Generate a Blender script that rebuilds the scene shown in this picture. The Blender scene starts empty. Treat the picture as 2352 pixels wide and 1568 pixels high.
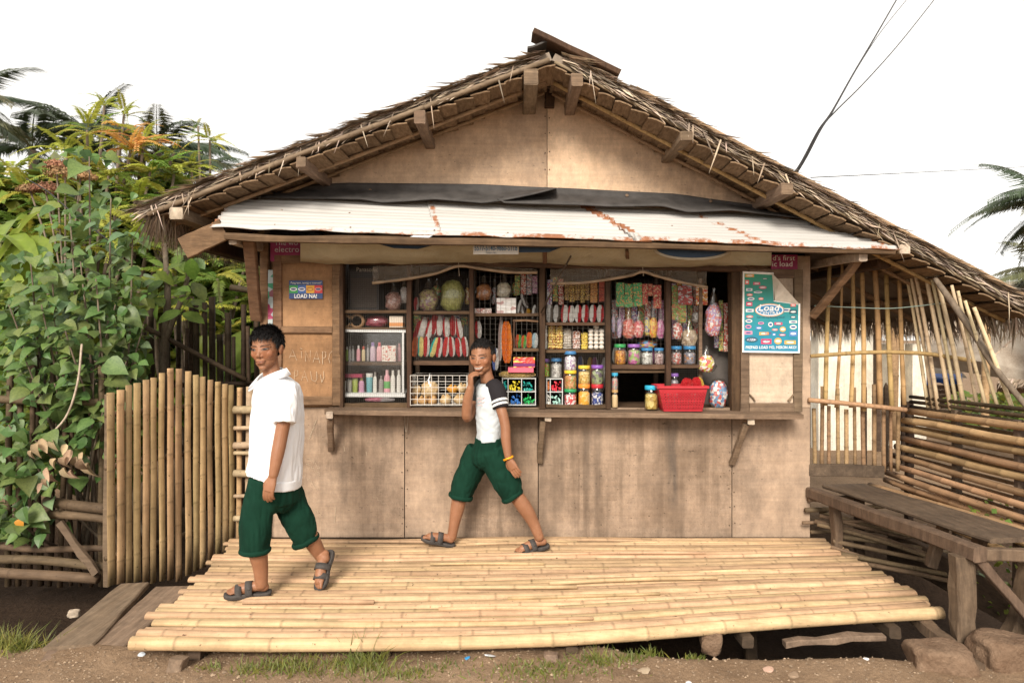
import bpy, bmesh, math, random
import numpy as np
from mathutils import Vector, Matrix, noise
random.seed(7)
S = bpy.context.scene
COL = S.collection
V = Vector
R = math.radians

# ------------------------------------------------------------------ camera
CAM_H = 1.45
F = 1568.0            # focal length in the units of the 2352 wide picture
CX, HY = 1176.0, 770.0
cam_d = bpy.data.cameras.new('camera'); cam = bpy.data.objects.new('camera', cam_d); COL.objects.link(cam)
cam.location = (0, 0, CAM_H); cam.rotation_euler = (R(90), 0, 0)
cam_d.lens = 24.0; cam_d.sensor_width = 36.0; cam_d.shift_y = -14.0 / 2352.0
cam_d.clip_start = .05; cam_d.clip_end = 900
cam_d.dof.use_dof = True; cam_d.dof.focus_distance = 4.5; cam_d.dof.aperture_fstop = 2.8
S.camera = cam
# ------------------------------------------------------------------ world, sun, exposure
W = bpy.data.worlds.new('World'); S.world = W; W.use_nodes = True
nt = W.node_tree; nt.nodes.clear()
SUN_EL, SUN_AZ = R(33), R(194)      # azimuth clockwise from +Y: behind the photographer, a little to the left
sky = nt.nodes.new('ShaderNodeTexSky'); sky.sky_type = 'NISHITA'; sky.sun_disc = False
sky.sun_elevation = SUN_EL; sky.sun_rotation = SUN_AZ; sky.air_density = 1.0; sky.dust_density = .6; sky.ozone_density = 1.0
hs = nt.nodes.new('ShaderNodeHueSaturation'); hs.inputs['Saturation'].default_value = .12
bg = nt.nodes.new('ShaderNodeBackground'); bg.inputs['Strength'].default_value = .066
wo = nt.nodes.new('ShaderNodeOutputWorld')
ov = nt.nodes.new('ShaderNodeMix'); ov.data_type = 'RGBA'; ov.inputs['Factor'].default_value = .6     # even white cloud cover over the clear-sky light
ov.inputs[7].default_value = (6.8, 6.4, 5.8, 1)
nt.links.new(sky.outputs[0], hs.inputs['Color']); nt.links.new(hs.outputs[0], ov.inputs[6]); nt.links.new(ov.outputs[2], bg.inputs['Color']); nt.links.new(bg.outputs[0], wo.inputs[0])
sd = bpy.data.lights.new('sun', 'SUN'); sun = bpy.data.objects.new('sun', sd); COL.objects.link(sun)
sd.energy = 1.5; sd.angle = R(22); sd.color = (1, .92, .81)
dirv = V((math.sin(SUN_AZ) * math.cos(SUN_EL), math.cos(SUN_AZ) * math.cos(SUN_EL), math.sin(SUN_EL)))
sun.rotation_euler = dirv.to_track_quat('Z', 'Y').to_euler(); sun.location = dirv * 20
S.view_settings.view_transform = 'Standard'; S.view_settings.look = 'None'; S.view_settings.gamma = 1
S.view_settings.use_curve_mapping = False
S.view_settings.exposure = 1.74

# ------------------------------------------------------------------ helpers
def P(px, py, Y):
    return V(((px - CX) / F * Y, Y, CAM_H - (py - HY) / F * Y))
def rnd(a, b): return random.uniform(a, b)
def lerp(a, b, t): return a + (b - a) * t

class MB:
    def __init__(s): s.v = []; s.f = []; s.c = []; s.m = []
    def add(s, vs, fs, col=(1, 1, 1), mi=0):
        n = len(s.v); s.v += [tuple(v) for v in vs]
        if isinstance(col, list): s.c += col
        else: s.c += [col] * len(vs)
        s.f += [tuple(i + n for i in f) for f in fs]; s.m += [mi] * len(fs)
        return s
    def hexa(s, c, col=(1, 1, 1), mi=0):     # 8 corners: bottom ring then top ring
        return s.add(c, [(3, 2, 1, 0), (4, 5, 6, 7), (0, 1, 5, 4), (1, 2, 6, 5), (2, 3, 7, 6), (3, 0, 4, 7)], col, mi)
    def box(s, a, b, col=(1, 1, 1), mi=0, bev=0.0):
        (x0, y0, z0), (x1, y1, z1) = a, b
        if bev:
            bm = bmesh.new(); bmesh.ops.create_cube(bm, size=1)
            for v in bm.verts: v.co = V(((x0 + x1) / 2 + v.co.x * (x1 - x0), (y0 + y1) / 2 + v.co.y * (y1 - y0), (z0 + z1) / 2 + v.co.z * (z1 - z0)))
            bmesh.ops.bevel(bm, geom=bm.edges[:], offset=bev, segments=2, affect='EDGES', profile=.6)
            bm.verts.index_update()
            s.add([v.co.copy() for v in bm.verts], [[v.index for v in f.verts] for f in bm.faces], col, mi); bm.free(); return s
        return s.hexa([(x0, y0, z0), (x1, y0, z0), (x1, y1, z0), (x0, y1, z0), (x0, y0, z1), (x1, y0, z1), (x1, y1, z1), (x0, y1, z1)], col, mi)
    def beam(s, a, b, w, h, up=(0, 0, 1), n=6, jit=.004, col=(1, 1, 1), mi=0, bev=.12, seed=None):
        """sawn timber from a to b: octagonal (chamfered) section, wavering edges"""
        a, b = V(a), V(b); d = (b - a).normalized(); u = V(up)
        sd_ = d.cross(u)
        if sd_.length < 1e-4: sd_ = d.cross(V((0, 1, 0)))
        sd_.normalize(); u = sd_.cross(d).normalized()
        q = min(w, h) * bev
        prof = [(-w/2+q, -h/2), (w/2-q, -h/2), (w/2, -h/2+q), (w/2, h/2-q), (w/2-q, h/2), (-w/2+q, h/2), (-w/2, h/2-q), (-w/2, -h/2+q)]
        vs = []; o = rnd(0, 99)
        for i in range(n + 1):
            t = i / n; c = a.lerp(b, t)
            jx = noise.noise(V((t * 3 + o, 1.3, o))) * jit * 2; jy = noise.noise(V((t * 3 + o, 7.7, o))) * jit * 2
            for (x, y) in prof:
                k = 1 + noise.noise(V((t * 6 + o, x * 20, y * 20))) * jit / max(w, h) * 3
                vs.append(c + sd_ * (x * k + jx) + u * (y * k + jy))
        fs = [(i*8+j, i*8+(j+1) % 8, (i+1)*8+(j+1) % 8, (i+1)*8+j) for i in range(n) for j in range(8)]
        fs.append(tuple(range(7, -1, -1))); fs.append(tuple(n*8+j for j in range(8)))
        return s.add(vs, fs, col, mi)
    def tube(s, pts, rad, seg=8, cap=True, col=(1, 1, 1), mi=0, ref=None, cols=None):
        """rad: float, list of floats or list of (side, up) pairs"""
        pts = [V(p) for p in pts]; n = len(pts)
        if not isinstance(rad, (list, tuple)): rad = [rad] * n
        t0 = (pts[1] - pts[0]).normalized(); r0 = V(ref) if ref is not None else (V((0, 0, 1)) if abs(t0.z) < .9 else V((1, 0, 0)))
        vs = []; cs = []
        for i in range(n):
            t = (pts[min(i + 1, n - 1)] - pts[max(i - 1, 0)])
            t = t.normalized() if t.length > 1e-9 else t0
            sd_ = t.cross(r0)
            if sd_.length < 1e-5: sd_ = t.cross(V((.3, .8, .5)))
            sd_.normalize(); u = sd_.cross(t).normalized()
            if ref is None: r0 = u
            ra = rad[i]; rx, ry = ra if isinstance(ra, (tuple, list)) else (ra, ra)
            for j in range(seg):
                an = 2 * math.pi * j / seg
                vs.append(pts[i] + sd_ * (math.cos(an) * rx) + u * (math.sin(an) * ry))
            cs += [(cols[i] if cols else col)] * seg
        fs = [(i*seg+j, i*seg+(j+1) % seg, (i+1)*seg+(j+1) % seg, (i+1)*seg+j) for i in range(n-1) for j in range(seg)]
        if cap: fs.append(tuple(range(seg-1, -1, -1))); fs.append(tuple((n-1)*seg+j for j in range(seg)))
        return s.add(vs, fs, cs, mi)
    def lathe(s, prof, seg=16, c=(0, 0, 0), col=(1, 1, 1), mi=0, sy=1.0):
        vs = [(c[0] + r*math.cos(2*math.pi*j/seg), c[1] + sy*r*math.sin(2*math.pi*j/seg), c[2] + z) for r, z in prof for j in range(seg)]
        n = len(prof)
        fs = [(i*seg+j, i*seg+(j+1) % seg, (i+1)*seg+(j+1) % seg, (i+1)*seg+j) for i in range(n-1) for j in range(seg)]
        fs.append(tuple(range(seg-1, -1, -1))); fs.append(tuple((n-1)*seg+j for j in range(seg)))
        return s.add(vs, fs, col, mi)
    def ell(s, c, r, rot=None, seg=16, rings=10, col=(1, 1, 1), mi=0):
        c = V(c); vs = []
        for i in range(1, rings):
            a = math.pi * i / rings
            for j in range(seg):
                b = 2*math.pi*j/seg
                p = V((r[0]*math.sin(a)*math.cos(b), r[1]*math.sin(a)*math.sin(b), r[2]*math.cos(a)))
                vs.append(c + (rot @ p if rot is not None else p))
        t = V((0, 0, r[2])); vs.append(c + (rot @ t if rot is not None else t)); vs.append(c - (rot @ t if rot is not None else t))
        fs = [(i*seg+j, (i+1)*seg+j, (i+1)*seg+(j+1) % seg, i*seg+(j+1) % seg) for i in range(rings-2) for j in range(seg)]
        k = (rings-1)*seg
        fs += [(k, j, (j+1) % seg) for j in range(seg)] + [(k+1, (rings-2)*seg+(j+1) % seg, (rings-2)*seg+j) for j in range(seg)]
        return s.add(vs, fs, col, mi)
    def mesh(s, name, mats, smooth=False):
        me = bpy.data.meshes.new(name); me.from_pydata(s.v, [], s.f)
        for m in (mats if isinstance(mats, (list, tuple)) else [mats]): me.materials.append(m)
        me.polygons.foreach_set('material_index', s.m)
        at = me.color_attributes.new('Col', 'FLOAT_COLOR', 'POINT')
        at.data.foreach_set('color', np.array([(c[0], c[1], c[2], 1) for c in s.c], dtype=np.float32).ravel())
        if smooth:
            me.polygons.foreach_set('use_smooth', [True] * len(me.polygons))
        me.update(); return me
    def build(s, name, mats, parent=None, smooth=False):
        return link(name, s.mesh(name, mats, smooth), parent)

def link(name, me, parent=None, loc=None, rot=None, sc=None, mat=None):
    o = bpy.data.objects.new(name, me); COL.objects.link(o)
    if loc is not None: o.location = loc
    if rot is not None: o.rotation_euler = rot
    if sc is not None: o.scale = sc
    if mat is not None:
        o.material_slots[0].link = 'OBJECT'; o.material_slots[0].material = mat
    if parent is not None: setpar(o, parent)
    return o
def wmat(o):
    m = o.matrix_basis.copy()
    if o.parent: m = wmat(o.parent) @ o.matrix_parent_inverse @ m
    return m
def setpar(o, p):
    o.parent = p; o.matrix_parent_inverse = wmat(p).inverted()
def tag(o, label, cat, group=None, kind=None):
    if label: o['label'] = label
    if cat: o['category'] = cat
    if group: o['group'] = group
    if kind: o['kind'] = kind
    return o
def thing(name, label, cat, loc=(0, 0, 0), group=None, rot=None):
    o = bpy.data.objects.new(name, None); COL.objects.link(o); o.location = loc; o.empty_display_size = .1
    if rot is not None: o.rotation_euler = rot
    return tag(o, label, cat, group)
def struct(o): o['kind'] = 'structure'; return o
ORD = ['first', 'second', 'third', 'fourth', 'fifth', 'sixth', 'seventh', 'eighth', 'ninth', 'tenth', 'eleventh', 'twelfth']
def cr(pts, n=6):
    """Catmull-Rom through pts (Vectors or tuples of floats)"""
    pts = [V(p) for p in pts]; q = [pts[0]*2-pts[1]] + pts + [pts[-1]*2-pts[-2]]; out = []
    for i in range(1, len(q)-2):
        for k in range(n):
            t = k/n; a, b, c, d = q[i-1], q[i], q[i+1], q[i+2]
            out.append(.5*((2*b)+(c-a)*t+(2*a-5*b+4*c-d)*t*t+(3*b-a-3*c+d)*t**3))
    out.append(pts[-1]); return out
def crf(vals, n=6):
    return [p.x for p in cr([(v, 0, 0) for v in vals], n)]

# ------------------------------------------------------------------ materials
class NT:
    def __init__(s, name):
        s.m = bpy.data.materials.new(name); s.m.use_nodes = True; s.t = s.m.node_tree; s.t.nodes.clear()
        s.out = s.n('ShaderNodeOutputMaterial')
    def n(s, typ, **kw):
        k = s.t.nodes.new(typ)
        for a, b in kw.items(): setattr(k, a, b)
        return k
    def l(s, a, b): s.t.links.new(a, b)
    def coords(s, scale=(1, 1, 1), rndoff=True):
        tc = s.n('ShaderNodeTexCoord'); mp = s.n('ShaderNodeMapping'); mp.inputs['Scale'].default_value = scale
        s.l(tc.outputs['Object'], mp.inputs['Vector'])
        if rndoff:
            oi = s.n('ShaderNodeObjectInfo'); mu = s.n('ShaderNodeMath', operation='MULTIPLY'); mu.inputs[1].default_value = 37.0
            s.l(oi.outputs['Random'], mu.inputs[0]); s.l(mu.outputs[0], mp.inputs['Location'])
        return mp.outputs[0]
    def noise(s, scale, vec=None, sc=1.0, detail=5, rough=.6, lo=.35, hi=.65):
        k = s.n('ShaderNodeTexNoise'); k.inputs['Scale'].default_value = sc; k.inputs['Detail'].default_value = detail; k.inputs['Roughness'].default_value = rough
        s.l(vec if vec is not None else s.coords(scale), k.inputs['Vector'])
        mr = s.n('ShaderNodeMapRange'); mr.inputs['From Min'].default_value = lo; mr.inputs['From Max'].default_value = hi
        s.l(k.outputs['Fac'], mr.inputs['Value']); return mr.outputs[0]
    def mix(s, fac, a, b, mode='MIX'):
        k = s.n('ShaderNodeMix', data_type='RGBA', blend_type=mode)
        for sock, v in ((k.inputs['Factor'], fac), (k.inputs[6], a), (k.inputs[7], b)):
            if hasattr(v, 'is_output'): s.l(v, sock)
            elif isinstance(v, (int, float)): sock.default_value = v
            else: sock.default_value = (*v[:3], 1)
        return k.outputs[2]
    def mottle(s, col, scale, lo, hi, detail=8, rough=.78):
        n_ = s.noise(scale, detail=detail, rough=rough, lo=.32, hi=.68)
        return s.mix(1.0, col, s.mix(n_, (lo, lo, lo), (hi, hi*.99, hi*.97)), 'MULTIPLY')
    def attr(s, name='Col'):
        k = s.n('ShaderNodeAttribute'); k.attribute_name = name; return k.outputs['Color']
    def vary(s, col, amt, hue=0.0):
        oi = s.n('ShaderNodeObjectInfo'); mr = s.n('ShaderNodeMapRange'); mr.inputs['To Min'].default_value = 1-amt; mr.inputs['To Max'].default_value = 1+amt
        s.l(oi.outputs['Random'], mr.inputs['Value'])
        k = s.n('ShaderNodeHueSaturation'); s.l(mr.outputs[0], k.inputs['Value']); s.l(col, k.inputs['Color'])
        if hue:
            m2 = s.n('ShaderNodeMapRange'); m2.inputs['To Min'].default_value = .5-hue; m2.inputs['To Max'].default_value = .5+hue
            mu = s.n('ShaderNodeMath', operation='MULTIPLY'); mu.inputs[1].default_value = 17.3; fr = s.n('ShaderNodeMath', operation='FRACT')
            s.l(oi.outputs['Random'], mu.inputs[0]); s.l(mu.outputs[0], fr.inputs[0]); s.l(fr.outputs[0], m2.inputs['Value']); s.l(m2.outputs[0], k.inputs['Hue'])
        return k.outputs[0]
    def done(s, col, rough=.7, spec=.3, bump=None, bstr=.3, bdist=.01, metal=0, sss=0, transl=0, coat=0, sheen=0, alpha=None):
        p = s.n('ShaderNodeBsdfPrincipled')
        for sock, v in (('Base Color', col), ('Roughness', rough)):
            if hasattr(v, 'is_output'): s.l(v, p.inputs[sock])
            else: p.inputs[sock].default_value = (*v[:3], 1) if sock == 'Base Color' else v
        p.inputs['Specular IOR Level'].default_value = spec
        if hasattr(metal, 'is_output'): s.l(metal, p.inputs['Metallic'])
        else: p.inputs['Metallic'].default_value = metal
        if sss: p.inputs['Subsurface Weight'].default_value = sss; p.inputs['Subsurface Radius'].default_value = (.01, .004, .002); p.inputs['Subsurface Scale'].default_value = .5
        if coat: p.inputs['Coat Weight'].default_value = coat; p.inputs['Coat Roughness'].default_value = .12
        if sheen: p.inputs['Sheen Weight'].default_value = sheen
        if bump is not None:
            b = s.n('ShaderNodeBump'); b.inputs['Strength'].default_value = bstr; b.inputs['Distance'].default_value = bdist
            s.l(bump, b.inputs['Height']); s.l(b.outputs[0], p.inputs['Normal'])
        sh = p.outputs[0]
        if transl:
            t = s.n('ShaderNodeBsdfTranslucent')
            if hasattr(col, 'is_output'): s.l(col, t.inputs['Color'])
            else: t.inputs['Color'].default_value = (*col[:3], 1)
            mx = s.n('ShaderNodeMixShader'); mx.inputs[0].default_value = transl; s.l(sh, mx.inputs[1]); s.l(t.outputs[0], mx.inputs[2]); sh = mx.outputs[0]
        if alpha is not None:
            tr = s.n('ShaderNodeBsdfTransparent'); mx = s.n('ShaderNodeMixShader')
            if hasattr(alpha, 'is_output'): s.l(alpha, mx.inputs[0])
            else: mx.inputs[0].default_value = alpha
            s.l(tr.outputs[0], mx.inputs[1]); s.l(sh, mx.inputs[2]); sh = mx.outputs[0]
        s.l(sh, s.out.inputs[0]); return s.m

def wood(name, c1, c2, dark, grain=(3, 3, 40), rough=.8, amt=.12, stain=.55, rv=.6, bstr=.35):
    """weathered timber; grain is the noise scale (small along the grain)"""
    k = NT(name)
    g = k.noise(grain, detail=6, lo=.3, hi=.7)
    c = k.mix(g, c1, c2)
    st = k.noise((1.6, 1.6, 1.6), detail=7, rough=.7, lo=.45, hi=.75)
    mu = k.n('ShaderNodeMath', operation='MULTIPLY'); mu.inputs[1].default_value = stain; k.l(st, mu.inputs[0])
    c = k.mix(mu.outputs[0], c, dark)
    f2 = k.noise(tuple(q * 4 for q in grain), detail=4, lo=.25, hi=.6)
    c = k.mix(f2, k.mix(.45, c, dark), c)
    c = k.mottle(c, (9, 9, 9), .7, 1.22); c = k.mottle(c, tuple(q*1.6 for q in grain), .76, 1.15, 4)
    c = k.mix(1.0, k.vary(c, amt, .008), k.attr(), 'MULTIPLY')
    return k.done(c, rough, .25, bump=g, bstr=bstr, bdist=.006)
def plain(name, col, rough=.5, spec=.4, amt=0, coat=0, metal=0, var=.12, sc=30, usecol=False, bstr=0, transl=0, sheen=0):
    k = NT(name)
    n = k.noise((sc, sc, sc), detail=4, lo=.3, hi=.7)
    c = k.mix(n, tuple(q*(1-var) for q in col), tuple(min(1, q*(1+var)) for q in col))
    if amt: c = k.vary(c, amt)
    if usecol: c = k.mix(1.0, c, k.attr(), 'MULTIPLY')
    return k.done(c, rough, spec, coat=coat, metal=metal, bump=n if bstr else None, bstr=bstr, bdist=.004, transl=transl, sheen=sheen)

M = {}
def plymat(name, c1, c2, dark, streak=.5, horiz=True, blotch=.5, runs=()):
    k = NT(name)
    g = k.noise((2.2, 2.2, 34) if horiz else (30, 30, 2.0), detail=6, rough=.65, lo=.3, hi=.7)
    c = k.mix(g, c1, c2)
    b = k.noise((2.3, 2.3, 1.5), detail=9, rough=.72, lo=.40, hi=.60)
    mu = k.n('ShaderNodeMath', operation='MULTIPLY'); mu.inputs[1].default_value = blotch; k.l(b, mu.inputs[0])
    c = k.mix(mu.outputs[0], c, dark)
    s_ = k.noise((11, 11, .5), detail=6, rough=.62, lo=.47, hi=.72)          # rain runs
    mu = k.n('ShaderNodeMath', operation='MULTIPLY'); mu.inputs[1].default_value = streak; k.l(s_, mu.inputs[0])
    c = k.mix(mu.outputs[0], c, tuple(q*.6 for q in dark))
    p_ = k.noise((26, 26, 70), detail=2, lo=.68, hi=.74)                  # knots, dirt specks
    c = k.mix(p_, c, tuple(q*.35 for q in dark))
    f = k.noise((150, 150, 300), detail=2, lo=.2, hi=.8)
    c = k.mix(f, k.mix(.42, c, dark), c)
    f3 = k.noise((60, 60, 18) if horiz else (60, 60, 20), detail=6, rough=.75, lo=.35, hi=.65)
    c = k.mix(f3, k.mix(.28, c, tuple(q*.8 for q in dark)), c)
    lt = k.noise((.9, .9, .7), detail=5, rough=.6, lo=.4, hi=.75)             # worn pale areas
    mu = k.n('ShaderNodeMath', operation='MULTIPLY'); mu.inputs[1].default_value = .7; k.l(lt, mu.inputs[0])
    c = k.mix(mu.outputs[0], c, tuple(min(1, q*1.35+.02) for q in c2))
    if runs:                                                                   # single water stains running down the sheet
        tc = k.n('ShaderNodeTexCoord'); xyz = k.n('ShaderNodeSeparateXYZ'); k.l(tc.outputs['Object'], xyz.inputs[0]); wob = k.noise((14, 14, 3), detail=5, lo=.25, hi=.75)
        for X0, hw, z0, z1, st_ in runs:
            sb = k.n('ShaderNodeMath', operation='SUBTRACT'); sb.inputs[1].default_value = X0; k.l(xyz.outputs['X'], sb.inputs[0])
            ab = k.n('ShaderNodeMath', operation='ABSOLUTE'); k.l(sb.outputs[0], ab.inputs[0])
            m1 = k.n('ShaderNodeMapRange', interpolation_type='SMOOTHSTEP'); m1.inputs['From Min'].default_value = hw; m1.inputs['From Max'].default_value = hw*.3; k.l(ab.outputs[0], m1.inputs[0])
            m2 = k.n('ShaderNodeMapRange', interpolation_type='SMOOTHSTEP'); m2.inputs['From Min'].default_value = z0; m2.inputs['From Max'].default_value = z0+.18; k.l(xyz.outputs['Z'], m2.inputs[0])
            m3 = k.n('ShaderNodeMapRange', interpolation_type='SMOOTHSTEP'); m3.inputs['From Min'].default_value = z1; m3.inputs['From Max'].default_value = z1-.05; k.l(xyz.outputs['Z'], m3.inputs[0])
            a1 = k.n('ShaderNodeMath', operation='MULTIPLY'); k.l(m1.outputs[0], a1.inputs[0]); k.l(m2.outputs[0], a1.inputs[1])
            a2 = k.n('ShaderNodeMath', operation='MULTIPLY'); k.l(a1.outputs[0], a2.inputs[0]); k.l(m3.outputs[0], a2.inputs[1])
            a3 = k.n('ShaderNodeMath', operation='MULTIPLY'); k.l(a2.outputs[0], a3.inputs[0]); k.l(wob, a3.inputs[1])
            a4 = k.n('ShaderNodeMath', operation='MULTIPLY'); a4.inputs[1].default_value = st_; k.l(a3.outputs[0], a4.inputs[0])
            c = k.mix(a4.outputs[0], c, (.085, .07, .06))
    c = k.mottle(c, (5, 5, 3.2), .78, 1.16); c = k.mottle(c, (19, 19, 13), .80, 1.13, 9, .82); c = k.mottle(c, (2, 2, 45) if horiz else (60, 60, 2), .92, 1.06, 5, .6)
    c = k.vary(c, .10)
    return k.done(c, .82, .2, bump=g, bstr=.18, bdist=.003)
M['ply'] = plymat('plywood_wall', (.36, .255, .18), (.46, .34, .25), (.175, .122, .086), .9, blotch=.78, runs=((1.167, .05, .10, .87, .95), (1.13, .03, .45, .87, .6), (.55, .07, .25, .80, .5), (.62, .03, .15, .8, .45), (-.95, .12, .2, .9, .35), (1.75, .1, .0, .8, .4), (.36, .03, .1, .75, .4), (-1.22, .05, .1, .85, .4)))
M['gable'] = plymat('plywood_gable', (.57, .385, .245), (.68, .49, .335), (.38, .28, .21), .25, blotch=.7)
M['shut'] = plymat('plywood_shutter', (.30, .165, .08), (.37, .215, .112), (.19, .10, .05), .3, blotch=.6)
M['shutpale'] = plymat('plywood_pale', (.46, .36, .27), (.56, .46, .36), (.36, .27, .2), .25)
M['frame'] = wood('frame_timber', (.155, .085, .045), (.235, .14, .082), (.09, .05, .03), (4, 4, 30))
M['framex'] = wood('frame_timber_long', (.088, .05, .027), (.14, .085, .05), (.045, .027, .016), (2, 30, 30))
M['post'] = wood('post_timber', (.055, .028, .015), (.09, .05, .028), (.028, .016, .01), (30, 30, 2.5))
M['grey'] = wood('grey_timber', (.165, .108, .070), (.255, .178, .12), (.085, .055, .037), (2, 30, 30))
M['pale_end'] = wood('pale_timber', (.42, .34, .26), (.55, .46, .37), (.3, .22, .16), (9, 9, 9))
M['bench'] = wood('bench_timber', (.085, .058, .04), (.14, .098, .068), (.06, .04, .03), (24, 3, 24))
M['benchleg'] = wood('bench_leg_timber', (.115, .076, .05), (.18, .123, .082), (.07, .048, .033), (24, 24, 2.5))
M['plank'] = wood('footbridge_plank', (.19, .13, .088), (.27, .195, .138), (.13, .09, .065), (26, 2.2, 26))
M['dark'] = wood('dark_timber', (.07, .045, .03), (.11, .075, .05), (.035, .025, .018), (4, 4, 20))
def bamboo_mat(name, c1, c2, dark, grain, amt=.14, moss=None):
    k = NT(name)
    g = k.noise(grain, detail=5, lo=.3, hi=.7); c = k.mix(g, c1, c2)
    b = k.noise((2.3, 2.3, 2.3), detail=7, rough=.7, lo=.45, hi=.8)
    mu = k.n('ShaderNodeMath', operation='MULTIPLY'); mu.inputs[1].default_value = .6; k.l(b, mu.inputs[0]); c = k.mix(mu.outputs[0], c, dark)
    sp = k.noise((45, 45, 45), detail=2, lo=.68, hi=.76); c = k.mix(sp, c, tuple(q*.4 for q in dark))
    if moss:
        ms = k.noise((3, 3, 1.1), detail=6, rough=.7, lo=.5, hi=.75); mu = k.n('ShaderNodeMath', operation='MULTIPLY'); mu.inputs[1].default_value = .6; k.l(ms, mu.inputs[0]); c = k.mix(mu.outputs[0], c, moss)
    c = k.mottle(c, (7, 7, 7), .78, 1.15); c = k.mottle(c, tuple(q*2 for q in grain), .82, 1.12, 4)
    c = k.mix(1.0, k.vary(c, amt, .012), k.attr(), 'MULTIPLY')
    return k.done(c, .68, .16, bump=g, bstr=.12, bdist=.003)
M['deck'] = bamboo_mat('deck_bamboo', (.47, .325, .195), (.62, .45, .29), (.27, .17, .10), (1.2, 40, 40), .13)
M['gatebam'] = bamboo_mat('gate_bamboo', (.36, .245, .13), (.52, .37, .21), (.16, .108, .06), (30, 30, 1.4), .22, moss=(.09, .085, .035))
M['polebam'] = bamboo_mat('pole_bamboo', (.36, .24, .11), (.48, .33, .165), (.22, .14, .07), (30, 30, 1.4), .14)
M['palebam'] = bamboo_mat('pale_bamboo', (.50, .40, .26), (.62, .52, .36), (.33, .24, .15), (30, 30, 1.4), .10)
M['oldbam'] = bamboo_mat('aged_bamboo', (.27, .175, .098), (.42, .285, .168), (.11, .07, .042), (30, 2, 30), .2)
M['railbam'] = bamboo_mat('rail_wood', (.115, .08, .052), (.175, .125, .082), (.045, .032, .022), (2, 30, 30), .18)
M['rafbam'] = bamboo_mat('rafter_bamboo', (.27, .185, .11), (.38, .275, .175), (.15, .10, .06), (3, 30, 30), .12)
M['edgebam'] = bamboo_mat('weathered_bamboo', (.19, .145, .10), (.30, .235, .17), (.10, .07, .05), (3, 30, 30), .12)
M['purlin'] = wood('purlin_timber', (.20, .14, .095), (.30, .22, .155), (.12, .08, .055), (30, 2.5, 30))
M['log'] = bamboo_mat('pale_log', (.36, .27, .18), (.50, .40, .28), (.2, .14, .09), (14, 14, 14), .12)
k = NT('thatch'); g = k.noise((60, 60, 60), detail=3, lo=.3, hi=.7); b = k.noise((3, 3, 3), detail=5, lo=.35, hi=.7)
M['thatch'] = k.done(k.mix(1.0, k.mix(b, k.mix(g, (.20, .155, .115), (.36, .29, .225)), (.45, .39, .32)), k.attr(), 'MULTIPLY'), .85, .2, transl=.12)
k = NT('nipa_shingle'); g = k.noise((60, 14, 60), detail=4, lo=.3, hi=.7)
M['shingle'] = k.done(k.vary(k.mix(g, (.13, .082, .047), (.26, .175, .105)), .18), .85, .2, bump=g, bstr=.5, bdist=.004)
# corrugated awning: limewhite zinc with rust where nails and edges are
k = NT('zinc_sheet'); rn = k.noise((7, 7, 7), detail=7, rough=.75, lo=.35, hi=.65); n2 = k.noise((1.2, 1.2, 20), detail=4, lo=.3, hi=.7)
zc = k.mix(n2, (.36, .345, .32), (.45, .435, .415))
at = k.n('ShaderNodeSeparateColor'); k.l(k.attr(), at.inputs[0])
mu = k.n('ShaderNodeMath', operation='MULTIPLY'); k.l(at.outputs[0], mu.inputs[0]); k.l(rn, mu.inputs[1])
gt = k.n('ShaderNodeMapRange'); gt.inputs['From Min'].default_value = .27; gt.inputs['From Max'].default_value = .45; k.l(mu.outputs[0], gt.inputs[0])
rc = k.mix(rn, (.34, .13, .05), (.20, .075, .03))
M['zinc'] = k.done(k.mix(gt.outputs[0], zc, rc), .5, .4, metal=0)
M['rubber'] = plain('black_rubber', (.055, .05, .047), .75, .3, var=.35, sc=9)
M['soil'] = None
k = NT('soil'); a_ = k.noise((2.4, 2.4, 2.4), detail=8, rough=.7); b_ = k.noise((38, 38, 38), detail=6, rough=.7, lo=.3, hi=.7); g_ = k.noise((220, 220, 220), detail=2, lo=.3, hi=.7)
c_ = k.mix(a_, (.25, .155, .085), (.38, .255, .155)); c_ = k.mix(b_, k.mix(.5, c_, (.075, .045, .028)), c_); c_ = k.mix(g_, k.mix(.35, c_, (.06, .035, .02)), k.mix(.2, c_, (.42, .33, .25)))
sz = k.n('ShaderNodeSeparateColor'); k.l(k.attr(), sz.inputs[0]); mud_shade = k.mix(b_, (.022, .013, .008), (.048, .030, .019))
c_ = k.mix(sz.outputs[0], mud_shade, c_)       # wet muddy ditch with shade under deck and shrub painted in, against dry dirt
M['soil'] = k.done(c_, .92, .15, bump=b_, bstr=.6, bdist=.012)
def leafmat(name, c1, c2, back=None, transl=.3, rough=.5, amt=.25, hue=.02):
    k = NT(name); g = k.noise((9, 9, 9), detail=4, lo=.3, hi=.7)
    c = k.mix(1.0, k.vary(k.mix(g, c1, c2), amt, hue), k.attr(), 'MULTIPLY')
    return k.done(c, rough, .35, transl=transl)
M['leaf'] = leafmat('heart_leaf', (.08, .13, .038), (.155, .215, .065), rough=.42, hue=.035)
M['leafpale'] = leafmat('pale_heart_leaf', (.13, .205, .10), (.18, .265, .14))
M['dry'] = leafmat('dry_leaf', (.32, .22, .14), (.42, .31, .2), transl=.15, rough=.8)
M['fern'] = leafmat('pinnate_leaf', (.36, .37, .05), (.48, .48, .09), transl=.45)
M['fern2'] = leafmat('pinnate_leaf_green', (.14, .225, .035), (.22, .32, .055), transl=.45)
M['orange'] = leafmat('young_orange_leaf', (.62, .28, .09), (.66, .38, .12), transl=.45)
M['palm'] = leafmat('palm_leaf', (.035, .055, .028), (.065, .09, .045), transl=.12)
M['palm2'] = leafmat('palm_leaf_dry', (.12, .125, .06), (.18, .175, .09), transl=.15)
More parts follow.
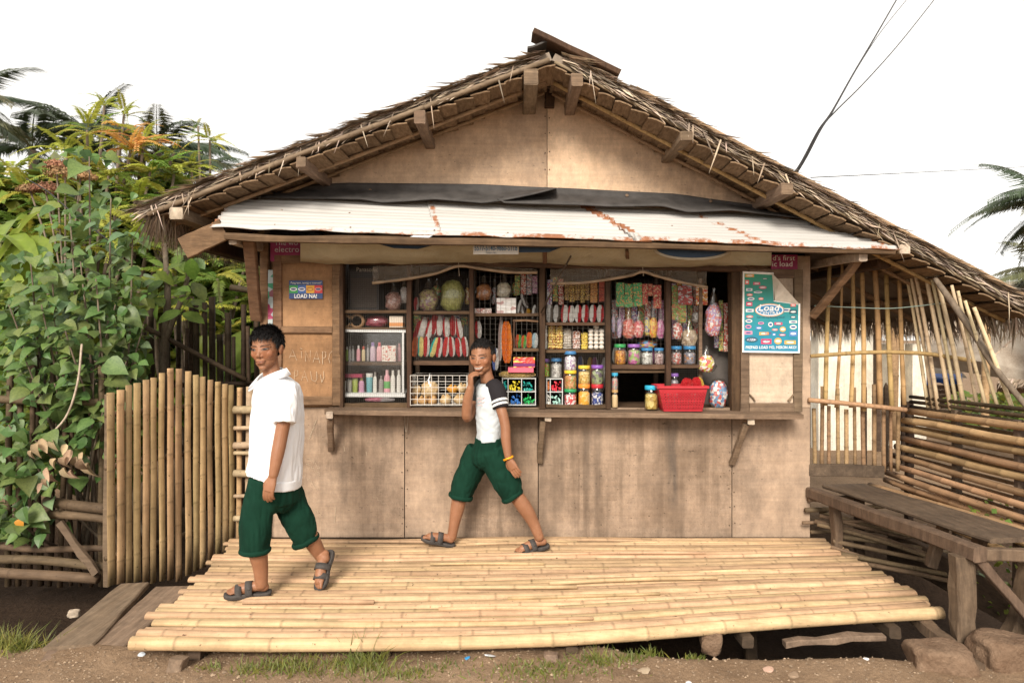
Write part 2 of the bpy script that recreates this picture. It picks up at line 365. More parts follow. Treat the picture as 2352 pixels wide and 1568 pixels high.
M['banana'] = leafmat('banana_leaf', (.20, .28, .04), (.28, .36, .07), transl=.45, rough=.4)
M['under'] = leafmat('undergrowth_leaf', (.075, .13, .022), (.15, .23, .04), transl=.3)
M['grass'] = leafmat('grass_blade', (.095, .13, .032), (.17, .185, .05), transl=.25)
M['flower'] = leafmat('russet_flower', (.36, .17, .09), (.45, .25, .14), transl=.25, rough=.8)
M['bark'] = wood('bark', (.16, .12, .085), (.25, .2, .15), (.07, .05, .035), (14, 14, 5))
M['barkd'] = wood('dark_bark', (.05, .037, .027), (.085, .065, .047), (.025, .018, .013), (14, 14, 4))
k = NT('clear_plastic'); lw = k.n('ShaderNodeLayerWeight'); lw.inputs[0].default_value = .25
mr = k.n('ShaderNodeMapRange'); mr.inputs['To Min'].default_value = .05; mr.inputs['To Max'].default_value = .5; k.l(lw.outputs['Facing'], mr.inputs[0])
gl = k.n('ShaderNodeBsdfGlossy'); gl.inputs['Roughness'].default_value = .12; gl.inputs['Color'].default_value = (.9, .9, .88, 1); tr = k.n('ShaderNodeBsdfTransparent'); tr.inputs[0].default_value = (.95, .95, .94, 1)
mx = k.n('ShaderNodeMixShader'); k.l(mr.outputs[0], mx.inputs[0]); k.l(tr.outputs[0], mx.inputs[1]); k.l(gl.outputs[0], mx.inputs[2]); k.l(mx.outputs[0], k.out.inputs[0])
M['glass'] = k.m
def colmat(rgb, rough=.4, **kw):
    key = ('p', tuple(round(c, 3) for c in rgb), rough)
    if key not in M: M[key] = plain('paint_%d_%d_%d' % tuple(int(c*255) for c in rgb), rgb, rough, **kw)
    return M[key]
def wrapmat(a, b, c, sc=60, rough=.3):
    """printed wrapper: blotches of three colours"""
    key = ('w', a, b, c, sc)
    if key not in M:
        k = NT('printed_wrapper'); n1 = k.n('ShaderNodeTexVoronoi'); n1.inputs['Scale'].default_value = 1.0
        k.l(k.coords((sc*.11, sc*.11, sc*.16)), n1.inputs['Vector'])
        sp = k.n('ShaderNodeSeparateColor'); k.l(n1.outputs['Color'], sp.inputs[0])
        r1 = k.n('ShaderNodeMapRange'); r1.inputs['From Min'].default_value = .45; r1.inputs['From Max'].default_value = .5; k.l(sp.outputs[0], r1.inputs[0])
        r2 = k.n('ShaderNodeMapRange'); r2.inputs['From Min'].default_value = .72; r2.inputs['From Max'].default_value = .77; k.l(sp.outputs[1], r2.inputs[0])
        col = k.mix(r2.outputs[0], k.mix(r1.outputs[0], a, b), c)
        M[key] = k.done(k.mix(1.0, col, k.attr(), 'MULTIPLY'), rough, .5, bump=n1.outputs['Distance'], bstr=.4, bdist=.01)
    return M[key]
k = NT('foil_packet'); g = k.noise((40, 40, 40), detail=3, lo=.3, hi=.7)
M['foil'] = k.done(k.mix(1.0, k.mix(g, (.7, .7, .7), (1, 1, 1)), k.attr(), 'MULTIPLY'), .22, .7, bump=k.noise((7, 7, 5), detail=4, lo=.3, hi=.7), bstr=.6, bdist=.12)
M['wire'] = plain('grey_wire', (.10, .085, .07), .5, .5)
M['whitewire'] = plain('white_wire', (.62, .58, .52), .5, .4)
M['alu'] = plain('aluminium', (.62, .62, .60), .4, .5, metal=.3, var=.06)
M['cable'] = plain('black_cable', (.02, .018, .018), .6, .3)

FONT_CACHE = {}
def lettering(body, x0, x1, y0, y1, Y, mat, parent, name='lettering', shear=0, bold=0):
    """flat letters facing the street, fitted into a box of picture coordinates at depth Y"""
    cu = bpy.data.curves.new('t', 'FONT'); cu.body = body; cu.align_x = 'LEFT'; cu.shear = shear; cu.offset = bold; cu.resolution_u = 2
    o = bpy.data.objects.new('t', cu); COL.objects.link(o)
    dg = bpy.context.evaluated_depsgraph_get(); me = bpy.data.meshes.new_from_object(o.evaluated_get(dg))
    bpy.data.objects.remove(o); bpy.data.curves.remove(cu)
    n = len(me.vertices); co = np.empty(n*3, np.float32); me.vertices.foreach_get('co', co); co = co.reshape(n, 3)
    mn, mxx = co.min(0), co.max(0)
    a, b = P(x0, y1, Y), P(x1, y0, Y)
    out = np.empty((n, 3), np.float32)
    out[:, 0] = a.x + (co[:, 0]-mn[0])/(mxx[0]-mn[0])*(b.x-a.x); out[:, 1] = Y; out[:, 2] = a.z + (co[:, 1]-mn[1])/max(1e-6, mxx[1]-mn[1])*(b.z-a.z)
    me.vertices.foreach_set('co', out.ravel()); me.materials.clear(); me.materials.append(mat); me.name = name; me.update()
    return link(name, me, parent)
# ================================================================== GROUND
def smooth(a, b, x):
    t = min(1, max(0, (x-a)/(b-a))); return t*t*(3-2*t)
def ground_z(x, y):
    z = -.115
    s0 = .14*(1-smooth(.3, .9, x)); ditch = smooth(3.28+s0, 3.62+s0, y) * (1-smooth(5.3, 6.0, y))
    if x < -2.0:                                            # left of the planks the bank falls away sooner
        ditch = max(ditch*.75, smooth(3.55, 3.9, y)*(1-smooth(4.6, 5.3, y))*.8)
    z -= (.55 if x > -2.0 else .42)*ditch
    z -= .05*smooth(5.5, 7, y)
    z += noise.noise(V((x*1.7, y*1.7, 0)))*.025 + noise.noise(V((x*6, y*6, 3)))*.012 + noise.noise(V((x*19, y*19, 5)))*.005
    return z
mb = MB()
def axis(ranges):
    out = []
    for a, b, st in ranges:
        n = max(1, int(round((b-a)/st))); out += [a+(b-a)*i/n for i in range(n)]
    return out + [ranges[-1][1]]
xs = axis([(-160, -40, 40), (-40, -8, 4), (-8, -3.6, .4), (-3.6, 3.6, .03), (3.6, 8, .4), (8, 40, 4), (40, 160, 40)])
ys = axis([(-40, -4, 6), (-4, 2, .5), (2, 2.7, .1), (2.7, 4.4, .025), (4.4, 6, .08), (6, 12, .5), (12, 40, 4), (40, 220, 30)])
nx = len(xs)
gv = [(x, y, ground_z(x, y)) for y in ys for x in xs]
def dry(x, y):  # zero on the muddy ditch and where shade under the deck is painted
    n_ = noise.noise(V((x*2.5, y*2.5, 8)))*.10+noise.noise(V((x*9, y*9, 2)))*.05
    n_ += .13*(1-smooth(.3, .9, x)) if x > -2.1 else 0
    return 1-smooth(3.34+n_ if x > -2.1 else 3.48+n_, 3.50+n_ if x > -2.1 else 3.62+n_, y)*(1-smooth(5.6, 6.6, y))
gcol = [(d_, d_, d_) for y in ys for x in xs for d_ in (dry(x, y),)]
gf = [(j*nx+i, j*nx+i+1, (j+1)*nx+i+1, (j+1)*nx+i) for j in range(len(ys)-1) for i in range(nx-1)]
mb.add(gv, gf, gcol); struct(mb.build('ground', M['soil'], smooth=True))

# ================================================================== STORE HUT
WY = 4.96                                  # depth of the front wall
store = thing('store_hut', 'small plywood village store with thatched gable roof, open counter and tin awning', 'store', (0.1, WY, 0))
XR, ZR = .26, 3.24                          # ridge
SL, SR = .385, .53                          # roof pitches
YF, YB = 4.42, 8.3
def roof(side, d, Y, off=0.0):
    """d: horizontal distance from the ridge, off: along the slope's normal"""
    s = SL if side < 0 else SR
    n = V((side*s, 0, 1)).normalized()
    return V((XR+side*d, Y, ZR-s*d)) + n*off
# -- lower wall sheets (plywood), each a part with a sheet edge
def sheet(name, pts, Y, th, mat, parent):
    """flat panel facing the street; pts in picture coordinates"""
    mb = MB(); n = len(pts); a = [P(x, y, Y) for x, y in pts]; b = [p + V((0, th, 0)) for p in a]
    mb.add(a+b, [tuple(range(n))[::-1], tuple(range(n, 2*n))] + [(i, (i+1) % n, n+(i+1) % n, n+i) for i in range(n)])
    return mb.build(name, mat, parent)
seams = [603, 929, 1236, 1681, 1861]
for i in range(4):
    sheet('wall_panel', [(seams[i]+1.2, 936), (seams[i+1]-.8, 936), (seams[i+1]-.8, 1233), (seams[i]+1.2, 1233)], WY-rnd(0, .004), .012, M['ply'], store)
# nail heads
nail = MB().lathe([(.0045, 0), (.004, .002), (.0, .0025)], 8).mesh('nail', M['dark'])
for x in (925, 934, 1676, 1686):
    for y in (1000, 1040, 1085, 1125, 1165, 1205): link('nail', nail, store, P(x+rnd(-2, 2), y+rnd(-6, 6), WY-.0045), (R(90), 0, 0))
for x in range(1285, 1680, 52): link('nail', nail, store, P(x+rnd(-9, 9), 1091+rnd(-3, 3), WY-.0045), (R(90), 0, 0))
# right end strip and header strips around the opening
sheet('wall_panel', [(1829, 588), (1861, 588), (1861, 935), (1829, 935)], WY-.002, .012, M['ply'], store)
sheet('wall_panel', [(1706, 588), (1828, 588), (1828, 935), (1706, 935)], WY+.004, .012, M['shut'], store)
sheet('wall_panel', [(603, 550), (780, 550), (780, 935), (603, 935)], WY+.004, .012, M['shut'], store)
# chalk scribbles on the lower left sheet and the shutter
chalkm = plain('chalk', (.46, .36, .26), .95, .1, var=.35, sc=200)
def stroke(pts, Y, w, mat, parent, name='chalk_mark'):
    mb = MB(); q = [P(x, y, Y) for x, y in pts]; vs = []
    for i, p in enumerate(q):
        t = (q[min(i+1, len(q)-1)] - q[max(i-1, 0)]); t.y = 0; t.normalize(); nrm = V((-t.z, 0, t.x))
        ww = w*rnd(.6, 1.2); vs += [p+nrm*ww, p-nrm*ww]
    mb.add(vs, [(2*i, 2*i+1, 2*i+3, 2*i+2) for i in range(len(q)-1)]); return mb.build(name, mat, parent)
def zig(a, b, n, amp, Y, par, w=.0016):
    pts = []
    for i in range(n+1):
        t = i/n; s = amp if i % 2 else -amp
        pts.append((lerp(a[0], b[0], t)+s*rnd(.5, 1.2), lerp(a[1], b[1], t)-s*rnd(.5, 1.2)))
    stroke(pts, Y, w, chalkm, par)
for a, b in [((709, 1050), (734, 1076)), ((706, 1064), (735, 1090)), ((708, 1099), (731, 1123)), ((703, 1158), (730, 1176)), ((711, 1006), (727, 962))]:
    zig(a, b, 16, 2.2, WY-.006, store)
zig((852, 1133), (882, 1158), 7, 2.0, WY-.006, store, .0013)
for a, b in [((790, 1024), (792, 1036)), ((841, 1036), (842, 1046)), ((772, 1162), (768, 1200))]:
    stroke([a, ((a[0]+b[0])/2, (a[1]+b[1])/2), b], WY-.006, .002, chalkm, store)
# -- gable sheets
def wallroof_y(px, Y=WY):
    X = (px-CX)/F*Y; s = -1 if X < XR else 1
    return HY-(roof(s, abs(X-XR), Y, -.005).z-CAM_H)*F/Y
def gable(px0, px1, ybot0, ybot1, jog):
    top = [(x, wallroof_y(x)) for x in np.linspace(px1, px0, 8)]
    if px0 < 1258 < px1: pass
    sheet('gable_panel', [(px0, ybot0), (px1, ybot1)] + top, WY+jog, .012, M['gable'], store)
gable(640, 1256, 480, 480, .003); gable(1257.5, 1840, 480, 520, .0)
for y in range(225, 440, 42):
    for x in (1252, 1262): link('nail', nail, store, P(x, y+rnd(-5, 5), WY-.003), (R(90), 0, 0))
# king post stub under the ridge
MB().beam(P(1262, 192, WY-.03), P(1262, 247, WY-.03), .07, .05, (0, -1, 0)).build('king_post', M['post'], store)
# -- posts and frame of the opening
def vpost(px, w, y0, y1, Y=WY-.03, dep=.06, mat='post', name='post', jit=.003):
    MB().beam(P(px, y1, Y), P(px, y0, Y), dep, w, (1, 0, 0), n=8, jit=jit).build(name, M[mat], store)
vpost(610, .062, 540, 1240, WY-.025, .07, 'frame', 'corner_post')
vpost(786, .03, 596, 938, WY-.02, .07); vpost(941, .034, 604, 934); vpost(1083, .034, 608, 934); vpost(1246, .042, 575, 938, WY-.04)
vpost(1396, .036, 612, 938); vpost(1534, .036, 614, 938); vpost(1608, .026, 640, 936, WY+.10, .03, 'grey')
vpost(1687, .064, 612, 944, WY-.01, .10)
MB().beam(P(780, 597, WY-.05), P(1712, 617, WY-.05), .06, .05, n=14, jit=.004).build('header_beam', M['framex'], store)
MB().beam(P(788, 930, WY+.0), P(938, 930, WY+.0), .05, .034, n=6).build('sill', M['framex'], store)
MB().beam(P(1254, 932, WY-.03), P(1392, 934, WY-.03), .03, .028, n=6).build('sill', M['framex'], store)
# -- side and back walls, floor and inside
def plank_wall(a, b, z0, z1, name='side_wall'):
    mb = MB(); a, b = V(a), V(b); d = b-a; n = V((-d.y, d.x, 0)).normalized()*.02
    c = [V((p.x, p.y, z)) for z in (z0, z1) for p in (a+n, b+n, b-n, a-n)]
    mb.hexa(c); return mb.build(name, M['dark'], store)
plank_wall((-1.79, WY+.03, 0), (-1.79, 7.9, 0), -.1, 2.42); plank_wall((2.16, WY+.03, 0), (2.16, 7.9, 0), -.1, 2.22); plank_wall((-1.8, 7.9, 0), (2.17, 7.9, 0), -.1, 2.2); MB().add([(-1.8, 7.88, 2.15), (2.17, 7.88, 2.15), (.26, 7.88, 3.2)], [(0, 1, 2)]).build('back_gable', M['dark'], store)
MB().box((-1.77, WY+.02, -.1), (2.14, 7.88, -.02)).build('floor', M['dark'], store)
# -- counter plank with brackets
cz0, cz1 = .932, .902
mb = MB(); cp = []
def ctr(x, t): return lerp(cz0, cz1, t)
n = 26
for i in range(n+1):
    t = i/n; px = lerp(745, 1846, t); yf = 4.735+.012*noise.noise(V((t*5, 2, 1))) + (.05*smooth(.0, .12, .12-t) if t < .12 else 0)
    zf = ctr(px, t); X = (px-CX)/F*yf
    cp += [(X, yf, zf-.034), (X, yf, zf), (X, WY-.006, zf+.002), (X, WY-.006, zf-.034)]
mb.add(cp, [(i*4+j, i*4+(j+1) % 4, (i+1)*4+(j+1) % 4, (i+1)*4+j) for i in range(n) for j in range(4)] + [(0, 1, 2, 3), (n*4+3, n*4+2, n*4+1, n*4)])
counter = mb.build('counter_plank', M['grey'], store)
MB().box((-1.23, WY+.012, .895), (1.62, 5.42, .925)).build('counter_shelf', M['framex'], store)
for x0, y0, x1, y1, Xs in ((758, 957, 762, 1034, 748), (1246, 962, 1239, 1060, 1250), (1713, 969, 1681, 1064, 1716)):
    MB().beam(P(Xs+8, y0-3, 4.755), P(Xs+8, y0-8, 4.95), .045, .05, n=3).build('bracket_arm', M['pale_end'], store)
    MB().beam(P(x0, y0+4, 4.80), P(x1, y1, 4.935), .042, .04, (1, 0, 0), n=5).build('bracket_strut', M['grey'], store)
# rope loop under the counter
MB().tube(cr([P(929, 952, 4.9), P(931, 985, 4.92), P(934, 990, 4.92), P(936, 970, 4.92), P(938, 952, 4.9)], 5), .003, 5).build('rope_loop', M['pale_end'], store, True)
# -- shutters
def shutter(x0, x1, y0, y1, ym, Y, mats, pm):
    e = bpy.data.objects.new('shutter', None); COL.objects.link(e); e.location = P((x0+x1)/2, y1, Y); setpar(e, store)
    w = 20
    b = lambda a, c, ww, up: MB().beam(a, c, .034, ww, up, n=6, jit=.002).build('frame_rail', M[mats], e)
    b(P(x0+8, y1, Y), P(x0+8, y0, Y), w/F*Y, (1, 0, 0)); b(P(x1-9, y1, Y), P(x1-9, y0, Y), w/F*Y, (1, 0, 0))
    for y in (y0+9, y1-10): b(P(x0+18, y, Y-.001), P(x1-19, y, Y-.001), w/F*Y, (0, 0, 1))
    if ym: b(P(x0+18, ym, Y-.001), P(x1-19, ym, Y-.001), .8*w/F*Y, (0, 0, 1))
    segs = [(y0+16, ym-6), (ym+6, y1-17)] if ym else [(y0+16, y1-17)]
    for (a, c), m in zip(segs, pm): sheet('panel', [(x0+16, a), (x1-17, a), (x1-17, c), (x0+16, c)], Y+.004, .008, M[m], e)
    return e
shL = shutter(630, 783, 586, 930, 757, WY-.04, 'frame', ['shut', 'shut'])
shR = shutter(1702, 1841, 619, 945, None, WY-.05, 'grey', ['shutpale'])
# glued corner braces on the right shutter
for xa, ya, xb, yb in ((1722, 905, 1734, 921), (1811, 921, 1823, 905)):
    MB().beam(P(xa, ya, WY-.06), P(xb, yb, WY-.06), .01, .012, (0, -1, 0), n=2).build('corner_brace', M['grey'], shR)
# chalk words on the left shutter
CH = WY-.046
def chalkword(strs):
    for st in strs: stroke(st, CH, .0016, chalkm, shL)
chalkword([[(664, 822), (672, 803), (682, 828)], [(667, 818), (679, 818)], [(692, 806), (693, 822)], [(690, 800), (694, 801)],
           [(702, 830), (701, 806), (712, 831), (713, 804)], [(719, 832), (727, 806), (735, 834)], [(722, 823), (732, 824)],
           [(741, 836), (741, 807), (748, 808), (748, 820), (741, 823)], [(763, 806), (757, 812), (755, 824), (758, 834)]])
chalkword([[(676, 872), (677, 850), (684, 851), (684, 861), (677, 864)], [(692, 874), (699, 851), (707, 876)], [(694, 866), (704, 866)],
           [(713, 852), (716, 872), (724, 876), (728, 870), (727, 853)], [(739, 878), (744, 866), (743, 852)], [(739, 878), (736, 860)]])
# -- roof: thatch body, shingles, battens, purlins
roofp = bpy.data.objects.new('roof', None); COL.objects.link(roofp); roofp.location = (XR, YF, ZR); setpar(roofp, store)
TH = .058
DL, DR = 2.63, 3.16
for side, dm in ((-1, DL), (1, DR)):
    mb = MB(); nd, ny = 40, 26; ysx = [YF + .02 + (YB-YF)*(j/ny)**1.4 for j in range(ny+1)]
    for top in (0, 1):
        vs = []
        for j, Y in enumerate(ysx):
            for i in range(nd+1):
                d = dm*i/nd
                o = (TH*.9 + .018*noise.noise(V((d*5, Y*5, side)))) if top else -.002
                sag = -.02*math.sin(i/nd*math.pi)*0
                yy = Y + (noise.noise(V((d*9, 3, side*2)))*.03 if j == 0 else 0)
                vs.append(roof(side, d, yy, o+sag))
        fs = [(j*(nd+1)+i, j*(nd+1)+i+1, (j+1)*(nd+1)+i+1, (j+1)*(nd+1)+i) for j in range(ny) for i in range(nd)]
        mb.add(vs, fs, (.75, .72, .7))
    k2 = (nd+1)*(ny+1)
    mb.add([], [])
    rim = [(i, i+1, k2+i+1, k2+i) for i in range(nd)] + [(j*(nd+1)+nd, (j+1)*(nd+1)+nd, k2+(j+1)*(nd+1)+nd, k2+j*(nd+1)+nd) for j in range(ny)]
    mb.f += rim; mb.m += [0]*len(rim)
    mb.build('thatch_slope', M['thatch'], roofp)
# straws: loose blades on the thatch and along its edges
def blades(n, fn, name, parent, seed, wid=(.005, .016)):
    random.seed(seed); mb = MB()
    for _ in range(n):
        p, d, ln, nrm = fn(); d = d.normalized(); s = d.cross(nrm).normalized()*rnd(*wid)
        g = rnd(.5, 1.9); c = (g, g*rnd(.92, 1.0), g*rnd(.84, 1.0)); bend = nrm*rnd(-.3, .25)*ln
        m = p + d*ln*.5; e = p + d*ln + bend*.5
        mb.add([p-s, p+s, m+s*.9+bend*.15, m-s*.9+bend*.15, e], [(0, 1, 2, 3), (3, 2, 4)], c)
    o = mb.build(name, M['thatch'], parent); o['kind'] = 'stuff'; return o
def straw_top(side, dm):
    def fn():
        Y = YF - .02 + abs(random.gauss(0, .22)) if random.random() < .75 else rnd(YF, YB)
        d = rnd(.02, dm); row = math.floor(d/.16)*.16; lift = TH*.85+.008+.03*((d-row)/.16)*random.random()
        dirn = V((side, rnd(-.9, .3), -(SL if side < 0 else SR) + rnd(-.06, .13)))
        return roof(side, d, Y, lift), dirn, rnd(.07, .20), V((side*.3, rnd(-.5, .2), 1)).normalized()
    return fn
blades(4200, straw_top(-1, DL), 'loose_straw', roofp, 11); blades(3600, straw_top(1, DR), 'loose_straw', roofp, 12)
def straw_edge(side, dm):                       # blade ends poking out of the gable edge
    def fn():
        d = rnd(.05, dm); dirn = V((side*rnd(.5, 1), -rnd(.05, .35), -(SL if side < 0 else SR)*rnd(.6, 1.3) + rnd(-.15, .1)))
        return roof(side, d, YF+rnd(.0, .04), rnd(.01, TH+.01)), dirn, rnd(.05, .13), V((0, -.6, .8))
    return fn
blades(1800, straw_edge(-1, DL), 'edge_straw', roofp, 13); blades(1700, straw_edge(1, DR), 'edge_straw', roofp, 14)
def straw_strand(side, dm):                     # a few long strands hanging over the edge
    def fn():
        d = rnd(.2, dm); return roof(side, d, YF-.02, TH*.7), V((side*rnd(-.4, .5), -.12, -1)), rnd(.06, .24), V((0, -1, .1))
    return fn
blades(24, straw_strand(-1, DL), 'hanging_strand', roofp, 15, (.002, .006)); blades(15, straw_strand(1, DR), 'hanging_strand', roofp, 16, (.002, .006))
def fringe(side, dm, ymax):
    def fn():
        Y = YF + (ymax-YF)*random.random()
        a = rnd(-.35, .35)
        return roof(side, dm-rnd(0, .10), Y, rnd(-.02, TH)), V((side*rnd(-.15, .40), a-.1, -1)), rnd(.10, .27), V((side, 0, .5)).normalized()
    return fn
blades(2400, fringe(-1, DL, 7.6), 'eave_fringe', roofp, 17, (.004, .010)); blades(1000, fringe(1, DR, YB), 'eave_fringe', roofp, 18, (.004, .010))
# nipa shingles seen from below in the overhang
random.seed(21)
def shingle_mesh(w, l, k):
    mb = MB(); vs = []; n = 4
    for j in range(3):
        for i in range(n+1):
            vs.append((lerp(-w/2, w/2, i/n), lerp(0, l, j/2), .006*math.sin(i/n*math.pi)+rnd(-.003, .003)))
    top = [(x, y, z+.009) for x, y, z in vs]; f = [(j*(n+1)+i, (j+1)*(n+1)+i, (j+1)*(n+1)+i+1, j*(n+1)+i+1) for j in range(2) for i in range(n)]
    m = len(vs); f2 = [(a+m, d+m, c+m, b+m) for a, b, c, d in f]
    rim = [(i, i+1, m+i+1, m+i) for i in range(n)]
    mb.add(vs+top, f+f2+rim); return mb.mesh('shingle', M['shingle'])
shm = [shingle_mesh(.118, .30, q) for q in range(4)]
for side, dm in ((-1, DL), (1, DR)):
    s = SL if side < 0 else SR; ang = math.atan(s)
    for row, Y in enumerate((YF+.005, YF+.225, YF+.445)):
        nn = int(dm/.107)
        for i in range(nn):
            if row == 2 and i % 1: continue
            d = (i+.5+.3*(row % 2))*.107
            if d > dm-.04: continue
            p = roof(side, d, Y+rnd(-.01, .01), -.012-.016*(2-row))
            tilt = rnd(.10, .17)
            link('shingle', random.choice(shm), roofp, p, (rnd(-.06, .02), side*(ang-tilt), rnd(-.05, .05)), (rnd(.95, 1.1), 1, 1))
def bam(pts, r, mat, parent, name='bamboo', seg=8, node=.28, smooth_=True, waver=.004, tint=1.0, taper=0.0, nmark=.72, flat=1.0, ref=None):
    """bamboo culm through pts with raised darker nodes"""
    q = cr(pts, 5) if len(pts) > 2 else [V(pts[0]), V(pts[1])]
    L = sum((q[i+1]-q[i]).length for i in range(len(q)-1)); acc = [0]
    for i in range(len(q)-1): acc.append(acc[-1]+(q[i+1]-q[i]).length)
    def at(s_):
        for i in range(len(q)-1):
            if s_ <= acc[i+1] or i == len(q)-2:
                t = (s_-acc[i])/max(1e-6, acc[i+1]-acc[i]); return q[i].lerp(q[i+1], t)
    st = [0.0]; s_ = rnd(.3, .9)*node; marks = []
    while s_ < L-.02:
        marks.append(s_); s_ += node*rnd(.8, 1.2)
    ss = sorted(set([0, L] + [m+o for m in marks for o in (-.012, 0, .012)] + [L*i/6 for i in range(1, 6)]))
    ss = [x for x in ss if 0 <= x <= L]; o = rnd(0, 99); pts2 = []; rr = []; cc = []
    for x in ss:
        w = V((noise.noise(V((x*1.5, o, 0))), noise.noise(V((x*1.5, o, 5))), noise.noise(V((x*1.5, o, 9)))))*waver
        isn = min([abs(x-m) for m in marks] + [9]); rk = r*(1-taper*x/L)
        pts2.append(at(x)+w); rr.append(rk*(1.09 if isn < .002 else (.985 if isn < .02 else 1.0)))
        g = tint*(nmark if isn < .002 else 1.0); cc.append((g, g*.97, g*.92))
    mb = MB().tube(pts2, [(a_, a_*flat) for a_ in rr], seg, True, cols=cc, ref=ref); return mb.build(name, M[mat], parent, smooth_)
random.seed(5)
for side, dm in ((-1, DL), (1, DR)):
    bam([roof(side, .02, YF-.012+(.03 if side > 0 else 0), -.004), roof(side, dm*.5, YF-.012+(.03 if side > 0 else 0), .004), roof(side, dm-.02, YF-.012+(.03 if side > 0 else 0), -.004)], .017 if side < 0 else .011, 'edgebam', roofp, 'edge_batten', node=.3)
    bam([roof(side, .05, YF+.22, -.055), roof(side, dm*.5, YF+.235, -.058), roof(side, dm-.05, YF+.22, -.05)], .014, 'rafbam' if side < 0 else 'polebam', roofp, 'batten', node=.25)
    bam([roof(side, .05, YF+.44, -.05), roof(side, dm-.05, YF+.44, -.05)], .013, 'rafbam', roofp, 'batten', node=.25)
    for Y in (5.6, 6.4, 7.2, 8.0):
        bam([roof(side, .05, Y, -.05), roof(side, dm-.05, Y, -.05)], .022, 'rafbam', roofp, 'rafter', node=.4)
    for d in np.arange(.3, dm, .42):                     # battens inside, seen through the grille
        bam([roof(side, d, WY+.1, -.02), roof(side, d, YB-.05, -.02)], .014, 'rafbam', roofp, 'batten', node=.4)
# purlin ends: (front px, front py, wall px, wall py) 
for i, (fx, fy, w, h, yf) in enumerate(((1220, 176, .105, .115, 4.385), (963, 270, .078, .095, 4.385), (692, 372, .07, .075, 4.385), (405, 490, .10, .09, 4.385),
                                       (1326, 184, .085, .095, 4.385), (1578, 312, .085, .065, 4.385), (1808, 434, .085, .085, 4.385), (2078, 572, .08, .07, 4.42))):
    a = P(fx, fy, yf); b = V((a.x + (.05 if i == 2 else 0), 6.2, a.z-.01))
    w *= .88; h *= .88
    MB().beam(a, b, w, h, n=5, jit=.004, bev=.08).build('purlin', M['purlin'], store)
    MB().beam(a-V((0, .004, 0)), a+V((0, .012, 0)), w*.96, h*.96, n=1, jit=.001, bev=.1).build('purlin_end', M['pale_end' if i in (3, 7) else 'grey'], store)
# ridge plank along the right slope and rubber ridge cap
rp0 = P(1224, 80, YF+.03); rp1 = V((XR+3.3, YF+.05, ZR-SR*3.3+.13)); dd = (V((XR+.35, YF+.04, ZR-SR*.35+.125))-rp0)
MB().beam(rp0, rp0+dd.normalized()*.62, .15, .036, (0, 0, 1), n=5, jit=.003).build('ridge_plank', M['post'], roofp)
bam([roof(1, .5, YF+.07, .105), roof(1, 1.6, YF+.07, .10), roof(1, DR+.05, YF+.05, .09)], .022, 'rafbam', roofp, 'edge_pole', node=.6)
mb = MB(); vs = []
for i in range(9):
    t = i/8; X = XR + lerp(-.16, .12, t); z = ZR+TH+.055-abs(X-XR)*.34+rnd(-.008, .008)
    vs += [(X, YF-.01, z), (X, YF+1.0, z), (X, YF-.01, z+.012), (X, YF+1.0, z+.012)]
mb.add(vs, [q for i in range(8) for q in ((i*4, i*4+1, i*4+5, i*4+4), (i*4+2, i*4+6, i*4+7, i*4+3), (i*4, i*4+4, i*4+6, i*4+2))]); mb.build('ridge_cap', M['rubber'], roofp)
# -- awning of corrugated sheets, corrugation running along the wall
awn = bpy.data.objects.new('awning', None); COL.objects.link(awn); awn.location = P(1270, 560, 4.36); setpar(awn, store)
YA = 4.36
def awn_pt(u, v, off=0):
    """u along the awning 0..1, v from the wall (0) to the lip (1)"""
    tl, tr = P(556, 437, WY-.02), P(1850, 500, WY-.02); bl, br = P(482, 521, YA), P(2064, 574, YA)
    p = tl.lerp(tr, u).lerp(bl.lerp(br, u), v)
    n = V((0, -.5, .86)); return p + n*off
def rustmask(u, v, seams_):
    r = .0
    for s_, w, k in seams_:
        du = abs(u-(s_+.018*(v-.5)*(1 if s_ > .5 else 0)))
        r = max(r, k*(1-smooth(0, w, du)))
    r = max(r, smooth(.86, 1.0, v)*(.5+.5*smooth(.1, .5, u))*.9)
    r = max(r, (1-smooth(0, .02, u))*smooth(.2, .9, v)); r = max(r, smooth(.985, 1, u)*.8)
    return min(1, r)
random.seed(31)
edges = [0, .333, .62, 1.0]
for q in range(3):
    mb = MB(); nu, nv = 130, 88; vs = []; cs = []
    for i in range(nu+1):
        u = lerp(edges[q]-(.006 if q else 0), edges[q+1]+.004, i/nu)
        for j in range(nv+1):
            v = j/nv
            ua = u + ((v-.5)*.035 if (q == 1 and i == nu) or (q == 2 and i == 0) else 0)
            c = .0095*math.sin(v*11*2*math.pi)
            lip = .012*noise.noise(V((u*22, q, 0)))*smooth(.9, 1, v)+.01*noise.noise(V((u*5, v*3, q)))
            p = awn_pt(ua, v + (.012*noise.noise(V((u*30, 4, q))) if j == nv else 0), c+lip+.004*q)
            vs.append(p); m = rustmask(u, v, ((.334, .011, .85), (.622, .02, 1.0), (.80, .022, .9))); cs.append((m, m, m))
    k2 = nv+1
    fs = [(i*k2+j, i*k2+j+1, (i+1)*k2+j+1, (i+1)*k2+j) for i in range(nu) for j in range(nv)]
    mb.add(vs, fs, cs); o = mb.build('zinc_sheet', M['zinc'], awn, True)
    md = o.modifiers.new('thick', 'SOLIDIFY'); md.thickness = .003; md.offset = -1
nm = MB().lathe([(.007, 0), (.006, .003), (0, .006)], 8).mesh('roofing_nail', M['grey'])
for u in (.1, .2, .335, .43, .53, .625, .71, .8, .9):
    for v in (.55, .93): link('roofing_nail', nm, awn, awn_pt(u+rnd(-.01, .01), v, .009), (R(30), 0, 0))
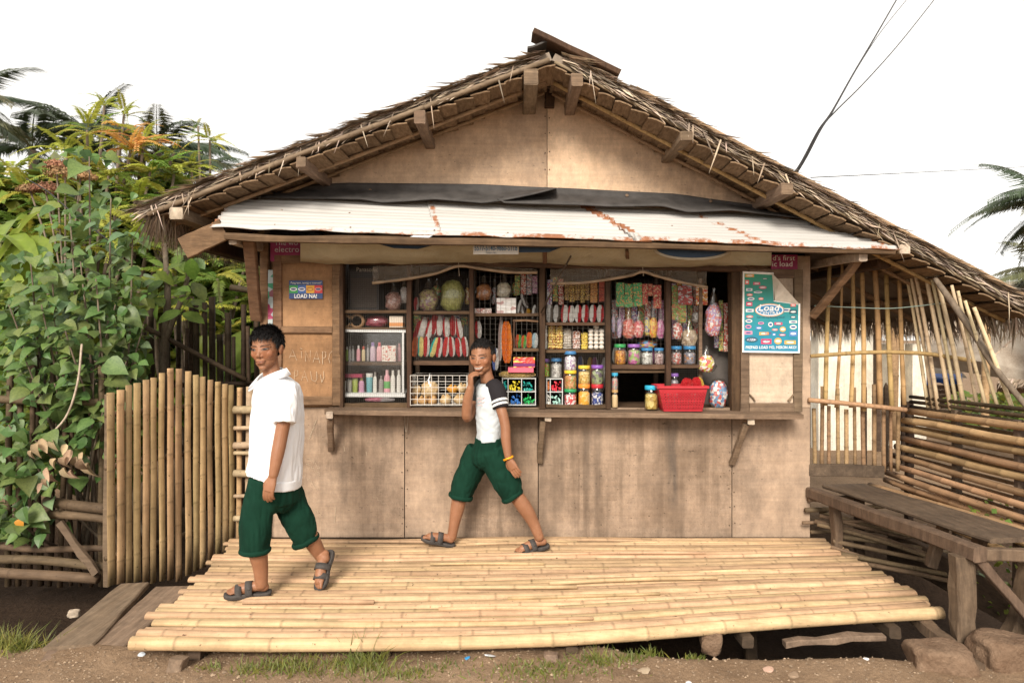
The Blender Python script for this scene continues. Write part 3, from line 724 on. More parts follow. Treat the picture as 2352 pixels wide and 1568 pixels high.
# lip beam (rough slab) and its posts and braces
mb = MB(); vs = []; n = 40
for i in range(n+1):
    t = i/n; px = lerp(518, 2052, t); c = P(px, lerp(541, 577, t)+ (3*math.sin(t*9)+4*noise.noise(V((t*7, 0, 0))))*(1-t), YA+.035); h = .016+.006*noise.noise(V((t*14, 1, 0)))+(.008*(1-abs(t-.25)*2) if t < .75 else 0)
    c.z -= .004
    vs += [c+V((0, -.025, -h)), c+V((0, -.03, h*.2)), c+V((0, -.02, h)), c+V((0, .03, h)), c+V((0, .03, -h))]
mb.add(vs, [(i*5+j, i*5+(j+1) % 5, (i+1)*5+(j+1) % 5, (i+1)*5+j) for i in range(n) for j in range(5)] + [(0, 1, 2, 3, 4), tuple(n*5+j for j in (4, 3, 2, 1, 0))])
mb.build('lip_beam', M['framex'], awn)
MB().beam(P(572, 545, YA+.12), P(590, 732, WY-.06), .05, .075, (1, 0, 0), n=7, jit=.004).build('brace', M['frame'], awn)
MB().beam(P(1975, 596, 4.5), P(1868, 725, WY-.06), .045, .05, (0, -1, 0), n=5, jit=.004).build('brace', M['frame'], awn)
for px, py in ((534, 551), (1983, 589)):
    a = P(px, py, YA+.06); MB().beam(a, V((a.x, WY+.3, a.z+.03)), .055, .06, n=3).build('joist_end', M['pale_end'], awn)
MB().beam(P(421, 571, YA+.02), P(516, 527, YA+.05), .035, .14, (0, 0, 1), n=5, jit=.004).build('outrigger', M['frame'], awn)
a = P(2030, 600, 4.7); MB().beam(a, V((a.x, 7.4, a.z)), .09, .09, n=4).build('side_plate', M['post'], store)
a = P(470, 560, 4.75); MB().beam(a, V((a.x, 7.4, a.z+.02)), .08, .1, n=4).build('side_plate', M['post'], store)
# rubber flashing over the joint, two lengths
def flash(pts_top, pts_bot, vtop):
    mb = MB(); n = 44; vs = []
    for i in range(n+1):
        t = i/n
        def samp(pl):
            xs_ = [p[0] for p in pl]; x = lerp(xs_[0], xs_[-1], t); return x, float(np.interp(x, xs_, [p[1] for p in pl]))
        xt, yt = samp(pts_top); xb, yb = samp(pts_bot)
        for k in range(7):
            s_ = k/6; px = lerp(xt, xb, s_); py = lerp(yt, yb, s_)
            Y = WY-.022 - .0*(1-s_) if s_ < .35 else lerp(WY-.022, WY-.022-(.18+.0*t), (s_-.35)/.65)
            p = P(px, py, Y); p.y -= .012+.006*noise.noise(V((t*9, s_*2, 3))); vs.append(p)
    fs = [(i*7+j, i*7+j+1, (i+1)*7+j+1, (i+1)*7+j) for i in range(n) for j in range(6)]
    mb.add(vs, fs); o = mb.build('rubber_flashing', M['rubber'], awn, True)
    md = o.modifiers.new('t', 'SOLIDIFY'); md.thickness = .009; md.offset = 0
flash([(606, 431), (800, 421), (1100, 424), (1278, 433)], [(600, 455), (830, 458), (880, 466), (1000, 458), (1110, 467), (1160, 460), (1220, 448), (1276, 434)], 0)
flash([(1200, 436), (1280, 432), (1550, 446), (1830, 486)], [(1142, 457), (1160, 467), (1330, 471), (1400, 475), (1520, 473), (1580, 488), (1680, 483), (1790, 496), (1876, 506)], 0)
wsh = MB().lathe([(.012, 0), (.012, .003), (.005, .004), (0, .006)], 10).mesh('washer', M['grey'])
for px, py in ((920, 449), (850, 437), (1256, 437), (1440, 449), (1632, 462), (1570, 468)): link('washer', wsh, awn, P(px, py, WY-.055), (R(70), 0, 0))

# ================================================================== BAMBOO DECK
deck = thing('bamboo_deck', 'wide low deck of pale split bamboo laid in front of the store counter', 'deck', (.2, 4.1, -.04))
random.seed(41)
nb = 29
for i in range(nb):
    t = (i+.5)/nb; s_ = t**1.0
    yl, yr, ym = lerp(3.28, 4.88, s_), lerp(3.64, 4.90, s_), lerp(3.27, 4.89, s_)
    xl = lerp(-1.84, -1.98, s_) + (rnd(-.05, .05) if 0 < i else 0); xr = lerp(2.30, 2.26, s_) + rnd(-.05, .02)
    if i == 0: xr = 2.30
    r = (.033 if i == 0 else rnd(.0235, .0305))*lerp(1, .97, t); wv = rnd(-.010, .010) if i else 0
    fl_ = 1.0 if i == 0 else rnd(.5, .75); za = -r*fl_ + rnd(-.010, .004)
    pts = [(xl, yl, za+rnd(0, .006)), (lerp(xl, xr, .25), lerp(yl, ym, .7)-.01+wv, za), (lerp(xl, xr, .5), ym+.04+wv, za+rnd(-.004, .004)), (lerp(xl, xr, .75), lerp(ym, yr, .62)+wv, za), (xr, yr, za+rnd(0, .008))]
    bam(pts, r, 'deck', deck, 'bamboo_culm', seg=10, node=rnd(.34, .46), waver=.006, tint=rnd(.80, 1.08), nmark=.62, flat=fl_, ref=(0, 0, 1))
# narrow split strips wedged between culms
for i in range(26):
    t = rnd(.1, 1); ym = lerp(3.3, 4.88, t); x0 = rnd(-1.6, 1.6); L = rnd(.4, 1.5)
    if x0+L > 2.1: continue
    sk = lambda x: .33*max(0, (x-.2)/2.1)*(1-t)
    bam([(x0, ym+sk(x0), -.002), (x0+L/2, ym+sk(x0+L/2)+rnd(-.01, .01), .003), (x0+L, ym+sk(x0+L), -.002)], rnd(.008, .014), 'deck', deck, 'bamboo_strip', seg=7, node=.4, tint=rnd(.85, 1.08))
for x in (-1.55, -.62, .3, 1.2, 2.0):
    MB().beam((x, 3.33+.28*max(0, (x-.2)/2.1), -.105), (x, 4.93, -.105), .06, .06, n=4).build('joist', M['dark'], deck)
for x, y in ((-1.6, 3.22), (.18, 3.26)):
    MB().beam((x, y, -.21), (x+.012, y+.02, -.075), .07, .06, (0, 1, 0), n=4, jit=.006).build('support_block', M['plank'], deck)
for x in (-1.5, -.5, .5, 1.5):
    MB().beam((x, 4.3, -.6), (x, 4.3, -.13), .07, .07, (0, 1, 0), n=3).build('support_post', M['dark'], deck)
# nail holes where culms cross the joists

# ================================================================== BAMBOO GRILLE AND SIDE YARD (right)
random.seed(51)
gr = thing('bamboo_grille', 'screen of leaning bamboo poles under the right roof slope beside the store', 'screen', P(2100, 940, 4.8))
tops = [(1906, 592), (1934, 590), (1958, 590), (1980, 592), (2008, 592), (2034, 596), (2063, 590), (2074, 590), (2096, 590), (2122, 606), (2146, 618), (2186, 655), (2200, 668), (2216, 690), (2238, 706), (2135, 612), (2085, 590)]
bots = [(1896, 932), (1920, 936), (1954, 936), (1984, 944), (2022, 938), (2049, 944), (2077, 930), (2132, 936), (2155, 940), (2184, 941), (2215, 936), (2245, 936), (2266, 938), (2292, 938), (2326, 940), (2199, 938), (2144, 938)]
botY = [4.98, 5.0, 4.98, 4.97, 4.96, 4.95, 4.93, 4.80, 4.68, 4.56, 4.44, 4.33, 4.24, 4.15, 4.05, 4.50, 4.74]
for i, ((a, b), (c, d), Y) in enumerate(zip(tops, bots, botY)):
    r = (.017, .012, .016, .018, .021, .018, .017, .012, .014, .015, .015, .011, .011, .011, .013, .012, .012)[i]
    p0, p1 = P(c, d, Y), P(a, b, Y+.12)
    bam([p0, p0.lerp(p1, .5)+V((rnd(-.012, .012), 0, 0)), p1], r, 'polebam' if i < 7 else 'palebam', gr, 'bamboo_pole', node=.26, tint=rnd(.9, 1.1), taper=.12)
bam([P(1862, 818, 4.9), P(2000, 809, 4.86), P(2120, 812, 4.7), P(2236, 828, 4.42)], .014, 'polebam', gr, 'rail', node=.3)
bam([P(1857, 918, 4.93), P(1960, 928, 4.92), P(2082, 941, 4.9)], .017, 'oldbam', gr, 'rail', node=.3)
MB().tube(cr([P(2148, 640, 4.5), P(2180, 685, 4.4), P(2240, 770, 4.25), P(2290, 850, 4.1), P(2368, 945, 3.9)], 5), crf([.016, .02, .021, .018, .016], 5), 8).build('branch_brace', M['bark'], gr, True)
MB().tube(cr([P(1870, 702, 4.9), P(1960, 706, 4.86), P(2050, 708, 4.8), P(2160, 697, 4.6)], 6), .004, 5).build('cord', colmat((.22, .28, .24), .7), gr, True)
for px, y0, Y in ((2262, 690, 6.4), (2050, 690, 6.9)):
    bam([P(px, 1010, Y), P(px+4, y0, Y)], .05 if px < 2100 else .035, 'oldbam', gr, 'post', node=.4)
# low picket fence behind the bench, under the grille
pf = thing('picket_fence', 'upright brown bamboo pickets behind the bench below the pole screen', 'fence', P(1960, 1075, 5.05))
for i, px in enumerate((1872, 1886, 1904, 1926, 1944, 1964, 1984, 2008, 2030, 2046, 2062)):
    Y = 5.02+rnd(-.02, .02); t = (886 if i % 2 else 936)+rnd(-6, 6)
    bam([P(px, 1082, Y), P(px+rnd(-3, 3), t, Y)], rnd(.011, .017), 'oldbam', pf, 'picket', node=.3, tint=rnd(.8, 1.15))
MB().beam(P(1857, 1078, 4.97), P(2030, 1083, 4.95), .03, .085, n=5).build('base_board', M['bench'], pf)
for px in (1985, 2035, 2075): 
    MB().tube([P(px, 1075, 5.5), P(px, 890, 5.5), P(px, 878, 5.5)], [.02, .02, .002], 6).build('dark_picket', M['dark'], pf)
# slatted side wall running towards the street
sw = thing('slat_wall', 'low wall of stacked horizontal bamboo slats behind the bench', 'wall', (2.92, 4.4, .3))
WXs = 2.90
for i in range(11):
    t = i/10; z0 = lerp(.90, .20, t); Y0 = lerp(4.97, 5.32, t)
    p0 = V((WXs-rnd(0, .03)-.02*t, Y0, z0+rnd(-.006, .006))); p1 = V((WXs+.02+rnd(0, .02), 3.25, z0+.05*(1-t)+rnd(-.012, .012)))
    bam([p0, p0.lerp(p1, .5)+V((0, 0, rnd(-.012, .012))), p1], rnd(.019, .027), 'oldbam', sw, 'bamboo_slat', seg=8, node=.33, waver=.012, tint=rnd(.9, 1.35))
for i in range(9):
    z0 = lerp(.86, .22, i/8)+rnd(-.02, .02); p0 = V((WXs+.06, 5.2-rnd(0, .2), z0)); p1 = V((WXs+.09, 3.3, z0+.04))
    bam([p0, p1], rnd(.012, .018), 'oldbam', sw, 'bamboo_slat', seg=6, node=.3, tint=rnd(.6, .95))
for Y in (5.05, 4.5, 3.95): MB().beam((WXs+.035, Y, -.3), (WXs+.035, Y, .96), .05, .05, (0, 1, 0), n=4).build('stake', M['bench'], sw)
for k in range(3): bam([V((WXs+.02, 5.0, .93+.035*k)), V((WXs+.05, 3.2, .965+.04*k))], .013, 'railbam', sw, 'top_rail', node=.4, tint=.5)
# plank bench
bn = thing('plank_bench', 'long weathered plank bench standing half on the deck at the right', 'bench', (2.45, 4.1, 0))
zb = lambda Y: lerp(.398, .352, (Y-3.42)/1.5)
MB().beam((2.335, 3.40, zb(3.42)-.035), (2.16, 4.94, zb(4.94)-.035), .075, .075, n=12, jit=.004).build('front_rail', M['benchleg'], bn)
MB().beam((2.58, 3.47, zb(3.4)+.012), (2.40, 4.94, zb(4.94)+.012), .33, .026, n=12, jit=.004, bev=.3).build('seat_plank', M['bench'], bn)
bam([(2.80, 3.40, zb(3.4)+.0), (2.62, 5.0, zb(4.94)+.0)], .024, 'oldbam', bn, 'rear_rail', node=.3)
MB().beam((2.31, 3.44, zb(3.42)-.045), (2.84, 3.40, zb(3.42)-.045), .05, .06, n=4).build('end_rail', M['benchleg'], bn)
MB().beam((2.235, 4.70, .0), (2.225, 4.70, .315), .055, .075, (0, 1, 0), n=4, jit=.004).build('leg', M['benchleg'], bn)
MB().beam((2.30, 3.47, -.16), (2.29, 3.48, .33), .095, .085, (0, 1, 0), n=6, jit=.008).build('leg', M['benchleg'], bn)
MB().beam((2.60, 3.56, -.2), (2.70, 3.50, .33), .09, .09, (0, 1, 0), n=6, jit=.008).build('leg', M['benchleg'], bn)
MB().beam((2.36, 3.45, .32), (2.66, 3.40, -.06), .05, .035, (0, 1, 0), n=4).build('brace', M['benchleg'], bn)
MB().beam((2.60, 4.10, .33), (2.52, 4.12, .06), .06, .06, (0, 1, 0), n=3).build('hanging_stub', M['benchleg'], bn)
MB().beam((2.66, 3.86, .33), (2.57, 3.90, .02), .06, .06, (0, 1, 0), n=3).build('hanging_stub', M['benchleg'], bn)
MB().beam((2.52, 4.95, -.4), (2.52, 4.95, .3), .06, .06, (0, 1, 0), n=3).build('leg', M['dark'], bn)
# pile of old bamboo lying under the bench
random.seed(53)
place = [(1856, 1146, 4.93), (1850, 1171, 4.92), (1842, 1200, 4.90), (1862, 1222, 4.95)]
for i in range(13):
    if i < 4:
        a = P(*place[i]); b = a + V((rnd(.7, .95), rnd(-.15, .15), rnd(-.06, .02)))
        nth = ['topmost', 'second', 'third', 'lowest'][i]
        lab = 'old bamboo end poking out past the wall corner, %s of four' % nth
    else:
        a = V((2.12+rnd(0, .15), 4.98-.06*(i-4), .16-.028*(i-4)+rnd(0, .05))); b = a + V((rnd(.6, .85), -.25+rnd(-.15, .1), -.12+rnd(-.05, .05)))
        lab = 'old split bamboo in the loose pile under the bench, %s from the top' % ORD[i-4]
    o = bam([a, a.lerp(b, .5)+V((0, 0, rnd(-.02, .02))), b], rnd(.012, .02), 'railbam', None, 'old_bamboo', seg=7, node=.3, tint=rnd(.9, 1.6))
    tag(o, lab, 'bamboo', 'old bamboo under the bench')
o = MB().beam((2.75, 4.98, -.07), (2.9, 3.6, -.12), .05, .22, n=6, jit=.01).build('earth_board', M['dark']); tag(o, 'dark board on edge under the bench at the ditch', 'board')

# ================================================================== LEFT: GATE, FENCES, PLANKS
random.seed(61)
gt_ = thing('bamboo_gate', 'closed gate of upright bamboo slats with a peaked top beside the store', 'gate', (-2.35, 4.7, -.1))
GA, GB = V((-2.52, 4.27, 0)), V((-2.10, 5.12, 0))
def gatep(px): # find parameter on the gate line from picture x
    k_ = (px-CX)/F; # (GA.x + t dx) = k (GA.y + t dy)
    d = GB-GA; t = (k_*GA.y-GA.x)/(d.x-k_*d.y); return GA+d*t
sl = [(256, 900, 1343), (277, 893, 1340), (296, 886, 1338), (316, 880, 1336), (334, 872, 1334), (352, 866, 1334), (372, 858, 1334), (392, 846, 1333), (411, 848, 1330), (431, 854, 1320), (449, 861, 1312), (466, 866, 1300), (483, 872, 1288), (501, 878, 1275), (517, 882, 1262), (532, 886, 1250)]
for i, (px, yt, yb) in enumerate(sl):
    g = gatep(px+rnd(-1, 1)); pt, pb = P(px, yt+rnd(-3, 3), g.y), P(px, yb+rnd(-3, 3), g.y)
    pt.x = pb.x = g.x
    bam([pb, pb.lerp(pt, .5)+V((rnd(-.004, .004), rnd(-.004, .004), 0)), pt], rnd(.0225, .0285), 'gatebam', gt_, 'bamboo_slat', seg=10, node=.30, flat=.38, ref=(.90, -.43, 0), tint=rnd(.85, 1.2)*(.62 if i == 0 else 1), waver=.008)
for z in (.05, .62, .95):
    d = V((.02, .012, 0)); bam([GA+V((-.036, .02, z)), GB+V((-.036, .02, z))], .018, 'railbam', gt_, 'cross_rail', node=.3)
# ladder-like stub fence between gate and store
lf = thing('log_fence', 'short ladder-like fence of pale round logs between gate and store corner', 'fence', P(560, 1240, 5.1))
for px, y0, y1 in ((548, 890, 1250), (571, 888, 1245)): bam([P(px, y1, 5.12), P(px+3, y0, 5.12)], .021 if px < 560 else .03, 'gatebam' if px < 560 else 'log', lf, 'post', node=.35)
for y, r in ((941, .03), (983, .016), (1023, .026), (1040, .015), (1086, .027), (1139, .014), (1190, .022)):
    bam([P(538, y, 5.07), P(606, y+rnd(-3, 3), 5.05)], r, 'log', lf, 'cross_log', node=.5, tint=rnd(.9, 1.1))
# dark stick fence behind
df = thing('stick_fence', 'tall fence of dark upright sticks behind the gate', 'fence', P(460, 950, 6.3))
for i, px in enumerate(range(338, 610, 17)):
    Y = 6.3+rnd(-.1, .1); bam([P(px, 1180, Y), P(px+rnd(-8, 8), 705+rnd(-25, 70), Y)], rnd(.016, .03), 'railbam', df, 'stick', seg=6, node=.5, tint=rnd(.3, .6))
bam([P(335, 752, 6.0), P(450, 812, 6.05), P(566, 872, 6.1)], .022, 'railbam', df, 'slanting_pole', node=.4, tint=.55)
bam([P(340, 885, 6.2), P(606, 880, 6.2)], .022, 'railbam', df, 'rail', node=.4, tint=.4)
bam([P(530, 660, 6.6), P(610, 672, 6.6)], .03, 'railbam', df, 'rail', node=.4, tint=.5)
# rail fence on the left with upright sticks
rf = thing('rail_fence', 'rough fence of horizontal branches and sticks overgrown by the heart-leaved shrub', 'fence', P(120, 1330, 4.6))
for (x0, y0, x1, y1, r, Y0, Y1) in ((-460, 905, -50, 911, .028, 4.75, 4.75), (-460, 1262, -50, 1250, .025, 4.8, 4.7), (-460, 1315, -50, 1304, .03, 4.7, 4.55), (-40, 911, 226, 922, .028, 4.75, 4.75), (105, 1150, 246, 1170, .035, 4.6, 4.45), (60, 1178, 246, 1191, .03, 4.66, 4.47), (-40, 1248, 246, 1264, .022, 4.7, 4.5), (-40, 1280, 246, 1300, .03, 4.62, 4.45), (-40, 1308, 226, 1330, .034, 4.5, 4.4)):
    bam([P(x0, y0, Y0), P((x0+x1)/2, (y0+y1)/2+rnd(-4, 4), (Y0+Y1)/2), P(x1, y1, Y1)], r, 'railbam', rf, 'rail', node=.6, tint=rnd(.75, 1.1), waver=.02)
for px in range(-438, 250, 24):
    Y = 4.85+rnd(-.12, .1); bam([P(px, 1345, Y), P(px+rnd(-14, 14), rnd(800, 960), Y)], rnd(.012, .022), 'railbam', rf, 'stick', seg=6, node=.6, tint=rnd(.5, .95), waver=.02)
MB().beam(P(138, 1200, 4.42), P(222, 1318, 4.36), .045, .03, (0, -1, 0), n=5, jit=.006).build('slanting_board', M['railbam'], rf)
MB().beam(P(246, 1345, 4.36), P(250, 905, 4.36), .035, .035, (0, 1, 0), n=5, jit=.006).build('gate_post', M['railbam'], rf)
# planks bridging the ditch
random.seed(63)
def plankboard(pts, w0, w1, th, lab):
    mb = MB(); n = 14; vs = []; a, b = V(pts[0]), V(pts[1]); d = (b-a).normalized(); s_ = V((d.y, -d.x, 0)).normalized(); o = rnd(0, 50)
    for i in range(n+1):
        t = i/n; c = a.lerp(b, t); w = lerp(w0, w1, t)/2; e1 = w*(1+.12*noise.noise(V((t*4, o, 0)))); e2 = w*(1+.12*noise.noise(V((t*4, o, 9))))
        if i == 0: c = c + d*.01
        z1 = .006*noise.noise(V((t*5, o, 3)))
        vs += [c-s_*e1+V((0, 0, -th)), c+s_*e2+V((0, 0, -th)), c+s_*e2+V((0, 0, z1-.006)), c+s_*(e2-.008)+V((0, 0, z1)), c-s_*(e1-.008)+V((0, 0, z1)), c-s_*e1+V((0, 0, z1-.006))]
    mb.add(vs, [(i*6+j, i*6+(j+1) % 6, (i+1)*6+(j+1) % 6, (i+1)*6+j) for i in range(n) for j in range(6)] + [(5, 4, 3, 2, 1, 0), tuple(n*6+j for j in range(6))])
    o_ = mb.build('footbridge_plank', M['plank']); return tag(o_, lab, 'plank', 'planks from the gate to the road')
plankboard([P(155, 1490, 3.40)+V((0, 0, .015)), P(310, 1337, 4.25)], .24, .17, .032, 'left of the two wide planks leading from the gate to the road')
plankboard([P(232, 1500, 3.38)+V((0, 0, .012)), P(400, 1345, 4.25)], .165, .23, .05, 'right of the two wide planks, touching the deck edge')
plankboard([P(100, 1500, 3.36), P(330, 1475, 3.52)], .18, .14, .06, 'short dirty plank lying under the near ends of the two wide planks')
o = MB().beam(P(270, 1512, 3.36), P(420, 1496, 3.5), .06, .05, n=5, jit=.006).build('timber_offcut', M['plank']); tag(o, 'timber offcut tucked under the left front corner of the deck', 'timber')
o = MB().beam(P(2095, 1415, 3.75), P(2250, 1535, 3.2), .07, .06, n=8, jit=.008).build('fallen_beam', M['benchleg']); tag(o, 'weathered beam slanting from under the deck to the stones at right', 'beam')
o = MB().beam(P(1800, 1474, 3.55), P(2030, 1462, 3.55), .05, .03, n=6, jit=.008).build('driftwood', M['plank']); tag(o, 'grey driftwood stick lying in front of the ditch at right', 'stick')
# stones
def stone(name, c, r, lab, mat, seed, flat=.75):
    bm = bmesh.new(); bmesh.ops.create_icosphere(bm, subdivisions=4, radius=1)
    for v in bm.verts:
        p = v.co.copy(); q = V((max(-flat, min(flat, p.x)), max(-flat, min(flat, p.y)), max(-flat, min(flat, p.z))))/flat
        q *= 1+.16*noise.noise(p*1.3+V((seed, 0, 0)))+.06*noise.noise(p*4+V((seed, 3, 0)))+.02*noise.noise(p*11+V((seed, 3, 0)))
        v.co = V((q.x*r[0], q.y*r[1], q.z*r[2]))
    me = bpy.data.meshes.new(name); bm.to_mesh(me); bm.free(); me.materials.append(mat)
    at = me.color_attributes.new('Col', 'FLOAT_COLOR', 'POINT'); at.data.foreach_set('color', [1.0]*(4*len(me.vertices)))
    for p in me.polygons: p.use_smooth = True
    return tag(link(name, me, None, c, (0, 0, rnd(-.4, .4))), lab, 'stone')
k = NT('stone'); a_ = k.noise((7, 7, 7), detail=8, rough=.7); b_ = k.noise((60, 60, 60), detail=4, lo=.3, hi=.7)
M['stone'] = k.done(k.mix(b_, k.mix(.4, k.mix(a_, (.15, .09, .055), (.24, .16, .105)), (.07, .042, .026)), k.mix(a_, (.15, .09, .055), (.24, .16, .105))), .9, .2, bump=b_, bstr=.6, bdist=.01)
random.seed(3)
stone('stone_block', P(2170, 1515, 3.22)+V((0, .04, -.02)), (.13, .10, .075), 'angular brown stone block on the dirt in front of the bench leg', M['stone'], 3)
stone('stone_block', P(2325, 1512, 3.25)+V((0, .05, 0)), (.14, .11, .085), 'stone block at the bottom right corner beside the bench leg', M['stone'], 9)
stone('stone_block', P(1632, 1470, 3.50), (.05, .05, .06), 'small upright stone wedged under the deck front', M['stone'], 14)
stone('pebble', P(170, 1408, 3.9), (.03, .02, .02), 'pale broken shell lying on the dark bank left of the planks', M['pale_end'], 15)
# litter
def crumple(px, py, Y, s_, col, lab, cat='litter'):
    bm = bmesh.new(); bmesh.ops.create_icosphere(bm, subdivisions=2, radius=1); sd_ = rnd(0, 99)
    for v in bm.verts:
        v.co = v.co*(1+.5*noise.noise(v.co*2+V((sd_, 0, 0)))); v.co = V((v.co.x*s_*1.3, v.co.y*s_, v.co.z*s_*.16))
    me = bpy.data.meshes.new('litter_scrap'); bm.to_mesh(me); bm.free(); me.materials.append(colmat(col, .6))
    p = P(px, py, Y); p.z = ground_z(p.x, p.y)+s_*.2
    tag(link('litter_scrap', me, None, p, (rnd(-.3, .3), rnd(-.3, .3), rnd(0, 6))), lab, cat)
for a in ((1125, 1506, 3.3, .028, (.7, .72, .75), 'crumpled white plastic scrap under the deck front, beside a blue one'), (1072, 1503, 3.3, .014, (.05, .3, .6), 'small blue wrapper under the deck front'),
          (1582, 1557, 3.1, .012, (.85, .85, .85), 'white paper scrap near the bottom edge of the picture'), (1822, 1545, 3.14, .022, (.30, .21, .14), 'pale crumpled leaf on the road below the bench'),
          (1765, 1530, 3.18, .02, (.42, .27, .2), 'pinkish paper scrap on the road'), (1480, 1535, 3.17, .022, (.34, .26, .18), 'beige scrap on the road under the deck middle'),
          (325, 1505, 3.36, .016, (.6, .65, .7), 'whitish scrap under the left front corner of the deck'), (1990, 1500, 3.27, .01, (.8, .8, .8), 'tiny white scrap left of the stone block')):
    crumple(*a)
# gravel and grit on the road, and grass tufts
random.seed(71); mb = MB()
for _ in range(2600):
    x = rnd(-2.6, 2.8); y = rnd(3.0, 3.42) + (.3*random.random() if x > 1 else 0); r = rnd(.0025, .008)*(2.0 if random.random() < .03 else 1)
    z = ground_z(x, y); g = rnd(.6, 1.6)
    c = V((x, y, z+r*.2)); a = [c+V((r*rnd(.6, 1.2)*math.cos(t), r*rnd(.6, 1.2)*math.sin(t), 0)) for t in (0, 1.6, 3.1, 4.7)]
    mb.add(a+[c+V((rnd(-.3, .3)*r, rnd(-.3, .3)*r, r*rnd(.5, .9)))], [(0, 1, 4), (1, 2, 4), (2, 3, 4), (3, 0, 4)], (g, g, g*.95))
M['grit'] = plain('grit', (.24, .175, .125), .9, .2, usecol=True)
tag(mb.build('gravel', M['grit']), 'fine grit and pebbles scattered over the dirt road', 'gravel', kind='stuff')
def tufts(spots, name, lab, seed):
    random.seed(seed); mb = MB()
    for (px, py, Y, n, sp, h) in spots:
        c0 = P(px, py, Y)
        for _ in range(n):
            x = c0.x+random.gauss(0, sp); y = c0.y+random.gauss(0, min(sp*.5, .05)); z = ground_z(x, y)-.004
            d = V((random.gauss(0, .5), random.gauss(0, .4), 1)).normalized(); L = h*rnd(.4, 1.2); s_ = d.cross(V((rnd(-.3, .3), 1, .1))).normalized()*rnd(.0012, .003); b = V((d.x, d.y, -.25))*L*rnd(.1, .5)
            p = V((x, y, z)); g = rnd(.6, 1.25); c = (g*rnd(.9, 1.3), g, g*.8)
            mb.add([p-s_, p+s_, p+d*L*.55+s_*.8+b*.3, p+d*L*.55-s_*.8+b*.3, p+d*L+b], [(0, 1, 2, 3), (3, 2, 4)], c)
    tag(mb.build(name, M['grass']), lab, 'grass', kind='stuff')
tufts([(690, 1525, 3.2, 260, .15, .06), (640, 1512, 3.25, 110, .1, .06), (820, 1522, 3.2, 230, .11, .075), (560, 1520, 3.2, 60, .05, .06), (840, 1500, 3.27, 45, .05, .17), (940, 1540, 3.14, 100, .05, .04), (1010, 1520, 3.2, 70, .06, .04), (1270, 1535, 3.17, 260, .14, .04), (1200, 1540, 3.15, 160, .12, .035), (1380, 1515, 3.25, 90, .05, .08), (1500, 1495, 3.33, 40, .03, .06), (1590, 1500, 3.3, 50, .03, .04), (1450, 1505, 3.3, 60, .04, .06), (480, 1515, 3.24, 30, .03, .05)], 'roadside_grass', 'short grass tufts growing along the front edge of the deck', 72)
tufts([(10, 1480, 3.5, 420, .10, .14), (50, 1490, 3.45, 160, .08, .08), (0, 1430, 3.8, 200, .12, .13)], 'bank_grass', 'green grass clump at the bottom left corner on the bank', 73)

# ================================================================== VEGETATION
def leaf_mesh(name, outline, fold, mat, curl=0.0, veins=True):
    """outline: list of (t along, half width); leaf lies in XY, grows along +X, normal +Z, base at origin"""
    mb = MB(); vs = []; cs = []
    for t, w in outline:
        z = -curl*t*t
        vs += [(t, -w, z+fold*w), (t, 0, z), (t, w, z+fold*w)]; cs += [(1, 1, 1), (1.18, 1.15, 1.1), (1, 1, 1)]
    n = len(outline)
    fs = [(i*3+j, (i+1)*3+j, (i+1)*3+j+1, i*3+j+1) for i in range(n-1) for j in range(2)]
    mb.add(vs, fs, cs); return mb.mesh(name, mat, True)
heart = [(-.16, .17), (-.06, .40), (.10, .50), (.35, .44), (.6, .29), (.82, .12), (1.0, .0)]
LEAF = [leaf_mesh('leaf', heart, f, M['leaf'], c) for f, c in ((.22, .25), (.35, .4), (.12, .15), (-.1, .3))]
def orient(fwd, nrm):
    x = V(fwd).normalized(); z = V(nrm); z = (z-x*z.dot(x)).normalized(); y = z.cross(x)
    return Matrix((x, y, z)).transposed()
def put(name, me, parent, p, fwd, nrm, s_, mat=None):
    o = bpy.data.objects.new(name, me); COL.objects.link(o)
    o.matrix_basis = Matrix.Translation(p) @ orient(fwd, nrm).to_4x4() @ Matrix.Scale(s_, 4)
    if mat is not None: o.material_slots[0].link = 'OBJECT'; o.material_slots[0].material = mat
    if parent is not None: setpar(o, parent)
    return o
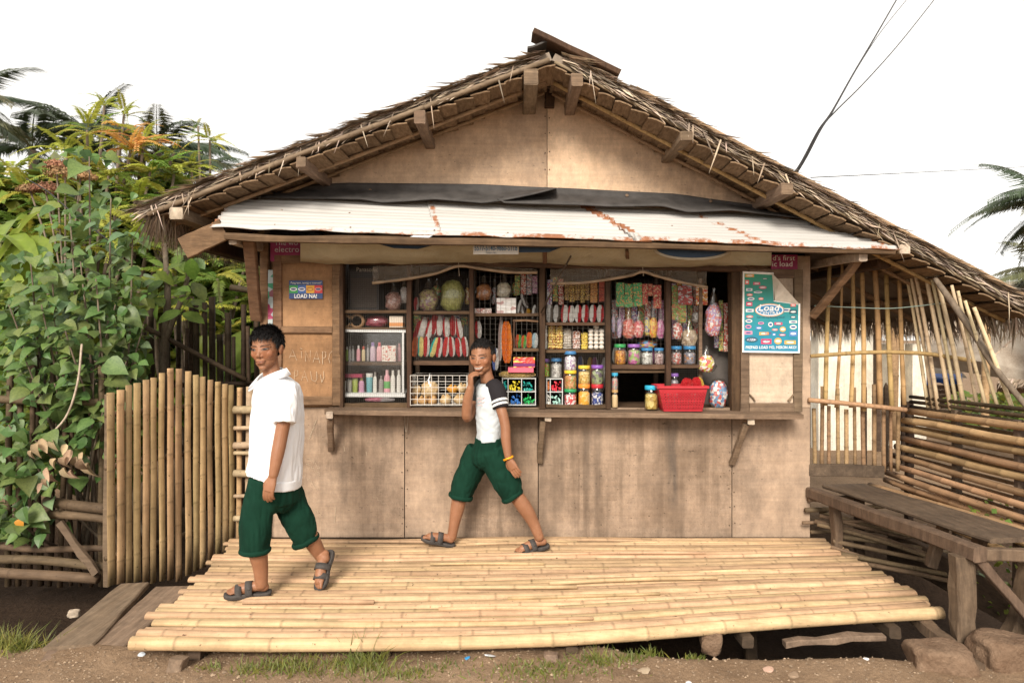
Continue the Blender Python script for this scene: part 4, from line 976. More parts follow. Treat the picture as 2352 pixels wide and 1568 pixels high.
# ---- big heart-leaved shrub
random.seed(81)
base = V((-3.05, 5.0, -.2)); shrub = thing('heart_leaf_shrub', 'tall shrub with heart-shaped grey-green leaves climbing over the left fence', 'shrub', base)
tips = [(205, 360, 5.2), (255, 455, 5.1), (160, 490, 5.0), (70, 600, 4.8), (305, 545, 5.1), (20, 700, 4.7), (120, 640, 4.8), (265, 700, 4.9), (330, 745, 5.1), (215, 850, 4.7), (60, 830, 4.6), (20, 975, 4.5), (125, 880, 4.6), (240, 930, 4.6), (185, 600, 4.9), (80, 1010, 4.5), (10, 1075, 4.45), (30, 1180, 4.45), (290, 830, 4.9), (150, 760, 4.6), (95, 700, 4.7), (220, 640, 4.8)]
nl = 0
for ti, (px, py, Y) in enumerate(tips):
    tip = P(px, py, Y); mid = base.lerp(tip, .5)+V((rnd(-.12, .12), rnd(-.1, .1), rnd(0, .2))); b0 = base+V((rnd(-.25, .35), rnd(-.1, .15), 0))
    pts = cr([b0, mid, tip], 10)
    MB().tube(pts, [lerp(.014, .004, i/len(pts)) for i in range(len(pts))], 6).build('stem', M['bark'], shrub, True)
    k_ = 15 if py < 900 else 11
    for j in range(k_):
        if nl >= 296: break
        t = 1-(j/k_)**1.15*(.62 if py < 700 else .45); i = min(len(pts)-1, int(t*(len(pts)-1))); p = pts[i]
        a = rnd(0, 6.28); out = V((math.cos(a), math.sin(a)*.8-.25, rnd(-.1, .5))).normalized()
        pe = rnd(.05, .15); q = p+out*pe
        fwd = V((out.x, out.y-.25, rnd(-.75, -.05))); nrm = V((rnd(-.45, .45), rnd(-1.0, -.25), rnd(.35, 1.0)))
        sz = rnd(.055, .13)*(1.2 if j < 3 else 1)*(1.1 if py < 560 else 1)
        put('leaf', random.choice(LEAF), shrub, q, fwd, nrm, sz, M['leafpale'] if (py < 600 and random.random() < .5) or random.random() < .06 else None)
        MB().tube([p, q], .0022, 4).build('petiole', M['fern2'], shrub) if j < 4 else None
        nl += 1
mb = MB(); random.seed(811)
for _ in range(950):                                   # the smaller leaves filling the shrub
    px, py, Y = random.choice(tips); px += random.gauss(0, 42); py += abs(random.gauss(0, 90))-20; p = P(px, min(py, 1230), Y+rnd(-.05, .45))
    if px > 335 or px < -60: continue
    m_ = orient((rnd(-1, 1), rnd(-.9, .3), rnd(-.9, .1)), (rnd(-.5, .5), rnd(-1, -.2), rnd(.3, 1))); sc_ = rnd(.035, .10); g = rnd(.5, 1.15); n0 = len(mb.v)
    mb.add([p+(m_ @ V((t*sc_, q*w*sc_, abs(q)*w*.25*sc_-.25*t*t*sc_))) for t, w in heart for q in (-1, 0, 1)], [(i*3+j, (i+1)*3+j, (i+1)*3+j+1, i*3+j+1) for i in range(6) for j in range(2)], (g*rnd(.85, 1.2), g, g*.9))
mb.build('small_leaves', M['leaf'], shrub)['kind'] = 'stuff'
MB().tube(cr([P(188, 790, 4.55), P(178, 880, 4.5), P(150, 960, 4.5), P(95, 1015, 4.5), P(70, 1040, 4.5)], 5), .007, 6).build('bare_stem', M['pale_end'], shrub, True)
# dry curled leaves
DRY = [leaf_mesh('dry_leaf', [(-.1, .1), (.05, .28), (.3, .3), (.55, .25), (.8, .12), (1, .02)], f, M['dry'], c) for f, c in ((1.3, .5), (1.0, -.4), (1.7, .8))]
for px, py in ((95, 1010), (120, 1012), (150, 1022), (160, 1035), (88, 1020), (110, 1075), (120, 1090), (108, 1100), (152, 1050), (175, 1050), (187, 1055), (165, 1080), (205, 1065), (75, 1035), (150, 1075), (98, 1110), (190, 1040), (128, 1055)):
    put('dry_leaf', random.choice(DRY), shrub, P(px, py, 4.42+rnd(-.05, .05)), (rnd(-.5, .5), rnd(-.3, .3), -1), (rnd(-.5, .5), -1, rnd(-.2, .3)), rnd(.06, .1))
put('dry_leaf', LEAF[1], shrub, P(45, 1195, 4.4), (.2, 0, -1), (0, -1, .3), .06, colmat((.5, .22, .03), .6))
# ---- pinnate leaf fronds
def frond_mesh(name, n, L, w, droop, mat, twist=.5, wl=.26, rr=.006, seed=0, lean=.5, back=.0):
    """rachis along +X bending down, paired leaflets"""
    random.seed(seed); mb = MB(); ax = []
    for i in range(13):
        t = i/12; ax.append(V((L*t*(1-.12*droop*t), 0, .10*L*math.sin(t*2.2)-droop*L*t*t*.6)))
    mb.tube(ax, [lerp(rr, rr*.3, i/12) for i in range(13)], 4, col=(.9, .85, .6))
    for i in range(n):
        t = .10+.90*i/(n-1); k_ = t*12; j = min(11, int(k_)); p = ax[j].lerp(ax[j+1], k_-j); tg = (ax[j+1]-ax[j]).normalized()
        ln = w*math.sin(min(1, t*1.1+.12)*math.pi*.86+.12)**.6*rnd(.85, 1.1)
        for s_ in (-1, 1):
            d = (V((0, s_, 0))+tg*lean+V((0, 0, -back+rnd(-.15, .1)))).normalized(); nn = d.cross(tg)*s_
            nn = (nn if nn.z > 0 else -nn); wv = d.cross(nn).normalized()*ln*wl*.5
            e = p+d*ln+V((0, 0, -ln*rnd(.12, .3))); m = p+d*ln*.45+V((0, 0, ln*.03))
            g = rnd(.8, 1.15)
            mb.add([p, m+wv, e, m-wv], [(0, 1, 2, 3)], (g, g, g))
    return mb.mesh(name, mat)
FR = [frond_mesh('frond', 21, 1.0, .15, dr, M['fern'], seed=q, wl=.46) for q, dr in enumerate((.35, .6, .9))]
def rosette(parent, c, n, size, mats, up=.45, name='frond', meshes=FR, spread=1.0, front=.0):
    for i in range(n):
        a = 2*math.pi*(i+rnd(-.3, .3))/n; el = rnd(.0, 1.0)*up*2-.15
        fwd = V((math.cos(a)*spread, math.sin(a)*.8-front, el)); nrm = V((-.2*math.cos(a), -.35-.2*math.sin(a), 1))
        put(name, random.choice(meshes), parent, c+V((rnd(-.03, .03), 0, rnd(-.05, .05))), fwd, nrm, size*rnd(.75, 1.1), random.choice(mats))
def fern_tree(name, lab, base, ros, seed, mats, trunk_r=.05):
    random.seed(seed); t_ = thing(name, lab, 'tree', base)
    for (px, py, Y, n, sz, mm) in ros:
        c = P(px, py, Y); b = V(base); pts = cr([b, b.lerp(c, .5)+V((rnd(-.2, .2), rnd(-.1, .1), rnd(0, .2))), c], 6)
        MB().tube(pts, [lerp(trunk_r, .012, i/len(pts)) for i in range(len(pts))], 7).build('branch', M['bark'], t_, True)
        rosette(t_, c, n, sz, mm)
    return t_
mf, mo, mg = [M['fern'], M['fern'], M['fern2']], [M['orange'], M['fern'], M['orange'], M['fern']], [M['fern2'], M['fern2'], M['fern']]
fern_tree('feathery_tree', 'yellow-green feathery tree with orange young leaves behind the shrub', (-5.0, 8.2, -.2),
          [(300, 345, 8.0, 12, .62, mo), (275, 300, 8.5, 9, .5, mo), (200, 300, 8.6, 10, .55, mf), (285, 262, 9.0, 9, .42, mf), (150, 350, 8.4, 10, .55, mf), (345, 395, 8.0, 12, .6, mf), (250, 400, 8.0, 11, .6, mf), (400, 400, 8.2, 11, .5, mf), (240, 240, 9.4, 8, .35, mf), (400, 350, 8.6, 6, .4, mf), (180, 420, 8.2, 10, .6, mf), (310, 455, 8.0, 12, .6, mf), (120, 480, 7.8, 11, .6, mg), (230, 500, 7.6, 12, .6, mf), (350, 500, 7.6, 12, .55, mf), (60, 540, 7.6, 11, .6, mg), (290, 560, 7.4, 11, .55, mg), (170, 560, 7.4, 11, .55, mg), (330, 330, 8.2, 9, .5, mo), (390, 460, 8.0, 11, .5, mf)], 82, mf)
fern_tree('feathery_tree', 'slender feathery sapling topping the thatch eave on the left', (-4.0, 9.0, -.2), [(482, 322, 9.0, 10, .42, mf), (440, 390, 8.8, 10, .45, mf), (420, 430, 8.6, 10, .5, mf), (455, 290, 9.2, 6, .25, mf)], 83, mf, .03)
fern_tree('feathery_tree', 'feathery tree at the far left edge behind the banana', (-6.3, 8.6, -.2), [(30, 390, 8.8, 11, .62, mf), (70, 440, 8.5, 10, .6, mg), (10, 460, 8.6, 10, .6, mg), (110, 420, 8.8, 9, .5, mf), (-30, 410, 8.6, 9, .6, mf)], 84, mg)
fern_tree('feathery_tree', 'green feathery tree standing under the left eave behind the stick fence', (-3.4, 7.6, -.2), [(430, 570, 7.6, 11, .55, mg), (500, 640, 7.4, 11, .55, mg), (380, 620, 7.4, 10, .5, mg), (545, 680, 7.6, 11, .55, mg), (460, 720, 7.3, 11, .55, mg), (400, 500, 7.8, 11, .6, mg), (350, 560, 7.6, 10, .55, mg), (560, 620, 8, 9, .5, mf), (350, 690, 7.4, 10, .5, mg), (520, 760, 7.4, 10, .5, mg)], 85, mg)
# ---- slim grey trunk in front of that tree
random.seed(86); tr_ = thing('forked_tree', 'thin forked grey trunk with large rounded leaves under the left eave', 'tree', P(378, 1000, 6.0))
pts = cr([P(374, 1000, 6.0), P(378, 800, 6.0), P(385, 680, 6.0), P(378, 560, 6.1)], 6); MB().tube(pts, [lerp(.045, .02, i/len(pts)) for i in range(len(pts))], 8).build('trunk', M['bark'], tr_, True)
pts = cr([P(380, 780, 6.0), P(398, 735, 6.0), P(430, 640, 6.1), P(420, 560, 6.2)], 6); MB().tube(pts, [lerp(.03, .015, i/len(pts)) for i in range(len(pts))], 8).build('branch', M['bark'], tr_, True)
OV = leaf_mesh('leaf', [(0, .06), (.2, .25), (.5, .34), (.8, .2), (1, 0)], .2, M['fern2'], .2)
for _ in range(46):
    px, py = rnd(320, 450), rnd(580, 720); put('leaf', OV, tr_, P(px, py, 6.0+rnd(-.25, .3)), (rnd(-1, 1), rnd(-1, .3), rnd(-.8, .3)), (rnd(-.4, .4), -.7, 1), rnd(.12, .22), random.choice([M['fern2'], M['leaf'], M['under']]))
# ---- banana plants
def banana_leaf(parent, a, b, w, up, seed, tear=.5):
    random.seed(seed); mb = MB(); a, b = V(a), V(b); d = b-a; mid = a.lerp(b, .55)+V((0, 0, d.length*.16)); pts = cr([a, mid, b], 9); n = len(pts); vs = []; cs = []
    up = V(up).normalized(); o = rnd(0, 40)
    for i, p in enumerate(pts):
        t = i/(n-1); tg = (pts[min(i+1, n-1)]-pts[max(i-1, 0)]).normalized(); s_ = tg.cross(up).normalized(); nn = s_.cross(tg)
        ww = w*math.sin(min(1, .05+t*.97)*math.pi)**.55*(1+.12*noise.noise(V((t*9, o, 0)))) if 0 < t < 1 else .01
        for q in (-1, -.5, 0, .5, 1):
            vs.append(p+s_*q*ww+nn*(abs(q)*ww*.32*(1 if q else 0)-.08*ww*q*q*rnd(0, 2))); g = (1.25 if q == 0 else rnd(.88, 1.08)); cs.append((g, g, g))
    fs = [(i*5+j, (i+1)*5+j, (i+1)*5+j+1, i*5+j+1) for i in range(n-1) for j in range(4) if not (j in (0, 3) and random.random() < tear*.12)]
    mb.add(vs, fs, cs); return mb.build('leaf', M['banana'], parent, True)
bp = thing('banana_plant', 'banana plant with broad yellow-green leaves at the left edge of the picture', 'banana plant', P(-40, 1000, 5.9))
MB().tube([P(-40, 1000, 5.9), P(-25, 720, 5.9), P(-10, 600, 5.9)], [.11, .09, .06], 10).build('stem', M['fern2'], bp, True)
for i, (a, b, w, up, Y2) in enumerate((((-10, 610), (140, 475), .17, (-.3, -.6, 1), 5.8), ((-10, 640), (120, 590), .16, (.1, -.9, .6), 5.6), ((-40, 560), (85, 600), .10, (.2, -.3, 1), 5.5), ((-10, 620), (150, 690), .15, (0, -.9, .6), 5.9), ((-60, 690), (60, 700), .17, (0, -.9, .5), 5.6), ((-30, 600), (60, 500), .14, (-.4, -.8, .6), 6.3))):
    banana_leaf(bp, P(*a, 5.9), P(*b, Y2), w, up, 90+i)
banana_leaf(bp, P(120, 760, 5.2), P(5, 815, 5.0), .08, (0, -.7, .7), 99)
b2 = thing('banana_plant', 'banana plant with bright leaves glimpsed through the stick fence', 'banana plant', P(520, 1000, 7.2))
MB().tube([P(520, 1000, 7.2), P(522, 850, 7.2)], [.1, .07], 10).build('stem', M['fern2'], b2, True)
for i, (a, b) in enumerate((((520, 850), (430, 800)), ((520, 850), (590, 775)), ((520, 850), (450, 880)), ((520, 850), (600, 850)))):
    banana_leaf(b2, P(*a, 7.2), P(*b, 7.1), .17, (0, -.8, .7), 110+i)
# ---- russet flower heads
random.seed(88); fl = thing('flowering_bush', 'bush with rusty brown flower heads left behind the heart-leaved shrub', 'bush', P(150, 700, 7.0))
for px, py, r in ((150, 405, .20), (185, 410, .14), (105, 440, .16), (70, 440, .12), (130, 385, .12)):
    c = P(px, py, 7.4); mb = MB()
    MB().tube(cr([P(150, 700, 7.0), P((px+150)/2, 560, 7.2), c], 4), .01, 5).build('stem', M['bark'], fl, True)
    for _ in range(420):
        d = V((random.gauss(0, 1), random.gauss(0, 1), abs(random.gauss(0, .8)))).normalized(); p = c+V((d.x*r*1.3, d.y*r, d.z*r*.7))*rnd(.5, 1); s_ = V((rnd(-1, 1), rnd(-1, 1), rnd(-1, 1)))*.016; u = d.cross(s_).normalized()*.012; g = rnd(.6, 1.2)
        mb.add([p-s_, p+u, p+s_, p-u], [(0, 1, 2, 3)], (g, g, g))
    mb.build('flower_head', M['flower'], fl)['kind'] = 'stuff'
# ---- coconut palms
PF = [frond_mesh('frond', 62, 1.0, .26, dr, M['palm'], seed=40+q, wl=.085, rr=.008, lean=.75, back=.35) for q, dr in enumerate((.35, .7, 1.0, 1.3))]
def coconut(lab, base, px, py, Y, size, n, mats, seed, bias=(0, 0, 0), el=(-.5, 1.2)):
    random.seed(seed); t_ = thing('coconut_palm', lab, 'palm tree', base); c = P(px, py, Y); b = V(base)
    pts = cr([b, b.lerp(c, .5)+V((rnd(-.4, .4), 0, 0)), c], 8); MB().tube(pts, [lerp(.2, .11, i/len(pts)) for i in range(len(pts))], 9).build('trunk', M['bark'], t_, True)
    for i in range(n):
        a = 2*math.pi*(i+rnd(-.25, .25))/n*1.0; e = rnd(*el)
        put('frond', random.choice(PF), t_, c, V((math.cos(a), math.sin(a), e))+V(bias), V((-.3*math.cos(a), -.3*math.sin(a)-.15, 1)), size*rnd(.85, 1.15), random.choice(mats))
mp = [M['palm'], M['palm'], M['palm2']]
coconut('dark coconut palm furthest left behind the feathery trees', (-14.5, 22, -.3), 75, 345, 21, 3.0, 12, mp, 91)
coconut('coconut palm rising in the middle of the left trees', (-13.2, 24, -.3), 205, 310, 24, 2.6, 10, mp, 92)
coconut('coconut palm with upright fronds right of the feathery tree', (-11.0, 24, -.3), 362, 350, 23, 2.9, 17, mp, 93, el=(-.3, .8))
coconut('far small coconut palm just above the left thatch slope', (-13.0, 30, -.3), 455, 405, 29, 2.4, 13, mp, 94)
coconut('coconut palm whose single frond tip enters at the upper left edge', (-12.2, 15, -.3), -95, 250, 15, 1.7, 12, mp, 95)
coconut('coconut palm at the right edge with drooping dry-tipped fronds', (7.6, 9.4, -.3), 2425, 470, 9.4, 1.12, 18, [M['palm'], M['palm'], M['palm2']], 96, el=(-.7, 1.1))
coconut('lower yellowish coconut palm at the right edge under the other palm', (9.3, 11.5, -.3), 2425, 625, 11.5, 1.2, 14, [M['palm2']], 97, el=(-.3, .9))
# ---- undergrowth mass behind the left fences
random.seed(89); mb = MB()
def leafquad(mb, p, s_, flat=.4):
    d = V((rnd(-1, 1), rnd(-1, 1), rnd(-.7, .5))).normalized(); n_ = V((rnd(-.6, .6), rnd(-1, 0), rnd(.2, 1))); w = d.cross(n_).normalized()*s_*flat; g = rnd(.45, 1.3)
    mb.add([p, p+d*s_*.5+w, p+d*s_, p+d*s_*.5-w], [(0, 1, 2, 3)], (g*rnd(.8, 1.5), g, g*.8))
for _ in range(30000):
    px = rnd(-420, 640) if random.random() < .25 else rnd(-80, 640); top = 405 + 60*noise.noise(V((px*.012, 0, 0))) + (130*smooth(380, 560, px)); py = lerp(top, 1010, random.random()**1.25); Y = rnd(8.4, 10.5)
    leafquad(mb, P(px, py, Y), rnd(.09, .24))
tag(mb.build('undergrowth', M['under']), 'dense green undergrowth filling the yard behind the left fences', 'foliage', kind='stuff')
mb = MB()
for _ in range(9000):
    x = rnd(-45, -6.5); leafquad(mb, V((x, rnd(19, 27), rnd(-.3, 1)*0+abs(random.gauss(0, 1.0))*(1.6+noise.noise(V((x*.3, 0, 0)))))), rnd(.3, .75), .45)
tag(mb.build('far_trees', M['under']), 'green tree line far behind the left yard', 'trees', kind='stuff')
mb = MB()
for _ in range(2600):
    px = rnd(-60, 330); py = rnd(640, 1120); leafquad(mb, P(px, py, rnd(5.3, 6.2)), rnd(.06, .14))
tag(mb.build('undergrowth', M['under']), 'shaded leaves between the left fence sticks', 'foliage', kind='stuff')
mb = MB()
for _ in range(420):
    p = V((rnd(2.75, 3.15), rnd(3.4, 4.3), rnd(-.25, .45))); leafquad(mb, p, rnd(.02, .05), .5)
tag(mb.build('weeds', M['under']), 'green weeds with small leaves behind the bench and slat wall', 'weeds', kind='stuff')

# ================================================================== SHELVES AND GOODS
random.seed(101)
def shelf(x0, x1, y, Y0=WY-.005, Y1=5.36, th=.022, name='shelf_board', mat='framex'):
    a, b = P(x0, y, Y0), P(x1, y, Y0); MB().beam(V((a.x, (Y0+Y1)/2, a.z-th/2)), V((b.x, (Y0+Y1)/2, b.z-th/2)), Y1-Y0, th, n=5, jit=.001, bev=.05).build(name, M[mat], store)
def shz(y, Y0=WY-.005): return CAM_H-(y-HY)/F*Y0          # top of a shelf drawn at picture height y
shelf(792, 937, 712); shelf(949, 1078, 714); shelf(1090, 1237, 719); shelf(1254, 1390, 740); shelf(1179, 1237, 800); shelf(1254, 1390, 803); shelf(949, 1078, 829, th=.03); shelf(1404, 1527, 838, th=.03); shelf(1541, 1606, 838)
shelf(1404, 1527, 849, Y0=WY+.02, th=.022, name='hatch_rail'); shelf(790, 930, 832, WY+.05)
for x0, x1 in ((1180, 1184), ): vpost(1181, .014, 736, 800, WY+.01, .02)
MB().beam(P(1178, 737, WY+.01), P(1236, 738, WY+.01), .02, .014, n=2).build('inner_rail', M['frame'], store)
sheet('inner_panel', [(1613, 756), (1674, 756), (1674, 934), (1613, 934)], 5.22, .01, colmat((.10, .085, .075), .8), store)
for x in (941, 1083, 1246, 1396, 1534):                      # rear posts of the shelf rack
    a = P(x, 938, WY); MB().beam((a.x, 5.37, .92), (a.x, 5.37, 2.05), .035, .035, (0, 1, 0), n=2).build('rear_post', M['dark'], store)
# --- wire screens
def screen(x0, x1, y0, y1, st, r, Y=WY+.004, lab=''):
    mb = MB(); a, b = P(x0, y1, Y), P(x1, y0, Y); nx_ = int((b.x-a.x)/st); nz = int((b.z-a.z)/st)
    for i in range(nx_+1):
        x = a.x+i*st+rnd(-.001, .001); mb.tube([(x, Y, a.z), (x+rnd(-.002, .002), Y+rnd(-.002, .002), b.z)], r, 3, False)
    for j in range(nz+1):
        z = a.z+j*st; mb.tube([(a.x, Y+.001, z), (b.x, Y+.001, z+rnd(-.002, .002))], r, 3, False)
    o = mb.build('wire_screen', M['wire'], store); o['label'] = lab; return o
screen(792, 934, 620, 926, .0135, .00055, lab='fine rusty wire screen over the leftmost bay'); screen(948, 1078, 622, 830, .0135, .0005, lab='fine wire screen over the second bay'); screen(1090, 1238, 622, 864, .038, .0009, lab='coarse wire grid over the third bay'); screen(1255, 1390, 622, 802, .038, .0009, lab='coarse wire grid over the fourth bay')
screen(1255, 1390, 803, 866, .0135, .0005, lab='fine wire screen above the candy case'); screen(1404, 1527, 640, 838, .03, .0006, lab='wire grid over the fifth bay'); screen(1541, 1604, 660, 900, .016, .0005, lab='fine wire screen over the last bay')
# --- shapes shared by goods
def unit(fn, name, mats, smooth_=True): mb = MB(); fn(mb); return mb.mesh(name, mats, smooth_)
JAR = unit(lambda m: m.lathe([(.0, 0), (.46, 0), (.5, .03), (.5, .72), (.47, .8), (.40, .85), (.40, .9), (.0, .9)], 20), 'jar_body', M['glass'])
LID = unit(lambda m: m.lathe([(.46, .83), (.47, .84), (.475, .97), (.45, 1.0), (0, 1.0)], 20), 'lid', M['alu'])
def fill(m):
    random.seed(3); vs = []; prof = [(.0, .02), (.40, .02), (.45, .05), (.455, .2), (.45, .35), (.455, .5), (.44, .62), (.3, .68), (0, .70)]
    m.lathe(prof, 20)
    m.v = [tuple(V(v)*(1+.05*noise.noise(V(v)*9))) for v in m.v]
FILL = unit(fill, 'contents', M['glass'])
BOT = unit(lambda m: m.lathe([(0, 0), (.46, 0), (.5, .03), (.5, .62), (.42, .74), (.24, .80), (.22, .82), (0, .82)], 16, sy=.7), 'bottle_body', M['glass'])
CAP = unit(lambda m: m.lathe([(.26, .80), (.27, .81), (.25, .98), (.2, 1.0), (0, 1.0)], 14, sy=.8), 'cap', M['glass'])
TUB = unit(lambda m: m.lathe([(0, 0), (.40, 0), (.43, .03), (.5, .8), (0, .8)], 16, sy=.8), 'tub_body', M['glass'])
TCAP = unit(lambda m: m.lathe([(.5, .8), (.52, .82), (.52, .98), (.48, 1), (0, 1)], 16, sy=.8), 'cap', M['glass'])
BOX = unit(lambda m: m.box((-.5, -.5, 0), (.5, .5, 1), bev=.02), 'carton', M['glass'], False)
def pillow(m, split=None, c1=(1, 1, 1), c2=(1, 1, 1)):
    nx_, nz = 8, 12; random.seed(5)
    for s_ in (-1, 1):
        vs = []; cs = []
        for j in range(nz+1):
            t = j/nz; bulge = max(0, math.sin(t*math.pi))**.5
            for i in range(nx_+1):
                u = i/nx_-.5; th = .16*bulge*max(0, math.cos(u*math.pi))**.6
                wv = .04*noise.noise(V((u*6, t*9, s_)))*bulge
                vs.append((u*(.42+.58*bulge)*(1+.10*noise.noise(V((t*4,u*3,1)))), s_*(th+wv*.6+.002), t+(.012 if (j in (0, nz) and i % 2) else 0)))
                cs.append(c1 if (split is None or u < split+.10*(t-.5)) else c2)
        f = [(j*(nx_+1)+i, j*(nx_+1)+i+1, (j+1)*(nx_+1)+i+1, (j+1)*(nx_+1)+i) for j in range(nz) for i in range(nx_)]
        if s_ > 0: f = [q[::-1] for q in f]
        m.add(vs, f, cs)
SAC = MB(); pillow(SAC); SAC.v = [(x/(.42+.58*max(0, math.sin(z*math.pi))**.5) if 0 < z < 1 else x/.42, y*.7, z) for x, y, z in SAC.v]; SAC = SAC.mesh('sachet', M['foil'], True)
PK = {}
def packet_mesh(c1, c2=None, split=0.0):
    key = (c1, c2, split)
    if key not in PK: PK[key] = unit(lambda m: pillow(m, split if c2 else None, c1, c2 or c1), 'packet', M['foil'])
    return PK[key]
def sack(m):
    """tied plastic bag: lumpy belly, gathered neck, flared top"""
    prof = [(0, 0), (.3, .015), (.45, .10), (.5, .26), (.45, .45), (.33, .60), (.22, .72), (.13, .84), (.07, .93), (.06, .96), (.12, 1.0), (0, .99)]
    m.lathe(prof, 18, sy=.6)
    m.v = [(x*(1+.45*noise.noise(V((x*4, y*4, z*3)))+.22*noise.noise(V((x*11, y*11, z*5))))+.06*noise.noise(V((0,z*5,3))), y*(1+.35*noise.noise(V((x*4+9, y*4, z*4)))), z+.06*noise.noise(V((x*5, y*5, 2)))) for x, y, z in m.v]
SACK = unit(sack, 'bag', M['glass'])
def blob(m):
    m.lathe([(0, 0), (.34, .02), (.48, .2), (.5, .5), (.42, .78), (.25, .95), (0, 1)], 18, sy=.65)
    m.v = [(x*(1+.35*noise.noise(V((x*3, y*3, z*3)))+.2*noise.noise(V((x*10,y*10,z*8)))), y*(1+.25*noise.noise(V((x*9,y*9,z*8+4)))), z+.09*noise.noise(V((x*4, y*4, 7)))) for x, y, z in m.v]
BLOB = unit(blob, 'bag', M['glass'])
def rect(x0, x1, y0, y1, Y, base=None):
    a, b = P(x0, y1, Y), P(x1, y0, Y); c = V(((a.x+b.x)/2, Y, a.z if base is None else base)); return c, b.x-a.x, b.z-a.z
def scaled(name, me, par, c, w, d, h, mat=None, ry=0, rz=0):
    return link(name, me, par, c, (0, ry, rz), (w, d, h), mat)
def jar(x0, x1, y0, y1, lid, cont, lab, Y=5.09, base=None, grp=None):
    c, w, h = rect(x0, x1, y0, y1, Y, base)
    t = thing('candy_jar', lab, 'jar', c, grp); scaled('jar_body', JAR, t, c, w, w, h)
    scaled('lid', LID, t, c, w, w, h, colmat(lid, .35)); scaled('contents', FILL, t, c, w*.98, w*.98, h*rnd(.9, 1.08), cont); return t
def bottle(x0, x1, y0, y1, col, cap, lab, Y=5.1, base=None, tub=False, cat='bottle', nm='cosmetic_bottle', band=None):
    c, w, h = rect(x0, x1, y0, y1, Y, base); t = thing(nm, lab, cat, c)
    scaled('body', TUB if tub else BOT, t, c, w, w, h, col if not isinstance(col, tuple) else colmat(col, .35)); scaled('cap', TCAP if tub else CAP, t, c, w, w, h, colmat(cap, .35))
    if band: scaled('label_band', BAND, t, c+V((0, 0, h*.2)), w*1.02, w*1.02, h*.3, colmat(band, .5))
    return t
BAND = unit(lambda m: m.lathe([(.5, 0), (.505, .01), (.505, .99), (.5, 1)], 16, sy=.7), 'label_band', M['glass'])
def carton(x0, x1, y0, y1, mat, lab, Y=5.08, dep=.1, base=None, name='carton', band=None, cat='box', ry=0):
    c, w, h = rect(x0, x1, y0, y1, Y, base); t = thing(name, lab, cat, c); scaled('box_body', BOX, t, c, w, dep, h, mat, ry)
    if band: scaled('printed_band', BOX, t, c+V((0, -.002, h*.1)), w*1.004, dep*1.004, h*.32, colmat(band, .5), ry)
    return t
def packet(x0, x1, y0, y1, me, lab, Y=5.06, dep=.05, ry=0, name='snack_packet', cat='packet', grp=None, rz=0):
    c, w, h = rect(x0, x1, y0, y1, Y); o = link(name, me, None, c, (0, ry, rz), (w, max(dep, w*.8), h)); return tag(o, lab, cat, grp)
def bag(x0, x1, y0, y1, mat, lab, Y=5.08, tied=True, name='plastic_bag', cat='bag', ry=0, shell=True, grp=None):
    c, w, h = rect(x0, x1, y0, y1, Y); t = thing(name, lab, cat, c, grp)
    scaled('contents', BLOB, t, c+V((0, 0, .004)), w*.92, w*.8, h*(.66 if tied else .9), mat, ry)
    if shell: scaled('plastic_film', SACK if tied else BLOB, t, c, w, w*.92, h, M['glass'], ry)
    return t
W_ = wrapmat
RED, WHT, SIL, TEAL, YEL, ORG = (.42, .018, .022), (.70, .67, .62), (.62, .60, .57), (.02, .42, .38), (.75, .62, .22), (.62, .16, .03)
# ============ bay A
c, w, h = rect(809, 876, 600, 709, 5.2, shz(712)); sp = thing('stereo_speaker', 'dark stereo speaker box with small pale brand lettering, top left of the shelves', 'speaker', c)
scaled('cabinet', BOX, sp, c, w, .2, h, colmat((.035, .03, .028), .6)); scaled('grille', BOX, sp, c+V((0, -.1, h*.06)), w*.86, .012, h*.62, colmat((.075, .06, .05), .9))
lettering('Panasonic', 819, 868, 614, 624, 5.085, colmat((.42, .36, .28), .5), sp)
bag(884, 924, 650, 713, W_((.40, .20, .16), (.55, .33, .27), (.3, .14, .10), 90), 'clear bag of pinkish pellets hanging beside the speaker box', 5.1)
bag(918, 938, 640, 697, W_((.5, .45, .42), (.6, .55, .5), (.4, .34, .32), 90), 'small whitish bag hanging against the first post from the left', 5.12)
RING = unit(lambda m: m.lathe([(.34, 0), (.5, 0), (.5, 1), (.34, 1), (.34, 0)], 22), 'tape_roll', M['glass'])
for i, (px, r) in enumerate(((792, 15), (818, 17))):
    c = P(px, 736, 5.0); s_ = 2*r/F*5.0; c.z = shz(712)-.078+.0; 
    o = link('tape_roll', RING, None, V((c.x, 5.02, CAM_H-(737-HY)/F*5.0)), (R(-90), 0, 0), (s_, s_, .11), colmat((.30, .17, .08), .5)); tag(o, ('packing tape roll cut by the left jamb' if i == 0 else 'packing tape roll showing its round hole, left shelf'), 'tape roll', 'rolls of tape')
shelf(790, 932, 752, Y0=WY+.0, th=.012)
bag(838, 895, 722, 752, W_((.26, .04, .07), (.33, .07, .1), (.2, .03, .05), 40), 'crimson plastic bundle lying between tape roll and carton', 5.06, tied=False)
carton(897, 928, 726, 752, colmat((.72, .62, .5), .6), 'white and orange carton on the left shelf above the cabinet', 5.05, .1, band=(.6, .25, .08))
cab = thing('glass_cabinet', 'aluminium framed display cabinet of toiletries in the leftmost bay', 'cabinet', P(857, 912, WY+.03))
for (a, b, ww) in (((784, 758), (932, 760), .026), ((782, 907), (931, 908), .026)): MB().beam(P(*a, WY+.022), P(*b, WY+.022), .02, ww, n=3, jit=.0005).build('rail', M['alu'], cab)
for x in (788, 926): MB().beam(P(x, 902, WY+.023), P(x, 764, WY+.023), .018, .016, (1, 0, 0), n=3, jit=.0005).build('stile', M['alu'], cab)
